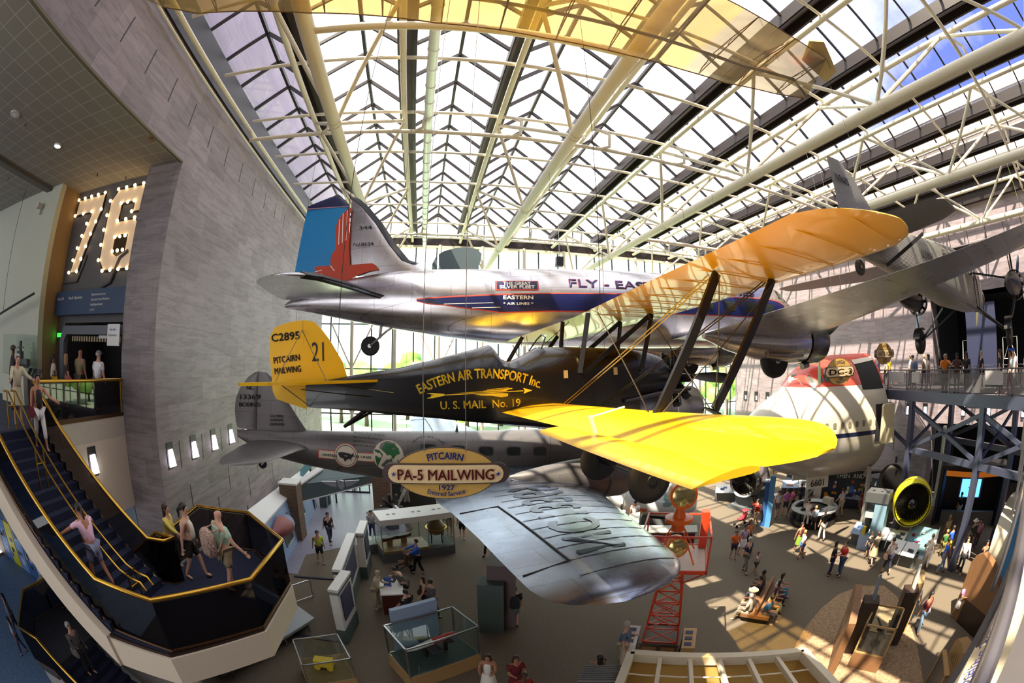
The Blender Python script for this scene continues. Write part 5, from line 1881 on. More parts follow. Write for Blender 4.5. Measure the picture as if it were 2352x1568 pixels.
# ---- posters on the ground-floor wall under the gallery
cols = [(96, 150, 196), (150, 120, 90), (80, 130, 190), (226, 214, 40), (120, 160, 210), (70, 110, 160), (190, 200, 210)]
for k in range(7):
    t = thing('exhibit_poster', ['pale blue', 'brown and red', 'mid blue', 'bright yellow', 'light blue', 'deep blue', 'white'][k] + ' exhibit panel on the ground floor wall under the gallery', 'poster', (-23.2 + .95 * k, 9.6, 0), 0, 'panels under the gallery')
    B().box(-.44, .44, -.04, .04, 0, 2.1).build('panel', mat('poster_%d' % k, cols[k], .5, var=.2, scale=3), t)
    for j in range(5):
        random.seed(k * 9 + j)
        x0, z0 = random.uniform(-.4, .05), random.uniform(.2, 1.6)
        B().box(x0, x0 + random.uniform(.15, .35), -.05, -.041, z0, z0 + random.uniform(.12, .35)).build('picture', mat('pic_%d' % (j % 3), [(40, 50, 60), (220, 220, 214), (90, 70, 60)][j % 3], .5, var=.3, scale=12), t)
pod = thing('reading_lectern', 'tilted reading panel beside the lower landing rail', 'lectern', (-15.6, 8.3, 0))
B().box(-.05, .05, -.05, .05, 0, 1.0).build('post', black, pod)
B().hexa([(-.45, -.35, .9), (.45, -.35, .9), (.45, .35, 1.25), (-.45, .35, 1.25), (-.45, -.35, .95), (.45, -.35, .95), (.45, .35, 1.3), (-.45, .35, 1.3)]).build('panel', mat('lectern_panel', (170, 166, 160), .4, var=.1), pod)


def on_stair(x):
    return ZL + (F2 - ZL) * (-6.0 - x) / 4.03 + .09


# ---- people on the landing, stairs and gallery
person('bald man in mint shirt and khaki shorts wearing a flowered backpack on the landing', -4.35, 7.3, ZL, 62, 1.8, (186, 218, 190), (172, 150, 118), 'fair', style='bald', legs='shorts', arms=('fwd', 'side'), fat=1.1, hi=True, pose=WALK, phase=.5)
t = thing('flowered_backpack', 'red and cream flowered backpack on the bald man on the landing', 'backpack', (-4.42, 7.16, ZL + 1.08), R(62))
b = B()
b.loft([[(-.2 + dx * w_, dy * w_, zz) for dx, dy in ((.1, -.17), (.1, .17), (.02, .2), (-.1, .15), (-.1, -.15), (.02, -.2))] for zz, w_ in ((-.12, .8), (-.06, 1), (.3, 1), (.42, .8), (.48, .4))])
fl_ = speckle_mat('flower_cloth', (110, 34, 40), (226, 206, 180), 34, .85)
b.build('pack', fl_, t, 40)
for s_ in (-1, 1):
    B().tube([(-.12, s_ * .14, .42), (.06, s_ * .15, .44), (.14, s_ * .16, .25), (-.1, s_ * .17, -.02)], .018, 6).build('strap', fl_, t)
person('woman in cream sleeveless top and dark shorts walking across the landing', -5.35, 7.45, ZL, 20, 1.72, (232, 226, 204), (52, 44, 38), 'fair', 'black', 'pony', 'shorts', 'none', WALK, ('down', 'back'), hi=True, fat=1.08)
person('girl in pink shirt holding both rails on the stairs', -6.55, 5.25, on_stair(-6.55) - .05, 180, 1.62, (232, 186, 204), (128, 132, 156), 'tan', 'black', 'pony', 'shorts', 'short', WALK, ('rail_wide', 'rail_wide'), lean=14, hi=True)
person('woman in yellow blouse coming up behind the landing curb', -6.5, 8.2, ZL - .35, 15, 1.66, (226, 204, 96), (40, 36, 34), 'fair', 'brown', 'long', 'long', 'long', arms=('down', 'rail'), hi=True)
person('elderly woman in cream lace dress starting down the stairs', -10.35, 6.1, F2, -10, 1.6, (206, 196, 164), (206, 196, 164), 'fair', 'grey', 'short', 'dress', 'long', arms=('rail', 'rail'), lean=10, hi=True)
person('dark haired woman in black vest and white trousers descending stairs', -9.3, 6.25, on_stair(-9.3), -15, 1.66, (38, 36, 36), (222, 216, 212), 'tan', 'black', 'pony', 'crop', 'none', WALK, ('rail', 'down'), hi=True, bag=('side', (120, 28, 40), 1))
person('man in white shirt and grey cap facing the dark gallery entrance', -10.85, 10.3, F2, 95, 1.8, (240, 240, 240), (60, 62, 70), 'fair', 'grey', 'short', 'long', 'short', hat=('cap', (120, 118, 112)))
person('man in khaki shirt entering the dark gallery', -12.1, 10.4, F2, 95, 1.86, (150, 136, 100), (90, 84, 70), 'tan', style='bald', fat=1.1)
person('woman with long fair hair and pink bag at the gallery entrance', -12.45, 9.9, F2, 70, 1.66, (70, 60, 50), (60, 60, 66), 'fair', 'blond', 'long', bag=('side', (214, 110, 110), 1))
person('woman carrying a yellow bag at the gallery entrance', -13.1, 9.7, F2, 60, 1.64, (226, 222, 214), (40, 42, 50), 'brown', 'black', 'pony', bag=('side', (224, 178, 40), 1))
person('man in olive cap standing in front of the ship model', -13.4, 7.7, F2, 60, 1.8, (86, 74, 76), (40, 40, 46), 'brown', 'black', hat=('cap', (92, 86, 66)))
person('woman in slate dress waiting at the stair head', -12.0, 5.6, F2, 80, 1.68, (84, 96, 112), (84, 96, 112), 'brown', 'black', 'short', 'dress', 'none')
person('man in dark trousers at the very edge of the stair head', -11.2, 5.15, F2, 20, 1.76, (196, 184, 150), (20, 20, 24), 'tan', 'black', arms=('down', 'front'))
person('woman in plaid shirt leaning on lower landing rail', -12.3, 7.2, 1.7, 120, 1.66, (120, 104, 88), (40, 38, 42), 'tan', 'black', 'short', 'long', 'long', arms=('front', 'front'))
person('man in black shirt and dark shorts climbing the lower flight', -11.2, 7.9, 1.75, 0, 1.78, (26, 26, 30), (50, 40, 36), 'fair', 'black', 'short', 'shorts', 'short', WALK)
person('person with grey bag on the last steps below the landing', -9.9, 5.6, 1.2, 0, 1.7, (92, 88, 84), (50, 48, 50), 'fair', 'grey', 'short', 'long', 'long', bag=('side', (150, 146, 140), 1))
person('woman with long dark hair walking on the blue floor under the gallery', -15.3, 5.6, 0, 240, 1.7, (110, 112, 120), (60, 60, 70), 'tan', 'black', 'long', 'long', 'long', WALK)
person('child in pale shirt walking on the blue floor under the gallery', -14.4, 5.0, 0, 240, 1.4, (170, 172, 180), (60, 60, 80), 'tan', 'black', 'long', 'long', 'short', WALK)
# ================================================================ jumbo airliner nose on the right wall
nose = thing('jumbo_airliner_nose', 'huge white and grey airliner nose section with a red cockpit top beside the walkway', 'airplane section', (16.1, 17.5, 0), R(156.4))
liv = bpy.data.materials.new('nose_livery')
liv.use_nodes = True
t_ = liv.node_tree
p_ = t_.nodes['Principled BSDF']
p_.inputs['Roughness'].default_value = .3
p_.inputs['Coat Weight'].default_value = .3
tx = nd(t_, 'ShaderNodeTexCoord')
s_ = nd(t_, 'ShaderNodeSeparateXYZ')
t_.links.new(tx.outputs['Object'], s_.inputs[0])
mr = nd(t_, 'ShaderNodeMapRange')
mr.inputs[1].default_value = 0
mr.inputs[2].default_value = 12
t_.links.new(s_.outputs[2], mr.inputs[0])
rr = nd(t_, 'ShaderNodeValToRGB')
rr.color_ramp.interpolation = 'CONSTANT'
el = rr.color_ramp.elements
el[0].position, el[0].color = 0, rgb(172, 166, 158)
el[1].position, el[1].color = 5.62 / 12, rgb(24, 30, 58)
for z, c in ((5.85, (196, 186, 166)), (8.22, (206, 52, 26)), (8.55, (206, 52, 26))):
    n_ = el.new(z / 12)
    n_.color = rgb(*c)
t_.links.new(mr.outputs[0], rr.inputs[0])
nz = nd(t_, 'ShaderNodeTexNoise', Scale=1.5, Detail=4.0)
mx = nd(t_, 'ShaderNodeMix', data_type='RGBA', blend_type='MULTIPLY')
mx.inputs[0].default_value = .12
t_.links.new(tx.outputs['Object'], nz.inputs['Vector'])
t_.links.new(rr.outputs[0], mx.inputs[6])
t_.links.new(nz.outputs['Color'], mx.inputs[7])
t_.links.new(mx.outputs[2], p_.inputs['Base Color'])
NS = [(0, .08, 5.5, 5.75), (-.25, .6, 5.05, 6.2), (-.8, 1.2, 4.5, 6.85), (-1.6, 1.85, 3.95, 7.45), (-2.5, 2.4, 3.5, 8.0), (-2.95, 2.6, 3.35, 8.35), (-3.5, 2.8, 3.2, 9.0), (-4.1, 2.95, 3.1, 9.4), (-5.0, 3.1, 3.0, 9.75), (-6.2, 3.2, 2.92, 9.92), (-8.7, 3.25, 2.9, 9.97)]


def nosering(x, hw, z0, z1, n=48):
    out = []
    zc = 5.75
    for k in range(n):
        a = 2 * math.pi * k / n
        c_, s2 = math.cos(a), math.sin(a)
        if s2 < 0:
            out.append((x, hw * c_, zc + (zc - z0) * s2))
        else:
            hump = max(0, min(1, (z1 - 7.2) / 2.5))
            f = 1 - .34 * hump * max(0, s2 - .25) * (1 - s2 * .2)
            out.append((x, hw * math.copysign(abs(c_) ** (1 - .25 * hump), c_) * f, zc + (z1 - zc) * s2 ** (1 - .1 * hump)))
    return out


def nose_y(x, z):
    r = nosering(x, *[interp(sorted((q[0], q[i]) for q in NS), x) for i in (1, 2, 3)], n=96)
    best = 0
    for p, q in zip(r, r[1:]):
        if p[1] > 0 and q[1] > 0 and (p[2] - z) * (q[2] - z) <= 0:
            best = p[1] + (q[1] - p[1]) * (z - p[2]) / (q[2] - p[2] + 1e-9)
    return best


b = B()
b.loft([nosering(*q) for q in NS])
b.build('fuselage', liv, nose, 35)


def npatch(pts, m, name, lift=.02, par=None):
    b = B()
    g = []
    for x, za, zb in pts:
        g.append([(x, nose_y(x, za + (zb - za) * j / 6) + lift, za + (zb - za) * j / 6) for j in range(7)])
    b.loft(g, 0, cap=False, closed=False)
    return b.build(name, m, par or nose, 40)


wfr = mat('window_frame_cream', (226, 216, 196), .5)
npatch([(-3.05, 8.4, 8.72), (-3.3, 8.38, 8.98), (-5.3, 8.42, 9.0)], wfr, 'windscreen_band', .015)
for xa, xb_ in ((-3.28, -3.62), (-3.72, -4.4), (-4.5, -5.15)):
    npatch([(xa, 8.5, 8.86), (xb_, 8.5, 8.92)], mat('windscreen_green', (74, 92, 84), .1), 'windscreen', .03)
for k in range(11):
    x = -3.2 - .5 * k
    b = B()
    pts = []
    for j in range(14):
        a = 2 * math.pi * j / 14
        X, Z = x + .115 * math.copysign(abs(math.cos(a)) ** .7, math.cos(a)), 6.28 + .17 * math.copysign(abs(math.sin(a)) ** .7, math.sin(a))
        pts.append((X, nose_y(X, Z) + .012, Z))
    b.add(pts, [tuple(range(13, -1, -1))])
    b.build('cabin_window', mat('shaded_window', (116, 108, 90), .4, var=.3), nose)  # muted tone blends lit cream interior and dark shading in one colour
npatch([(-6.9, 8.0, 9.35), (-7.6, 8.0, 9.5), (-8.55, 8.0, 9.55)], darkroom, 'upper_door_dark_patch', .02)  # dark patch on the closed skin stands in for the shaded interior
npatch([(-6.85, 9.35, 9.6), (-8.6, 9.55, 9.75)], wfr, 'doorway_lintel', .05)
npatch([(-7.65, 5.2, 7.2), (-8.6, 5.2, 7.2)], darkroom, 'door_dark_patch', .02)  # near-black sheet imitates the unlit space behind the entry door
b = B()
b.loft([[(-7.75 - .95 * u, 3.62, 5.15 + 2.1 * v) for u, v in ((0, .06), (.1, 0), (.9, 0), (1, .06), (1, .94), (.9, 1), (.1, 1), (0, .94))], [(-7.75 - .95 * u, 3.8, 5.15 + 2.1 * v) for u, v in ((0, .06), (.1, 0), (.9, 0), (1, .06), (1, .94), (.9, 1), (.1, 1), (0, .94))]])
b.box(-8.6, -7.9, 3.8, 4.0, 5.2, 6.0)
b.build('entry_door', mat('door_liner', (208, 196, 164), .5, var=.08), nose, 30)
B().tube([(-8.3, 3.2, 6.0), (-8.3, 3.7, 6.0)], .06, 8).build('door_hinge', alu, nose)
b = B()
b.lathe((-2.6, 2.37, 4.9), (0, 1, 0), [(0, .3), (.12, .3), (.13, .02)], 20)
b.build('hatch_outline', mat('hatch_grey_line', (150, 144, 136), .5), nose, 40)
for x, y in ((-8.3, 2.2), (-8.3, -2.2)):
    b = B()
    b.beam((x, y, 3.6), (x - .2, y * 1.0, 0), .22, .26)
    b.build('support_leg', mat('support_grey', (176, 172, 168), .5), nose)
    b = B()
    b.beam((x, y * .8, 3.1), (x - 4.2, y * .8, 0.1), .2, .22)
    b.build('support_brace', MATS['support_grey'], nose)
# nose gear
gx_ = -5.0
b = B()
b.tube([(gx_, 0, 3.1), (gx_, 0, .75)], .12, 12).tube([(gx_ - 1.3, 0, 3.0), (gx_, 0, 1.6)], .07, 8).tube([(gx_, -.45, .65), (gx_, .45, .65)], .07, 8)
b.build('nose_gear_leg', alu, nose, 40)
for y in (-.42, .42):
    wheel(nose, (gx_, y, .62), .62, .36, rubber, alu, 'nose_wheel')
for i, yy in enumerate((1.05, -1.05)):
    b = B()
    b.hexa([(gx_ + .7, yy - .03, 2.45), (gx_ - .9, yy - .03, 2.45), (gx_ - .9, yy * .9 - .03, 3.15), (gx_ + .7, yy * .9 - .03, 3.15), (gx_ + .7, yy + .03, 2.45), (gx_ - .9, yy + .03, 2.45), (gx_ - .9, yy * .9 + .03, 3.15), (gx_ + .7, yy * .9 + .03, 3.15)])
    b.build('gear_door', mat('gear_door_white', (214, 208, 196), .4), nose)
text('6601', .55, inkblack, nose, (gx_ - .1, 1.1, 2.58), (-1, 0, 0), (0, -.1, 1), .03, bold=.012)

# ================================================================ walkway
wk = thing('raised_walkway', 'slate blue steel walkway on braced columns leading to the airliner nose', 'walkway', (24.2, 13.8, 0), math.atan2(-.93, -.37))
# local +x runs along the near edge (towards the camera side), +y is the far side
WL, WW = 19.5, 4.6
b = B()
b.box(-1.2, WL, 0, WW, 7.62, F2)
b.build('deck', mat('deck_grey', (96, 92, 92), .7), wk)
b = B()
b.box(-1.2, WL, -.08, .06, 7.38, F2 + .02).box(-1.2, WL, WW - .06, WW + .08, 7.38, F2 + .02)
b.build('edge_beam', greysteel, wk)
CX = (4.75, 10.4, 16.0)
for x in CX:
    for y in (.15, WW - .2):
        B().box(x - .16, x + .16, y - .16, y + .16, 0, 7.5).build('column', greysteel, wk)
for y in (.15, WW - .2):
    b = B()
    b.box(CX[0], WL, y - .12, y + .12, 4.75, 5.05)
    b.build('girder', greysteel, wk)
    for a, za, c, zc in ((-.6, 7.1, CX[0], 5.0), (CX[0], 5.0, CX[1], 7.1), (CX[0], 7.1, CX[1], 5.0), (CX[1], 5.0, CX[2], 7.1), (CX[1], 7.1, CX[2], 5.0), (CX[2], 5.0, WL, 7.1)):
        B().beam((a, y, za), (c, y, zc), .14, .2).build('diagonal_brace', greysteel, wk)
for x in CX:
    B().beam((x, .15, 5.0), (x, WW - .2, 7.1), .12, .16).beam((x, .15, 7.1), (x, WW - .2, 5.0), .12, .16).build('cross_brace', greysteel, wk)
mesh_ = glass_mat('mesh_panel', (170, 166, 168), .0, .26, .4)
railc = mat('walkway_rail', (92, 92, 100), .4, .5)
for y in (.02, WW - .02):
    b = B()
    b.tube([(-1.2, y, F2 + 1.08), (WL, y, F2 + 1.08)], .03, 8).tube([(-1.2, y, F2 + .9), (WL, y, F2 + .9)], .018, 6).tube([(-1.2, y, F2 + .1), (WL, y, F2 + .1)], .02, 6)
    b.build('top_rail', railc, wk)
    for k in range(12):
        x = -1.1 + 1.8 * k
        if x < WL:
            B().box(x - .03, x + .03, y - .025, y + .025, F2, F2 + 1.08).build('rail_post', railc, wk)
    B().quad((-1.2, y, F2 + .1), (WL, y, F2 + .1), (WL, y, F2 + .88), (-1.2, y, F2 + .88)).build('mesh_infill', mesh_, wk)
for k, (x, w_) in enumerate(((3.4, 1.5), (5.2, .7), (11.2, 1.2), (15.3, 1.4))):
    t = thing('railing_info_panel', ['wide grey text panel on walkway railing nearest the airliner nose', 'narrow grey text panel on walkway railing', 'middle text panel on the walkway railing', 'far right text panel on the walkway railing'][k], 'panel', tuple(wk.matrix_basis @ V((0, 0, 0))), 0)
    m_ = M.Translation(V((24.2, 13.8, 0))) @ M.Rotation(math.atan2(-.93, -.37), 4, 'Z')
    t.location = m_ @ V((x, -.06, F2 + .45))
    t.rotation_euler = (0, 0, math.atan2(-.93, -.37))
    B().box(-w_ / 2, w_ / 2, -.03, .0, 0, .55).build('panel', mat('info_grey', (168, 164, 164), .6), t)
WM = M.Translation(V((24.2, 13.8, 0))) @ M.Rotation(math.atan2(-.93, -.37), 4, 'Z')


def onwalk(x, y):
    p = WM @ V((x, y, F2))
    return p.x, p.y, p.z


WALKERS = [
    ('man in navy shirt inside the airliner nose doorway', -.4, 1.6, 100, (40, 50, 80), (40, 40, 44), 'tan', 'black', 'short', 'long'),
    ('person in white shirt inside the airliner nose doorway', .2, 1.9, 90, (236, 232, 226), (60, 50, 44), 'fair', 'brown', 'short', 'long'),
    ('person in yellow shirt beside the red nose at walkway end', 1.5, 1.0, 100, (226, 204, 40), (150, 156, 170), 'fair', 'brown', 'short', 'long'),
    ('visitor in white shirt with dark pack behind the trimotor sign', 3.3, 1.4, 100, (226, 222, 216), (90, 80, 80), 'fair', 'brown', 'short', 'long'),
    ('man in pale blue shirt with backpack on the walkway', 4.0, .9, 90, (150, 172, 204), (120, 120, 128), 'fair', 'brown', 'short', 'long'),
    ('man in tan top walking close behind the pale blue shirt', 4.4, 1.6, 90, (160, 146, 130), (90, 80, 76), 'fair', 'blond', 'short', 'long'),
    ('woman with long black hair and white sleeves on the walkway', 5.5, .8, 110, (224, 214, 206), (196, 180, 160), 'tan', 'black', 'long', 'crop'),
    ('man in orange shirt leaning on the walkway rail', 7.15, .45, -150, (240, 140, 20), (110, 100, 96), 'tan', 'grey', 'short', 'long'),
    ('woman leaning beside the man in orange shirt', 6.95, .8, -150, (150, 120, 110), (90, 80, 80), 'fair', 'brown', 'short', 'long'),
    ('person in dark red top bending over the walkway rail', 8.1, .5, -160, (90, 60, 56), (120, 90, 80), 'brown', 'black', 'short', 'shorts'),
    ('person in black seen in front of the bright pier edge', 8.75, .6, 180, (40, 36, 44), (50, 46, 50), 'brown', 'black', 'long', 'long'),
    ('grey haired man in black shirt on the walkway', 9.5, 1.2, 120, (34, 34, 40), (60, 56, 60), 'fair', 'grey', 'short', 'long'),
    ('woman in dark top standing alone mid walkway', 11.0, .9, 100, (44, 40, 48), (70, 40, 40), 'fair', 'brown', 'short', 'long'),
    ('man in blue cap and dark shirt on the walkway', 11.65, 1.0, 90, (60, 44, 44), (180, 40, 40), 'tan', 'black', 'short', 'long'),
    ('woman in white blouse beside the man in blue cap', 12.1, .6, 150, (226, 224, 226), (200, 190, 190), 'fair', 'grey', 'short', 'crop'),
    ('man in bright white shirt leaning at the walkway rail', 13.1, .5, 200, (244, 240, 250), (60, 60, 90), 'fair', 'grey', 'short', 'long'),
    ('man in white polo behind the walkway rail', 13.4, 1.3, 150, (214, 210, 208), (50, 50, 56), 'tan', 'black', 'short', 'long'),
    ('tall man in dark jacket near the walkway right end', 14.0, 1.0, 200, (40, 38, 50), (40, 40, 48), 'brown', 'black', 'short', 'long'),
    ('man in maroon shirt near the walkway right end', 14.3, .7, 120, (96, 44, 44), (60, 56, 60), 'brown', 'black', 'short', 'long'),
    ('woman in blue shirt at the walkway right edge', 15.0, .8, 180, (50, 90, 150), (40, 50, 80), 'tan', 'black', 'short', 'long'),
]
for lb, x, y, f, tp, bt, sk_, hr, st, lg in WALKERS:
    px_, py_, pz_ = onwalk(x, y)
    kw = {}
    if 'blue cap' in lb and 'man in' in lb:
        kw['hat'] = ('cap', (40, 80, 190))
    if 'leaning' in lb or 'bending' in lb:
        kw['lean'] = 18
        kw['arms'] = ('rail', 'rail')
    if 'backpack' in lb:
        kw['bag'] = ('back', (90, 110, 140))
    person(lb, px_, py_, pz_, f, 1.74, tp, bt, sk_, hr, st, lg, pose=STAND if 'lean' in kw else WALK, phase=.6, **kw)

# ================================================================ hanging signs
ochre = mat('sign_ochre', (214, 172, 88), .5, var=.06)
cream_s = mat('sign_cream', (240, 212, 160), .5, var=.03)
maroon = mat('sign_maroon', (124, 36, 34), .5)
blue_s = mat('sign_blue', (38, 62, 140), .5)
bsign = mat('sign_back', (74, 58, 56), .6)


def hang_sign(label, c, k, l1, l2, l3, l4, face=None):
    az = math.atan2(c[0], c[1])
    t = thing('hanging_sign', label, 'sign', c, -az if face is None else face)
    n = 40
    for sc, y0, m_, nm in ((1.03, -.02, bsign, 'rim'), (1.0, -.03, ochre, 'oval_board')):
        B().prism([(k * .66 * sc * math.cos(2 * math.pi * i / n), k * .345 * sc * math.sin(2 * math.pi * i / n)) for i in range(n)], (0, y0, 0), (1, 0, 0), (0, 0, 1), -.04).build(nm, m_, t)

    def pill(w_, h_, y0, d):
        r = h_ / 2
        return B().prism([(w_ / 2 - r + r * math.cos(math.pi * (i / 8 - .5)), r * math.sin(math.pi * (i / 8 - .5))) for i in range(9)] + [(-w_ / 2 + r + r * math.cos(math.pi * (i / 8 + .5)), r * math.sin(math.pi * (i / 8 + .5))) for i in range(9)], (0, y0, 0), (1, 0, 0), (0, 0, 1), d)
    pill(k * 1.66, k * .275, -.065, -.1).build('bar_back', bsign, t)
    pill(k * 1.5, k * .24, -.08, -.02).build('bar_board', cream_s, t)

    def ln(s, sz, z, m_, w_):
        text(s, sz * k, m_, t, (0, -.105, z * k), (1, 0, 0), (0, 0, 1), .004, bold=.004 * k, sx=fit(s, w_ * k, sz * k))
    arcm = lambda R0, z0: (lambda x, y: ((R0 + y) * math.sin(x / R0), -.078, z0 + (R0 + y) * math.cos(x / R0) - R0))
    text(l1, .13 * k, blue_s, t, (0, 0, 0), (1, 0, 0), (0, 0, 1), bold=.004 * k, sx=fit(l1, .44 * k, .13 * k), warp=arcm(.9 * k, .205 * k))
    ln(l2, .2, -.07, maroon, 1.24)
    text(l3, .1 * k, blue_s, t, (0, -.074, -.215 * k), (1, 0, 0), (0, 0, 1), .004, bold=.003 * k, sx=fit(l3, .2 * k, .1 * k))
    text(l4, .09 * k, blue_s, t, (0, 0, 0), (1, 0, 0), (0, 0, 1), bold=.002 * k, sx=fit(l4, .5 * k, .09 * k), warp=lambda x, y: ((1.1 * k - y) * math.sin(x / (1.1 * k)), -.078, -.3 * k + y + .04 * k * (x / (.25 * k)) ** 2))
    b = B()
    for s in (-1, 1):
        pts = []
        for i in range(10):
            r = k * (.035 if i % 2 == 0 else .014)
            pts.append((s * k * .675 + r * math.sin(math.pi * i / 5), r * math.cos(math.pi * i / 5)))
        B().prism(pts[::-1], (0, -.102, 0), (1, 0, 0), (0, 0, 1), .004).build('star', blue_s, t)
    for s in (-1, 1):
        B().tube([(s * k * .27, -.05, k * .3), (s * k * .27, -.05, 19.3 - c[2])], .006, 5).build('hanger_wire', alu, t)
    return t


d_ = 5.45
hang_sign('large ochre oval sign with cream name bar hanging under the black biplane', (d_ * math.sin(R(2.4)), d_ * math.cos(R(2.4)), 8.2), 1.0, 'PITCAIRN', 'PA-5 MAILWING', '1927', 'Entered Service')
hang_sign('small ochre oval sign hanging in front of the red airliner nose', (16.28, 10.73, 9.12), 1.62, 'DOUGLAS', 'DC-3', '1936', 'Entered Service', face=0)
hang_sign('small ochre oval sign hanging above the start of the walkway', (19.64, 9.91, 9.82), 1.42, 'FORD', '5-AT TRI-MOTOR', '1928', 'Entered Service', face=0)
spk = thing('hanging_speaker', 'small black loudspeaker hanging from the roof beyond the silver airliner', 'speaker', (8.36, 25.67, 16.35))
B().hexa([(-.25, -.2, -.35), (.2, -.2, -.35), (.25, .2, -.35), (-.25, .2, -.35), (-.2, -.15, .3), (.25, -.15, .3), (.25, .2, .3), (-.2, .2, .3)]).build('cabinet', black, spk)
B().tube([(0, 0, .3), (0, 0, 3.0)], .02, 6).build('hanger', alu, spk)

# balcony rail beside the viewer
hr_ = thing('balcony_handrail', 'grey tubular balcony handrail running away at the lower right', 'railing', (0.75, .06, 8.2))
RPT = [V((x_, y_, 8.9)) - V((.75, .06, 8.2)) for x_, y_ in ((2.09, 0.04), (0.98, -0.06))]
RD = (RPT[0] - RPT[1]).normalized()
B().tube([RPT[1] - RD * .6, RPT[1] + RD * 9], .036, 14).build('top_tube', mat('rail_satin', (150, 146, 150), .3, .85), hr_, 60)
for k in range(5):
    q_ = RPT[1] + RD * (.8 + 2 * k)
    B().tube([(q_.x, q_.y, -.45), (q_.x, q_.y, .7)], .025, 8).build('post', MATS['rail_satin'], hr_, 60)
rp_ = thing('balcony_text_panel', 'cream ribbed text panel with blue lettering mounted inside the balcony handrail', 'panel', (0.9, .06, 8.2))
b = B()
b.hexa([(.1, -.22, .44), (9, -.1, .44), (9, .04, .26), (.1, -.03, .26), (.1, -.22, .46), (9, -.1, .46), (9, .04, .28), (.1, -.03, .28)])
b.build('panel', mat('panel_ribbed', (222, 208, 172), .5, var=.05), rp_)
text('Boeing 247-D', .11, mat('panel_blue', (60, 60, 150), .5), rp_, (.75, -.11, .375), (1, .01, 0), (0, .72, -.69), .012)
struct('floor_balcony', B().box(-6, 20, -8, .12, 7.5, 7.74), mat('balcony_floor', (70, 66, 66), .8))
# ================================================================ exhibits on the floor
stand = mat('stand_grey', (92, 96, 98), .6, var=.06)
green_grey = mat('green_grey', (84, 98, 94), .6, var=.05)
panelwhite = mat('panel_white', (226, 224, 218), .5, var=.04)
bluep = mat('pylon_blue', (84, 146, 196), .5, var=.05)
bluelt = mat('pale_blue_paint', (150, 172, 202), .55, var=.06)
wood = mat('brown_board', (122, 86, 56), .55, var=.12, scale=4)
darkwood = mat('dark_board', (52, 36, 26), .5, var=.12)
oak = mat('oak_frame', (168, 134, 88), .45, var=.1)
redsteel = mat('beacon_red', (206, 58, 22), .38, var=.06)
orange = mat('beacon_orange', (226, 104, 26), .38, var=.06)


def vec(x, y):
    return V((x, y, 0))


def picpanel(b, x0, x1, z0, z1, y, seed, m0=1):
    random.seed(seed)
    for k in range(5):
        a, c = random.uniform(x0, x1 - .25), random.uniform(z0, z1 - .2)
        b.box(a, min(x1, a + random.uniform(.15, .4)), y - .012, y, c, min(z1, c + random.uniform(.12, .35)), m0 + k % 2)


# --- red beacon tower
tw = thing('beacon_tower', 'red steel airway beacon tower with railed platform and two orange lamps', 'beacon tower', (6.85, 9.75, 0), R(-35))
b = B()
b.box(-.62, .62, -.62, .62, 0, .85).box(-.66, .66, -.66, .66, .85, .9)
b.build('pedestal', mat('pedestal_brown', (86, 70, 60), .6, var=.1), tw)
b = B()
for x in (-.3, .3):
    b.box(x - .22, x + .22, -.64, -.62, .2, .75)
b.build('pedestal_picture', mat('pedestal_print', (150, 110, 70), .6, var=.5, scale=7), tw)


def legpt(sx, sy, z):
    w_ = .56 - (.56 - .3) * min(1, (z - .9) / 2.3)
    return (sx * w_, sy * w_, z)


for sx, sy in ((-1, -1), (1, -1), (1, 1), (-1, 1)):
    B().beam(legpt(sx, sy, .9), legpt(sx, sy, 3.85), .05, .05).build('leg', redsteel, tw)
lv = [.92, 1.45, 1.95, 2.4, 2.85, 3.3, 3.8]
for i, (za, zb) in enumerate(zip(lv, lv[1:])):
    b = B()
    c4 = [(-1, -1), (1, -1), (1, 1), (-1, 1)]
    for (ax, ay), (cx2, cy2) in zip(c4, c4[1:] + c4[:1]):
        b.beam(legpt(ax, ay, za), legpt(cx2, cy2, za), .035, .035)
        b.beam(legpt(ax, ay, za), legpt(cx2, cy2, zb), .025, .025)
        b.beam(legpt(cx2, cy2, za), legpt(ax, ay, zb), .025, .025)
    b.build('lattice', redsteel, tw)
b = B()
b.box(-.95, .95, -.95, .95, 3.86, 3.9, 1).box(-1.0, 1.0, -1.0, -.95, 3.8, 3.92).box(-1.0, 1.0, .95, 1.0, 3.8, 3.92).box(-1, -.95, -1, 1, 3.8, 3.92).box(.95, 1, -1, 1, 3.8, 3.92)
b.build('platform', [redsteel, mat('platform_white', (214, 206, 190), .5)], tw)
for sx, sy in ((-1, -1), (1, -1), (1, 1), (-1, 1)):
    B().beam((sx * .3, sy * .3, 3.1), (sx * .95, sy * .95, 3.82), .04, .04).build('platform_brace', redsteel, tw)
    B().beam((sx * .97, sy * .97, 3.9), (sx * .97, sy * .97, 4.98), .05, .05).build('rail_post', redsteel, tw)
b = B()
for q in ((-.97, -.97, .97, -.97), (.97, -.97, .97, .97), (.97, .97, -.97, .97), (-.97, .97, -.97, -.97)):
    b.beam((q[0], q[1], 4.97), (q[2], q[3], 4.97), .05, .05)
b.build('guard_rail', redsteel, tw)
B().box(.72, .97, .6, .95, 3.95, 5.15).build('control_box', redsteel, tw)
b = B()
for sx, sy in ((-1, -1), (1, -1), (1, 1), (-1, 1)):
    b.beam((sx * .6, sy * .6, 3.92), (sx * .18, sy * .18, 4.8), .035, .035)
b.build('lamp_frame', orange, tw)
b = B()
b.lathe((0, 0, 4.8), (0, 0, 1), [(0, .2), (.3, .2), (.3, .42), (.42, .42), (.44, .2), (.6, .16), (.75, .1)], 22)
b.build('lamp_pedestal', orange, tw, 40)
lensm = mat('lamp_glass', (206, 190, 130), .15, .8, var=.6, scale=14)
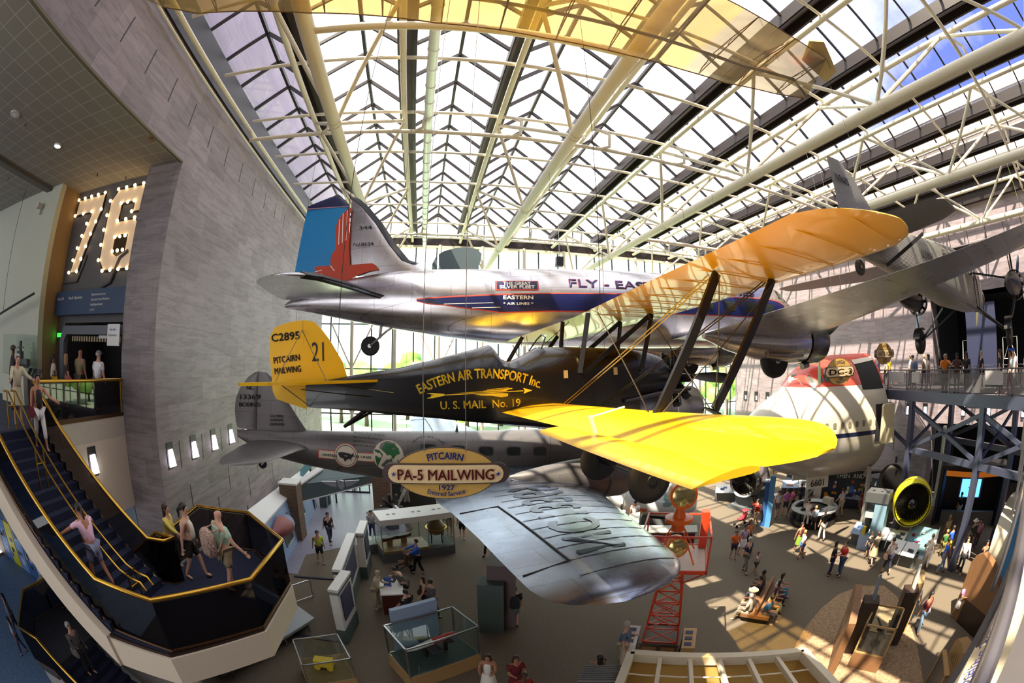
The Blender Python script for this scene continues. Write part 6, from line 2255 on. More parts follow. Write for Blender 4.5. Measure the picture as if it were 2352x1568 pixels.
face_dir = V((.26, -.93, .06)).normalized()    # lamps look at the balcony
for (cz, r_, nm, m2) in ((5.95, .38, 'rotating_lamp', orange), (4.42, .3, 'course_lamp', orange)):
    o_ = V((0, -.25 if cz < 5 else 0, cz))
    b = B()
    b.lathe(o_ - face_dir * r_ * .9, face_dir, [(0, r_ * .55), (r_ * .15, r_ * .85), (r_ * .6, r_), (r_ * 1.6, r_ * 1.0), (r_ * 1.62, r_ * 1.08), (r_ * 1.75, r_ * 1.08), (r_ * 1.76, r_ * .96)], 26)
    lp_ = b.build(nm, m2, tw, 40)
    b = B()
    b.lathe(o_ + face_dir * r_ * .84, face_dir, [(0, r_ * .95), (.03, r_ * .7), (.06, r_ * .3), (.065, .01)], 24)
    b.build('lens', lensm, lp_, 50)
for s, lab in ((-1, 'white sloping text panel on the left of the tower pedestal'), (1, 'tan sloping text panel on the right of the tower pedestal')):
    p0 = M.Translation(V((6.85, 9.75, 0))) @ M.Rotation(R(-35), 4, 'Z') @ V((s * .95, -.15, 0))
    t = thing('pedestal_text_panel', lab, 'panel', p0, R(-35))
    b = B()
    b.hexa([(-.22, -.5, .0), (.22, -.5, .0), (.22, .4, .0), (-.22, .4, .0), (-.22, -.5, .78), (.22, -.5, .78), (.22, .4, 1.0), (-.22, .4, 1.0)])
    b.build('panel', panelwhite if s < 0 else mat('panel_tan', (196, 164, 116), .5), t)
    b = B()
    for k in range(3):
        b.hexa([(-.15, -.4 + .26 * k, .81 + .064 * k), (.1, -.4 + .26 * k, .81 + .064 * k), (.1, -.25 + .26 * k, .845 + .064 * k), (-.15, -.25 + .26 * k, .845 + .064 * k), (-.15, -.4 + .26 * k, .82 + .064 * k), (.1, -.4 + .26 * k, .82 + .064 * k), (.1, -.25 + .26 * k, .855 + .064 * k), (-.15, -.25 + .26 * k, .855 + .064 * k)])
    b.build('picture', mat('panel_print', (60, 66, 96), .5, var=.4, scale=12), t)

# --- cream framed booth at the bottom and its grey awning
bt = thing('cream_frame_booth', 'cream ribbed open roof frame of a booth below the balcony', 'booth', (6.0, 6.2, 0))
Q = [V((x, y, 2.55)) - V((6.0, 6.2, 0)) for x, y in [(4.39, 7.37), (8.00, 4.79), (7.63, 3.36), (3.72, 6.45)]]
Q[2] = Q[1] + (Q[2] - Q[1]).normalized() * 2.6
Q[3] = Q[0] + (Q[3] - Q[0]).normalized() * 2.6
b = B()
for p, q in ((Q[0], Q[1]), (Q[1], Q[2]), (Q[3], Q[0]), (Q[2], Q[3])):
    b.beam(p, q, .2, .28)
b.build('roof_frame', mat('booth_cream', (224, 212, 184), .5, var=.04), bt)
for k in range(1, 6):
    f = k / 6
    p, q = Q[0].lerp(Q[1], f), Q[3].lerp(Q[2], f)
    B().beam(p - V((0, 0, .02)), q - V((0, 0, .02)), .1, .16).build('rib', MATS['booth_cream'], bt)
b = B()
for f in (.25, .55):
    b.tube([Q[0].lerp(Q[3], f) - V((0, 0, .1)), Q[1].lerp(Q[2], f) - V((0, 0, .1))], .025, 6)
b.build('tie_rod', MATS['booth_cream'], bt)
b = B()
for p, q in ((Q[0], Q[1]), (Q[1], Q[2]), (Q[3], Q[0])):
    n_ = (q - p).cross(V((0, 0, 1))).normalized() * .05
    lo = V((0, 0, -2.55))
    b.hexa([p + lo - n_, q + lo - n_, q + lo + n_, p + lo + n_, p - n_ - V((0, 0, .14)), q - n_ - V((0, 0, .14)), q + n_ - V((0, 0, .14)), p + n_ - V((0, 0, .14))])
b.build('booth_wall', mat('booth_ochre', (196, 158, 84), .6, var=.06), bt)
b = B()
c0 = Q[0].lerp(Q[1], .42).lerp(Q[3].lerp(Q[2], .42), .25)
b.box(c0.x - .8, c0.x + .8, c0.y - .4, c0.y + .3, .02, 1.2)
b.build('booth_shelf', darkwood, bt)
aw = thing('corrugated_awning', 'grey corrugated awning beside the cream booth frame', 'awning', (4.65, 8.96, 0))
b = B()
g = [V((x, y, 2.4)) - V(aw.location) for x, y in [(3.31, 7.55), (4.24, 7.19), (3.86, 6.58), (2.90, 6.97)]]
rows = []
for i in range(25):
    f = i / 24
    z_ = .03 * math.sin(i * math.pi / 1.5)
    rows.append([g[0].lerp(g[3], f) + V((0, 0, z_)), g[1].lerp(g[2], f) + V((0, 0, z_))])
b.loft(rows, cap=False, closed=False)
b.build('roof_sheet', mat('awning_grey', (128, 126, 122), .45, .4), aw, 40)
for p in g:
    B().tube([p, (p.x, p.y, 0)], .03, 6).build('post', stand, aw)

# --- central exhibits
cs = thing('globe_display_case', 'large white topped glass case holding a brass globe and model ships', 'display case', (-0.85, 20.29, 0), R(20))
b = B()
b.box(-1.9, 1.9, -.75, .75, 0, .5).box(-1.85, .6, -.7, .7, .5, .62, 1)
b.build('plinth', [stand, oak], cs)
B().box(-1.9, 1.9, -.75, .75, 2.05, 2.35).build('canopy', panelwhite, cs)
b = B()
for x in (-1.87, .5, 1.87):
    for y in (-.72, .72):
        b.box(x - .02, x + .02, y - .02, y + .02, .5, 2.05)
b.build('corner_post', alu, cs)
B().box(-1.86, 1.86, -.71, .71, .5, 2.05).build('glass', caseglass, cs)
b = B()
for x in (-1.3, -1.0, .0, .3, 1.1, 1.4):
    b.box(x - .08, x + .08, -.08, .08, 2.35, 2.36)
b.build('roof_vent', black, cs)
gl = thing('brass_globe', 'brown antique globe in brass ring stand inside the glass case', 'globe', (0, 0, 0))
gl.location = cs.matrix_basis @ V((1.2, 0, .5)) if False else (M.Translation(V(cs.location)) @ M.Rotation(R(20), 4, 'Z')) @ V((1.2, 0, .5))
B().ball((0, 0, .85), .45, 18).build('globe', mat('globe_brown', (126, 104, 62), .4, var=.5, scale=3), gl, 60)
B().lathe((0, 0, .83), (0, 0, 1), [(0, .5), (0, .56), (.05, .56), (.05, .5)], 24, cap=False).build('horizon_ring', brass, gl, 40)
for k in range(4):
    a = R(45 + 90 * k)
    B().tube([(.53 * math.cos(a), .53 * math.sin(a), .83), (.35 * math.cos(a), .35 * math.sin(a), .4), (.4 * math.cos(a), .4 * math.sin(a), .02)], .03, 6).build('leg', darkwood, gl)
for k, (dx, dy, lab) in enumerate(((-1.3, .1, 'brown model ship hull in the globe case'), (-.5, .25, 'second brown model ship hull nearer the globe'))):
    t = thing('ship_hull_model', lab, 'model', (M.Translation(V(cs.location)) @ M.Rotation(R(20), 4, 'Z')) @ V((dx, dy, .62)), R(35))
    b = B()
    b.loft([[(x, y * w_, .35 + z) for y, z in ((-.14, .12), (-.09, -.06), (0, -.1), (.09, -.06), (.14, .12))] for x, w_ in ((-.45, .1), (-.25, .9), (.15, 1), (.45, .15))])
    b.build('hull', mat('ship_wood', (86, 54, 34), .4, var=.2), t, 50)
    B().box(-.15, .15, -.05, .05, 0, .26).build('cradle', oak, t)
lw_ = thing('low_relief_table', 'low grey table with prints under glass left of the globe case', 'display table', (-2.84, 20.66, 0), R(20))
B().box(-.75, .75, -.55, .55, 0, .55).build('base', stand, lw_)
b = B()
b.box(-.7, .7, -.5, .5, .55, .6, 0)
picpanel(b, -.6, .6, .6, .6, 0, 5)
b.build('print_top', [mat('print_paper', (190, 186, 180), .5, var=.2, scale=5), maroon, bluep], lw_)
B().box(-.75, .75, -.55, .55, .6, .85).build('glass', caseglass, lw_)
# stepped partition
pw = thing('stepped_partition', 'white and dark green stepped partition wall with picture panels', 'partition', (-3.33, 13.21, 0))
segs = [(-3.35, 12.09), (-3.13, 13.61), (-2.98, 13.88), (-3.14, 17.25)]
o_ = V(pw.location)
PP = [V((x, y, 0)) - o_ for x, y in segs]
for i, (p, q, off) in enumerate(((PP[0], PP[1], 0), (PP[1], PP[3], .35), (PP[3], PP[3] + (PP[3] - PP[1]) * .45, 0.0))):
    d = (q - p).normalized()
    n_ = V((-d.y, d.x, 0))
    p, q = p + n_ * off, q + n_ * off
    b = B()
    b.beam(p + V((0, 0, .32)), q + V((0, 0, .32)), .36, .64, 1)
    b.beam(p + V((0, 0, 1.45)), q + V((0, 0, 1.45)), .3, 1.62, 0)
    b.beam(p + V((0, 0, 2.31)), q + V((0, 0, 2.31)), .36, .1, 0)
    b.beam(p + V((0, 0, 2.2)), q + V((0, 0, 2.2)), .34, .12, 1)
    b.build('wall_section', [panelwhite, green_grey], pw)
    b = B()
    mid = (p + q) / 2 - n_ * .17
    b.beam(mid - d * .7 * (q - p).length / 2 + V((0, 0, 1.5)), mid + d * .7 * (q - p).length / 2 + V((0, 0, 1.5)), .04, 1.1)
    b.build('picture_panel', mat('partition_print', (70, 70, 96), .5, var=.4, scale=5), pw)
for i, (pa, pb) in enumerate((((-6.45, 16.92), (-4.44, 17.03)), ((-5.65, 12.28), (-3.55, 12.20)))):
    t = tag(B().beam((pa[0], pa[1], .03), (pb[0], pb[1], .03), .12, .06).build('floor_barrier', mat('barrier_navy', (46, 48, 58), .6)), ['low dark floor bar reaching the partition near the green shirted man', 'low dark floor bar reaching the near end of the partition'][i], 'barrier')
tr = thing('tubular_guard_rail', 'bent silver tube guard rail beside the landing', 'railing', (-5.63, 14.42, 0))
B().tube([(-.5, -.3, 0), (-.5, -.3, .85), (-.3, -.1, .9), (.4, .7, .9), (.5, .8, .8), (.5, .8, 0)], .03, 8).build('bent_tube', chrome, tr, 60)
B().tube([(-.5, -.3, .1), (.5, .8, .1)], .02, 6).build('low_tube', chrome, tr, 60)
ld = thing('tilted_glass_ledge', 'pale tilted display ledge with metal legs below the landing', 'display ledge', (-5.99, 11.06, 0), R(62))
b = B()
b.hexa([(-2.3, -.5, .45), (2.3, -.5, .45), (2.3, .5, .7), (-2.3, .5, .7), (-2.3, -.5, .55), (2.3, -.5, .55), (2.3, .5, .85), (-2.3, .5, .85)])
b.build('ledge', mat('ledge_grey', (150, 158, 160), .3, var=.08), ld)
for x in (-2, -.7, .7, 2):
    B().box(x - .03, x + .03, -.4, -.34, 0, .5).build('leg', chrome, ld)
B().box(-2.3, 2.3, -.1, .4, 0, .45).build('base', stand, ld)
# statue at a desk
dk = thing('dark_red_desk', 'dark red wooden desk with a bright white top', 'desk', (-1.69, 14.80, 0), R(8))
B().box(-.42, .42, -.5, .7, 0, .95).build('cabinet', mat('mahogany', (74, 26, 22), .45, var=.15), dk)
B().box(-.46, .46, -.54, .74, .95, 1.0).build('desk_top', panelwhite, dk)
tb = tag(B().hexa([(-.25, -.0, 0), (.05, -.0, 0), (.05, .06, .0), (-.25, .06, 0), (-.25, .18, .34), (.05, .18, .34), (.05, .2, .34), (-.25, .2, .34)]).build('picture_board', mat('board_blue', (50, 80, 160), .5)), 'small blue picture board leaning on the dark red desk', 'board')
tb.location = V(dk.location) + V((-.05, .1, 1.0))
st_c = (186, 174, 146)
HAIR['stone'] = mat('stone_hair', (176, 164, 136), .8)
SKIN['stone'] = mat('stone_skin', (186, 174, 146), .8)
person('beige statue of a man in overalls leaning over the dark red desk', -2.33, 14.69, 0, -10, 1.8, st_c, st_c, 'stone', 'stone', 'short', 'long', 'long', STAND, ('front', 'front'), lean=14, shoe=st_c, name='statue')
# tall grey-green monolith
mo = thing('exhibit_monolith', 'tall grey green exhibit pillar with a lower block in front', 'pillar', (2.13, 13.51, 0), R(-14))
B().box(-.25, .75, -.35, .65, 0, 2.75).build('tall_block', mat('monolith_b', (112, 96, 96), .6, var=.08), mo)
B().box(-.55, .35, -.75, -.05, 0, 2.15).build('low_block', green_grey, mo)
# rocket case
rc = thing('rocket_display_case', 'metal edged glass case with red and white rocket model on the carpet', 'display case', (-0.23, 10.94, 0), R(28))
B().box(-1.25, 1.25, -.75, .75, 0, .55).build('base', oak, rc)
B().box(-1.2, 1.2, -.7, .7, .55, .6).build('deck', mat('case_deck', (96, 112, 112), .5, var=.1), rc)
b = B()
for x in (-1.22, 1.22):
    for y in (-.72, .72):
        b.box(x - .025, x + .025, y - .025, y + .025, .55, 1.75)
for y in (-.72, .72):
    b.box(-1.25, 1.25, y - .025, y + .025, 1.72, 1.77)
for x in (-1.22, 1.22):
    b.box(x - .025, x + .025, -.75, .75, 1.72, 1.77)
b.build('case_frame', alu, rc)
B().box(-1.22, 1.22, -.72, .72, .6, 1.75).build('glass', caseglass, rc)
B().hexa([(-.9, .78, 0), (.7, .78, 0), (.7, .95, 0), (-.9, .95, 0), (-.9, .78, 2.2), (.7, .78, 2.2), (.7, .95, 2.2), (-.9, .95, 2.2)]).build('back_panel', bluelt, rc)
rk = thing('rocket_model', 'red and white rocket model with dark fins inside the glass case', 'model', (M.Translation(V(rc.location)) @ M.Rotation(R(28), 4, 'Z')) @ V((0, 0, .6)), R(28))
b = B()
b.lathe((-.9, 0, .45), (1, 0, .1), [(0, .02), (.3, .08), (.9, .11)], 14, 0)
b.build('body_tube', panelwhite, rk, 40)
B().lathe((0, 0, .54), (1, 0, .1), [(0, .115), (.5, .11), (.8, .06), (.85, .02)], 14).build('red_section', mat('rocket_red', (196, 44, 40), .4), rk, 40)
B().box(-.3, .1, -.55, .55, .42, .45).box(.4, .6, -.3, .3, .5, .53).build('wing', mat('rocket_dark', (40, 40, 52), .4), rk)
B().box(-.3, -.2, -.05, .05, 0, .42).box(.4, .5, -.05, .05, 0, .5).build('cradle', black, rk)
lc = thing('low_glass_case', 'metal edged glass case with a yellow model cut by the image bottom', 'display case', (-3.58, 10.06, 0), R(25))
B().box(-.75, .75, -.8, .6, 0, .5).build('base', oak, lc)
b = B()
for x in (-.73, .73):
    for y in (-.78, .58):
        b.box(x - .02, x + .02, y - .02, y + .02, .5, 1.35)
for y in (-.78, .58):
    b.box(-.75, .75, y - .02, y + .02, 1.33, 1.37)
for x in (-.73, .73):
    b.box(x - .02, x + .02, -.8, .6, 1.33, 1.37)
b.build('case_frame', alu, lc)
B().box(-.73, .73, -.78, .58, .5, 1.35).build('glass', caseglass, lc)
ym = thing('yellow_model', 'small yellow model inside the glass case at the bottom', 'model', V(lc.location) + V((0, 0, .5)))
B().box(-.3, .3, -.15, .15, .1, .35).tube([(-.2, -.2, .1), (-.2, .2, .1)], .1, 10).tube([(.2, -.2, .1), (.2, .2, .1)], .1, 10).build('model_body', mat('model_yellow', (226, 190, 50), .5), ym)

# --- entrance corner: blue exhibit, brick pillars, sloping fascia, doors
be = thing('blue_exhibit_front', 'pale blue slanted exhibit front with windows along the left marble wall', 'exhibit', (-7.3, 22, 0))
b = B()
A_ = [(-4.9, .28), (6.3, -.35)]
b.hexa([(-1.1, -5.0, 0), (.12, -5.0, 0), (-.45, 5.2, 0), (-1.1, 5.2, 0), (-1.1, -5.0, 2.9), (-.25, -5.0, 2.45), (-.75, 5.2, 2.3), (-1.1, 5.2, 2.6)])
b.build('cabinet', bluelt, be)
b = B()
b.hexa([(-1.12, -5.1, 2.92), (-.2, -5.1, 2.47), (-.72, 5.3, 2.32), (-1.12, 5.3, 2.62), (-1.12, -5.1, 3.02), (-.2, -5.1, 2.57), (-.72, 5.3, 2.42), (-1.12, 5.3, 2.72)])
b.build('roof', panelwhite, be)
for ya, yb, za, zb, m_, nm in ((-2.9, -1.5, .5, 1.9, darkwood, 'recessed_doorway'), (-.2, 1.9, .7, 2.0, mat('bright_showcase', (176, 196, 206), .2, var=.2), 'showcase_window'), (-4.1, -3.3, .9, 1.7, mat('teal_screen', (60, 96, 110), .3), 'screen')):
    fx = lambda y, z: .12 - .57 * (y + 5) / 10.2 - .37 * z / 2.45 + .02
    b = B()
    b.quad((fx(ya, za), ya, za), (fx(yb, za), yb, za), (fx(yb, zb), yb, zb), (fx(ya, zb), ya, zb))
    b.build(nm, m_, be)
    b = B()
    pts = [(fx(ya, za) + .02, ya, za), (fx(yb, za) + .02, yb, za), (fx(yb, zb) + .02, yb, zb), (fx(ya, zb) + .02, ya, zb)]
    b.tube(pts + pts[:1], .035, 6)
    b.build('window_trim', alu, be)
b = B()
rings = []
for i in range(7):
    y = -4.6 + .36 * i * 1.2
    rings.append([(-.1 + .75 * math.sin(math.pi * j / 8) * math.sin(math.pi * (i + .4) / 6.8), y, 1.85 + .55 * math.cos(math.pi * j / 8) * math.sin(math.pi * (i + .4) / 6.8)) for j in range(9)])
b.loft(rings[:4], 0, cap=False, closed=False).loft(rings[3:], 1, cap=False, closed=False)
b.build('domed_awning', [mat('awning_red', (150, 84, 80), .5), mat('awning_blue', (104, 116, 146), .5)], be, 60)
brick = block_mat('brown_brick', (112, 84, 62), (88, 66, 50), (140, 124, 104), .22, .075, 'XZ', .85, .0, .008)
brickY = block_mat('brown_brick_side', (112, 84, 62), (88, 66, 50), (140, 124, 104), .22, .075, 'YZ', .85, .0, .008)
for i, (x, y, h_, w_, lab) in enumerate(((-7.62, 21.6, 3.25, .5, 'brown brick pillar with white cap by the left marble wall'), (-2.9, 25.6, 3.1, .55, 'brown brick pillar right of the entrance doors'))):
    t = thing('brick_pillar', lab, 'pillar', (x, y, 0))
    b = B()
    b.box(-w_, w_, -w_, w_, 0, h_)
    o = b.build('shaft', [brick, brickY], t)
    for p in o.data.polygons:
        p.material_index = 1 if abs(p.normal.x) > .5 else 0
    B().box(-w_ - .04, w_ + .04, -w_ - .04, w_ + .04, h_, h_ + .1).build('cap', panelwhite, t)
fa = thing('sloping_entrance_fascia', 'large grey green sloping fascia with silver winged badge over entrance doors', 'canopy', (-5, 24, 0))
FW = [V(p) - V((-5, 24, 0)) for p in [(-7.77, 23.00, 1.64), (-7.64, 23.00, 2.76), (-6.70, 25.00, 3.25), (-3.00, 27.50, 2.45), (-3.09, 27.50, 2.00)]]
b = B()
k = len(FW)
nn = V((.25, .9, .35)).normalized() * .25
b.add(FW + [p + nn for p in FW], [tuple(range(k)), tuple(range(2 * k - 1, k - 1, -1))] + [(i, i + k, (i + 1) % k + k, (i + 1) % k) for i in range(k)])
b.build('fascia', mat('fascia_green', (84, 98, 98), .55, var=.05), fa)
b = B()
b.beam(FW[1] + nn * .4, FW[2] + nn * .4, .5, .1).beam(FW[0], FW[4], .1, .06)
b.build('white_edge', panelwhite, fa)
wb = thing('winged_badge', 'silver winged shield badge on the grey green fascia', 'badge', ((-5.24, 24.20, 2.58)))
silv = mat('badge_silver', (176, 178, 176), .35, .6)
B().prism([(-.2, .25), (0, .32), (.2, .25), (.2, -.1), (0, -.36), (-.2, -.1)], (0, 0, 0), (.95, .3, 0), (0, -.3, .95), .08).build('shield', silv, wb)
for s in (-1, 1):
    pts = [(s * .26, .25), (s * 1.15, .28), (s * .95, .08), (s * .8, .04), (s * .7, -.06), (s * .5, -.1), (s * .3, -.16)]
    B().prism(pts if s < 0 else pts[::-1], (0, 0, 0), (.95, .3, 0), (0, -.3, .95), .06 if s < 0 else .06).build('wing', silv, wb)
tb_ = thing('teal_roof_panel', 'pale teal glazed panel rising behind the entrance fascia by the wall', 'panel', (-7.2, 27, 0))
b = B()
b.hexa([(-1.0, -1.5, 2.4), (.9, 1.5, 4.4), (.9, 1.7, 4.4), (-1.0, -1.3, 2.4), (-1.0, -1.5, 3.0), (.9, 1.5, 5.0), (.9, 1.7, 5.0), (-1.0, -1.3, 3.0)])
b.build('panel', mat('teal_panel', (120, 166, 172), .3), tb_)
B().box(-.6, -.5, -.6, -.5, 0, 3.0).box(.6, .7, 1.2, 1.3, 0, 4.4).build('post', dark, tb_)
ed = thing('entrance_doors', 'bronze framed double glass entrance doors in the glass wall', 'door', (-5.9, 31.0, 0))
b = B()
for x in (-1.5, -.75, -.6, .1, .25, .65, 1.4):
    b.box(x - .04, x + .04, -.05, .05, 0, 2.4)
b.box(-1.5, 1.4, -.05, .05, 2.35, 2.5).box(-1.5, 1.4, -.05, .05, 0, .12).box(.25, 1.4, -.05, .05, .95, 1.02)
b.build('door_frame', dark, ed)
B().quad((-1.5, 0, .1), (1.4, 0, .1), (1.4, 0, 2.4), (-1.5, 0, 2.4)).build('door_glass', wallglass, ed)
for k, (px_, py_) in enumerate([(-7.25, 27.33), (-7.19, 28.03)]):
    t = tag(B().box(px_ - .25, px_ + .25, py_ - .25, py_ + .25, 0, 1.25).build('entrance_bin', green_grey), ['grey green bin by the entrance nearer the fascia', 'second grey green bin nearer the entrance doors'][k], 'bin')
re_ = thing('radial_engine_exhibit', 'dark radial engine with a long silver propeller behind the globe case', 'engine', (-2.17, 23.69, 0), R(-60))
cyl_engine(re_, (0, 0, 1.5), 9, .22, .75, .1, engine_dark, engine_grey, .4)
B().box(-.5, .1, -.3, .3, 0, 1.1).build('stand', stand, re_)
for a in (R(60), R(180), R(300)):
    blade(re_, (.55, 0, 1.5), a, 1.9, .34, mat('bright_propeller', (214, 218, 224), .25, .7), .5)
B().lathe((.35, 0, 1.5), (1, 0, 0), [(0, .16), (.3, .14), (.4, .05)], 14).build('propeller_hub', alu, re_, 40)
uc = thing('uniform_display', 'tall dark glass showcase with a pale flight suit behind the engine', 'display case', (-1.54, 27.77, 0), R(5))
B().box(-1.6, 2.0, -.1, .9, 0, 2.6).build('case_back', mat('showcase_dark', (46, 46, 46), .5), uc)
b = B()
b.tube([(0, -.2, 2.0), (0, -.2, 1.2), (-.12, -.2, .5)], [.16, .17, .1], 10).tube([(0, -.2, 1.2), (.14, -.2, .5)], [.15, .1], 10).tube([(-.2, -.2, 1.85), (-.32, -.2, 1.2)], .07, 8).tube([(.2, -.2, 1.85), (.32, -.2, 1.2)], .07, 8)
b.build('flight_suit', mat('suit_cream', (166, 158, 146), .8), uc, 60)
B().quad((-1.6, -.5, .1), (2.0, -.5, .1), (2.0, -.5, 2.6), (-1.6, -.5, 2.6)).build('glass', caseglass, uc)

# --- maroon enclosure with a helicopter cockpit under the grey wing
hc = thing('bubble_cockpit_aircraft', 'white bubble nosed helicopter cabin with glazed canopy and orange stripe on the floor', 'helicopter', (15.18, 20.01, 0), R(-38))
b = B()
hull(b, [(.1, .2, 1.0, 1.5, 2), (-.3, .7, .55, 2.0, 2), (-1.2, 1.05, .35, 2.4, 2.2), (-2.6, 1.05, .4, 2.5, 2.2), (-4.5, .8, .7, 2.3, 2.2), (-6.2, .35, 1.2, 1.9, 2)], 24)
b.build('cabin', mat('cabin_white', (206, 210, 214), .3, var=.05, coat=.3), hc, 40)
HS = [(.1, .2, 1.0, 1.5, 2), (-.3, .7, .55, 2.0, 2), (-1.2, 1.05, .35, 2.4, 2.2), (-2.6, 1.05, .4, 2.5, 2.2), (-4.5, .8, .7, 2.3, 2.2), (-6.2, .35, 1.2, 1.9, 2)]
for sgn in (-1, 1):
    b = B()
    patch(b, HS, [(-.35, 1.2, 1.8), (-1.1, 1.3, 2.15), (-1.9, 1.35, 2.2)], 0, .02, sgn=sgn)
    b.build('canopy_glass', mat('canopy_teal', (130, 164, 160), .1, .2), hc, 40)
    b = B()
    patch(b, HS, [(-.8, .75, 1.0), (-3, .85, 1.1), (-5.6, 1.15, 1.4)], 0, .02, sgn=sgn)
    b.build('orange_stripe', mat('stripe_orange', (196, 90, 46), .4), hc, 40)
b = B()
b.box(-3.2, -1.2, -.7, .7, .0, .42)
b.build('support', stand, hc)
B().lathe((-2.2, 1.12, 1.2), (0, 1, 0), [(0, .5), (.15, .55), (.25, .4), (.26, .1)], 20).build('float', mat('violet_grey', (120, 108, 140), .4), hc, 40)
me_ = thing('maroon_enclosure', 'maroon walled exhibit enclosure with pale sloped panels behind the beacon tower', 'enclosure', (11.60, 17.81, 0), R(-30))
b = B()
b.hexa([(-1.8, -.9, 0), (1.6, -.9, 0), (1.6, -.6, 0), (-1.8, -.6, 0), (-1.8, -.9, 1.25), (1.6, -.9, 1.25), (1.6, -.6, 1.25), (-1.8, -.6, 1.25)])
b.hexa([(-1.8, -.9, 0), (-1.5, -.9, 0), (-1.5, 1.6, 0), (-1.8, 1.6, 0), (-1.8, -.9, 1.25), (-1.5, -.9, 1.25), (-1.5, 1.6, 1.25), (-1.8, 1.6, 1.25)])
b.build('maroon_wall', mat('maroon_wall', (92, 26, 44), .55, var=.08), me_)
b = B()
b.hexa([(-1.9, -1.0, 1.25), (1.7, -1.0, 1.25), (1.7, -.4, 1.4), (-1.9, -.4, 1.4), (-1.9, -1.0, 1.3), (1.7, -1.0, 1.3), (1.7, -.4, 1.45), (-1.9, -.4, 1.45)])
b.hexa([(-1.95, -1.0, 1.25), (-1.35, -1.0, 1.4), (-1.35, 1.7, 1.4), (-1.95, 1.7, 1.25), (-1.95, -1.0, 1.3), (-1.35, -1.0, 1.45), (-1.35, 1.7, 1.45), (-1.95, 1.7, 1.3)])
b.build('sloped_panel', mat('sloped_grey', (150, 150, 140), .5), me_)

# --- jet engines
se = thing('silver_jet_engine', 'large silver jet engine with polished intake ring on a stand by the glass wall', 'jet engine', (21.24, 20.66, 0), R(18))
b = B()
b.lathe((-2.2, 0, 2.0), (1, 0, 0), [(0.0, .95), (-.1, 1.05), (0, 1.14), (.5, 1.2), (1.6, 1.22), (1.7, 1.15), (1.7, .95), (.4, .92), (0, .95)], 32, cap=False)
b.build('intake_cowl', mat('polished_cowl', (200, 198, 196), .16, 1.0, var=.1), se, 40)
for k in range(22):
    a = 2 * math.pi * k / 22
    d = V((0, math.cos(a), math.sin(a)))
    n_ = V((0, -math.sin(a), math.cos(a)))
    b = B()
    p, q = V((-1.6, 0, 2.0)) + d * .3, V((-1.6, 0, 2.0)) + d * .93
    b.add([p - n_ * .05, p + n_ * .04 + V((.12, 0, 0)), q + n_ * .1 + V((.14, 0, 0)), q - n_ * .08], [(0, 1, 2, 3)])
    b.build('fan_blade', engine_grey, se)
B().lathe((-1.95, 0, 2.0), (1, 0, 0), [(0, .02), (.15, .18), (.4, .3), (.5, .3)], 18).build('spinner', engine_dark, se, 40)
b = B()
b.lathe((-.5, 0, 2.0), (1, 0, 0), [(0, .85), (.5, .8), (.9, .62), (1.0, .72), (1.4, .72), (1.5, .6), (2.2, .5), (2.8, .62), (3.2, .45), (3.6, .2)], 24)
b.build('core', mat('core_gold', (176, 158, 110), .4, .8, var=.35, scale=12), se, 40)
random.seed(3)
b = B()
for k in range(14):
    a = random.uniform(0, 6.28)
    x = random.uniform(-.3, 1.6)
    r_ = .84
    b.tube([(x, r_ * math.cos(a + q), 2.0 + r_ * math.sin(a + q)) for q in (0, .3, .6, .9)], .03, 6)
b.build('pipework', engine_grey, se, 40)
b = B()
b.box(-1.9, -1.5, -.7, .7, 0, .95).box(.6, 1.0, -.5, .5, 0, 1.35).box(-2.3, 2.3, -1.0, 1.0, 0, .25)
b.build('stand', stand, se)
ye = thing('yellow_jet_engine', 'jet engine with bright yellow cowl and dark fan mounted on a column stand', 'jet engine', (21.0, 7.85, 0), math.atan2(-7.85, -21.0) + R(8))
cz = 2.62
b = B()
b.lathe((.35, 0, cz), (-1, 0, 0), [(0, 1.06), (-.05, 1.12), (.05, 1.18), (.35, 1.22), (.9, 1.2), (1.1, 1.1), (1.1, .9), (.3, 1.0), (0, 1.06)], 36, cap=False)
b.build('yellow_cowl', mat('cowl_yellow', (222, 206, 30), .35, var=.05, coat=.3), ye, 40)
B().lathe((.37, 0, cz), (-1, 0, 0), [(0, 1.04), (-.03, 1.1), (.03, 1.15), (.08, 1.1)], 36, cap=False).build('lip_ring', mat('lip_bronze', (70, 66, 40), .3, .8), ye, 40)
for k in range(38):
    a = 2 * math.pi * k / 38
    d = V((0, math.cos(a), math.sin(a)))
    n_ = V((0, -math.sin(a), math.cos(a)))
    b = B()
    p, q = V((.12, 0, cz)) + d * .34, V((.12, 0, cz)) + d * 1.02
    b.add([p - n_ * .022, p + n_ * .02 - V((.1, 0, 0)), q + n_ * .05 - V((.16, 0, 0)), q - n_ * .05 + V((.04, 0, 0))], [(0, 1, 2, 3)])
    b.build('fan_blade', mat('fan_steel', (96, 88, 74), .35, .8, var=.15), ye)
B().lathe((-.2, 0, cz), (1, 0, 0), [(0, 1.02), (.01, 1.02)], 30).build('fan_duct', black, ye)
B().lathe((.0, 0, cz), (1, 0, 0), [(0, .36), (.12, .36), (.3, .26), (.42, .1), (.45, .01)], 22).build('spinner', mat('spinner_black', (20, 18, 24), .15), ye, 40)
B().lathe((-.75, 0, cz), (-1, 0, 0), [(0, .8), (.5, .7), (.9, .75), (1.4, .55), (2.2, .6), (2.6, .3)], 22).build('core', engine_grey, ye, 40)
b = B()
b.beam((-.3, -.5, 1.6), (-.3, -.7, 0), .16, .2).beam((-.3, .5, 1.6), (-.3, .7, 0), .16, .2).beam((-.3, -.6, 1.5), (-.3, .6, 1.5), .2, .2)
b.build('stand', black, ye)
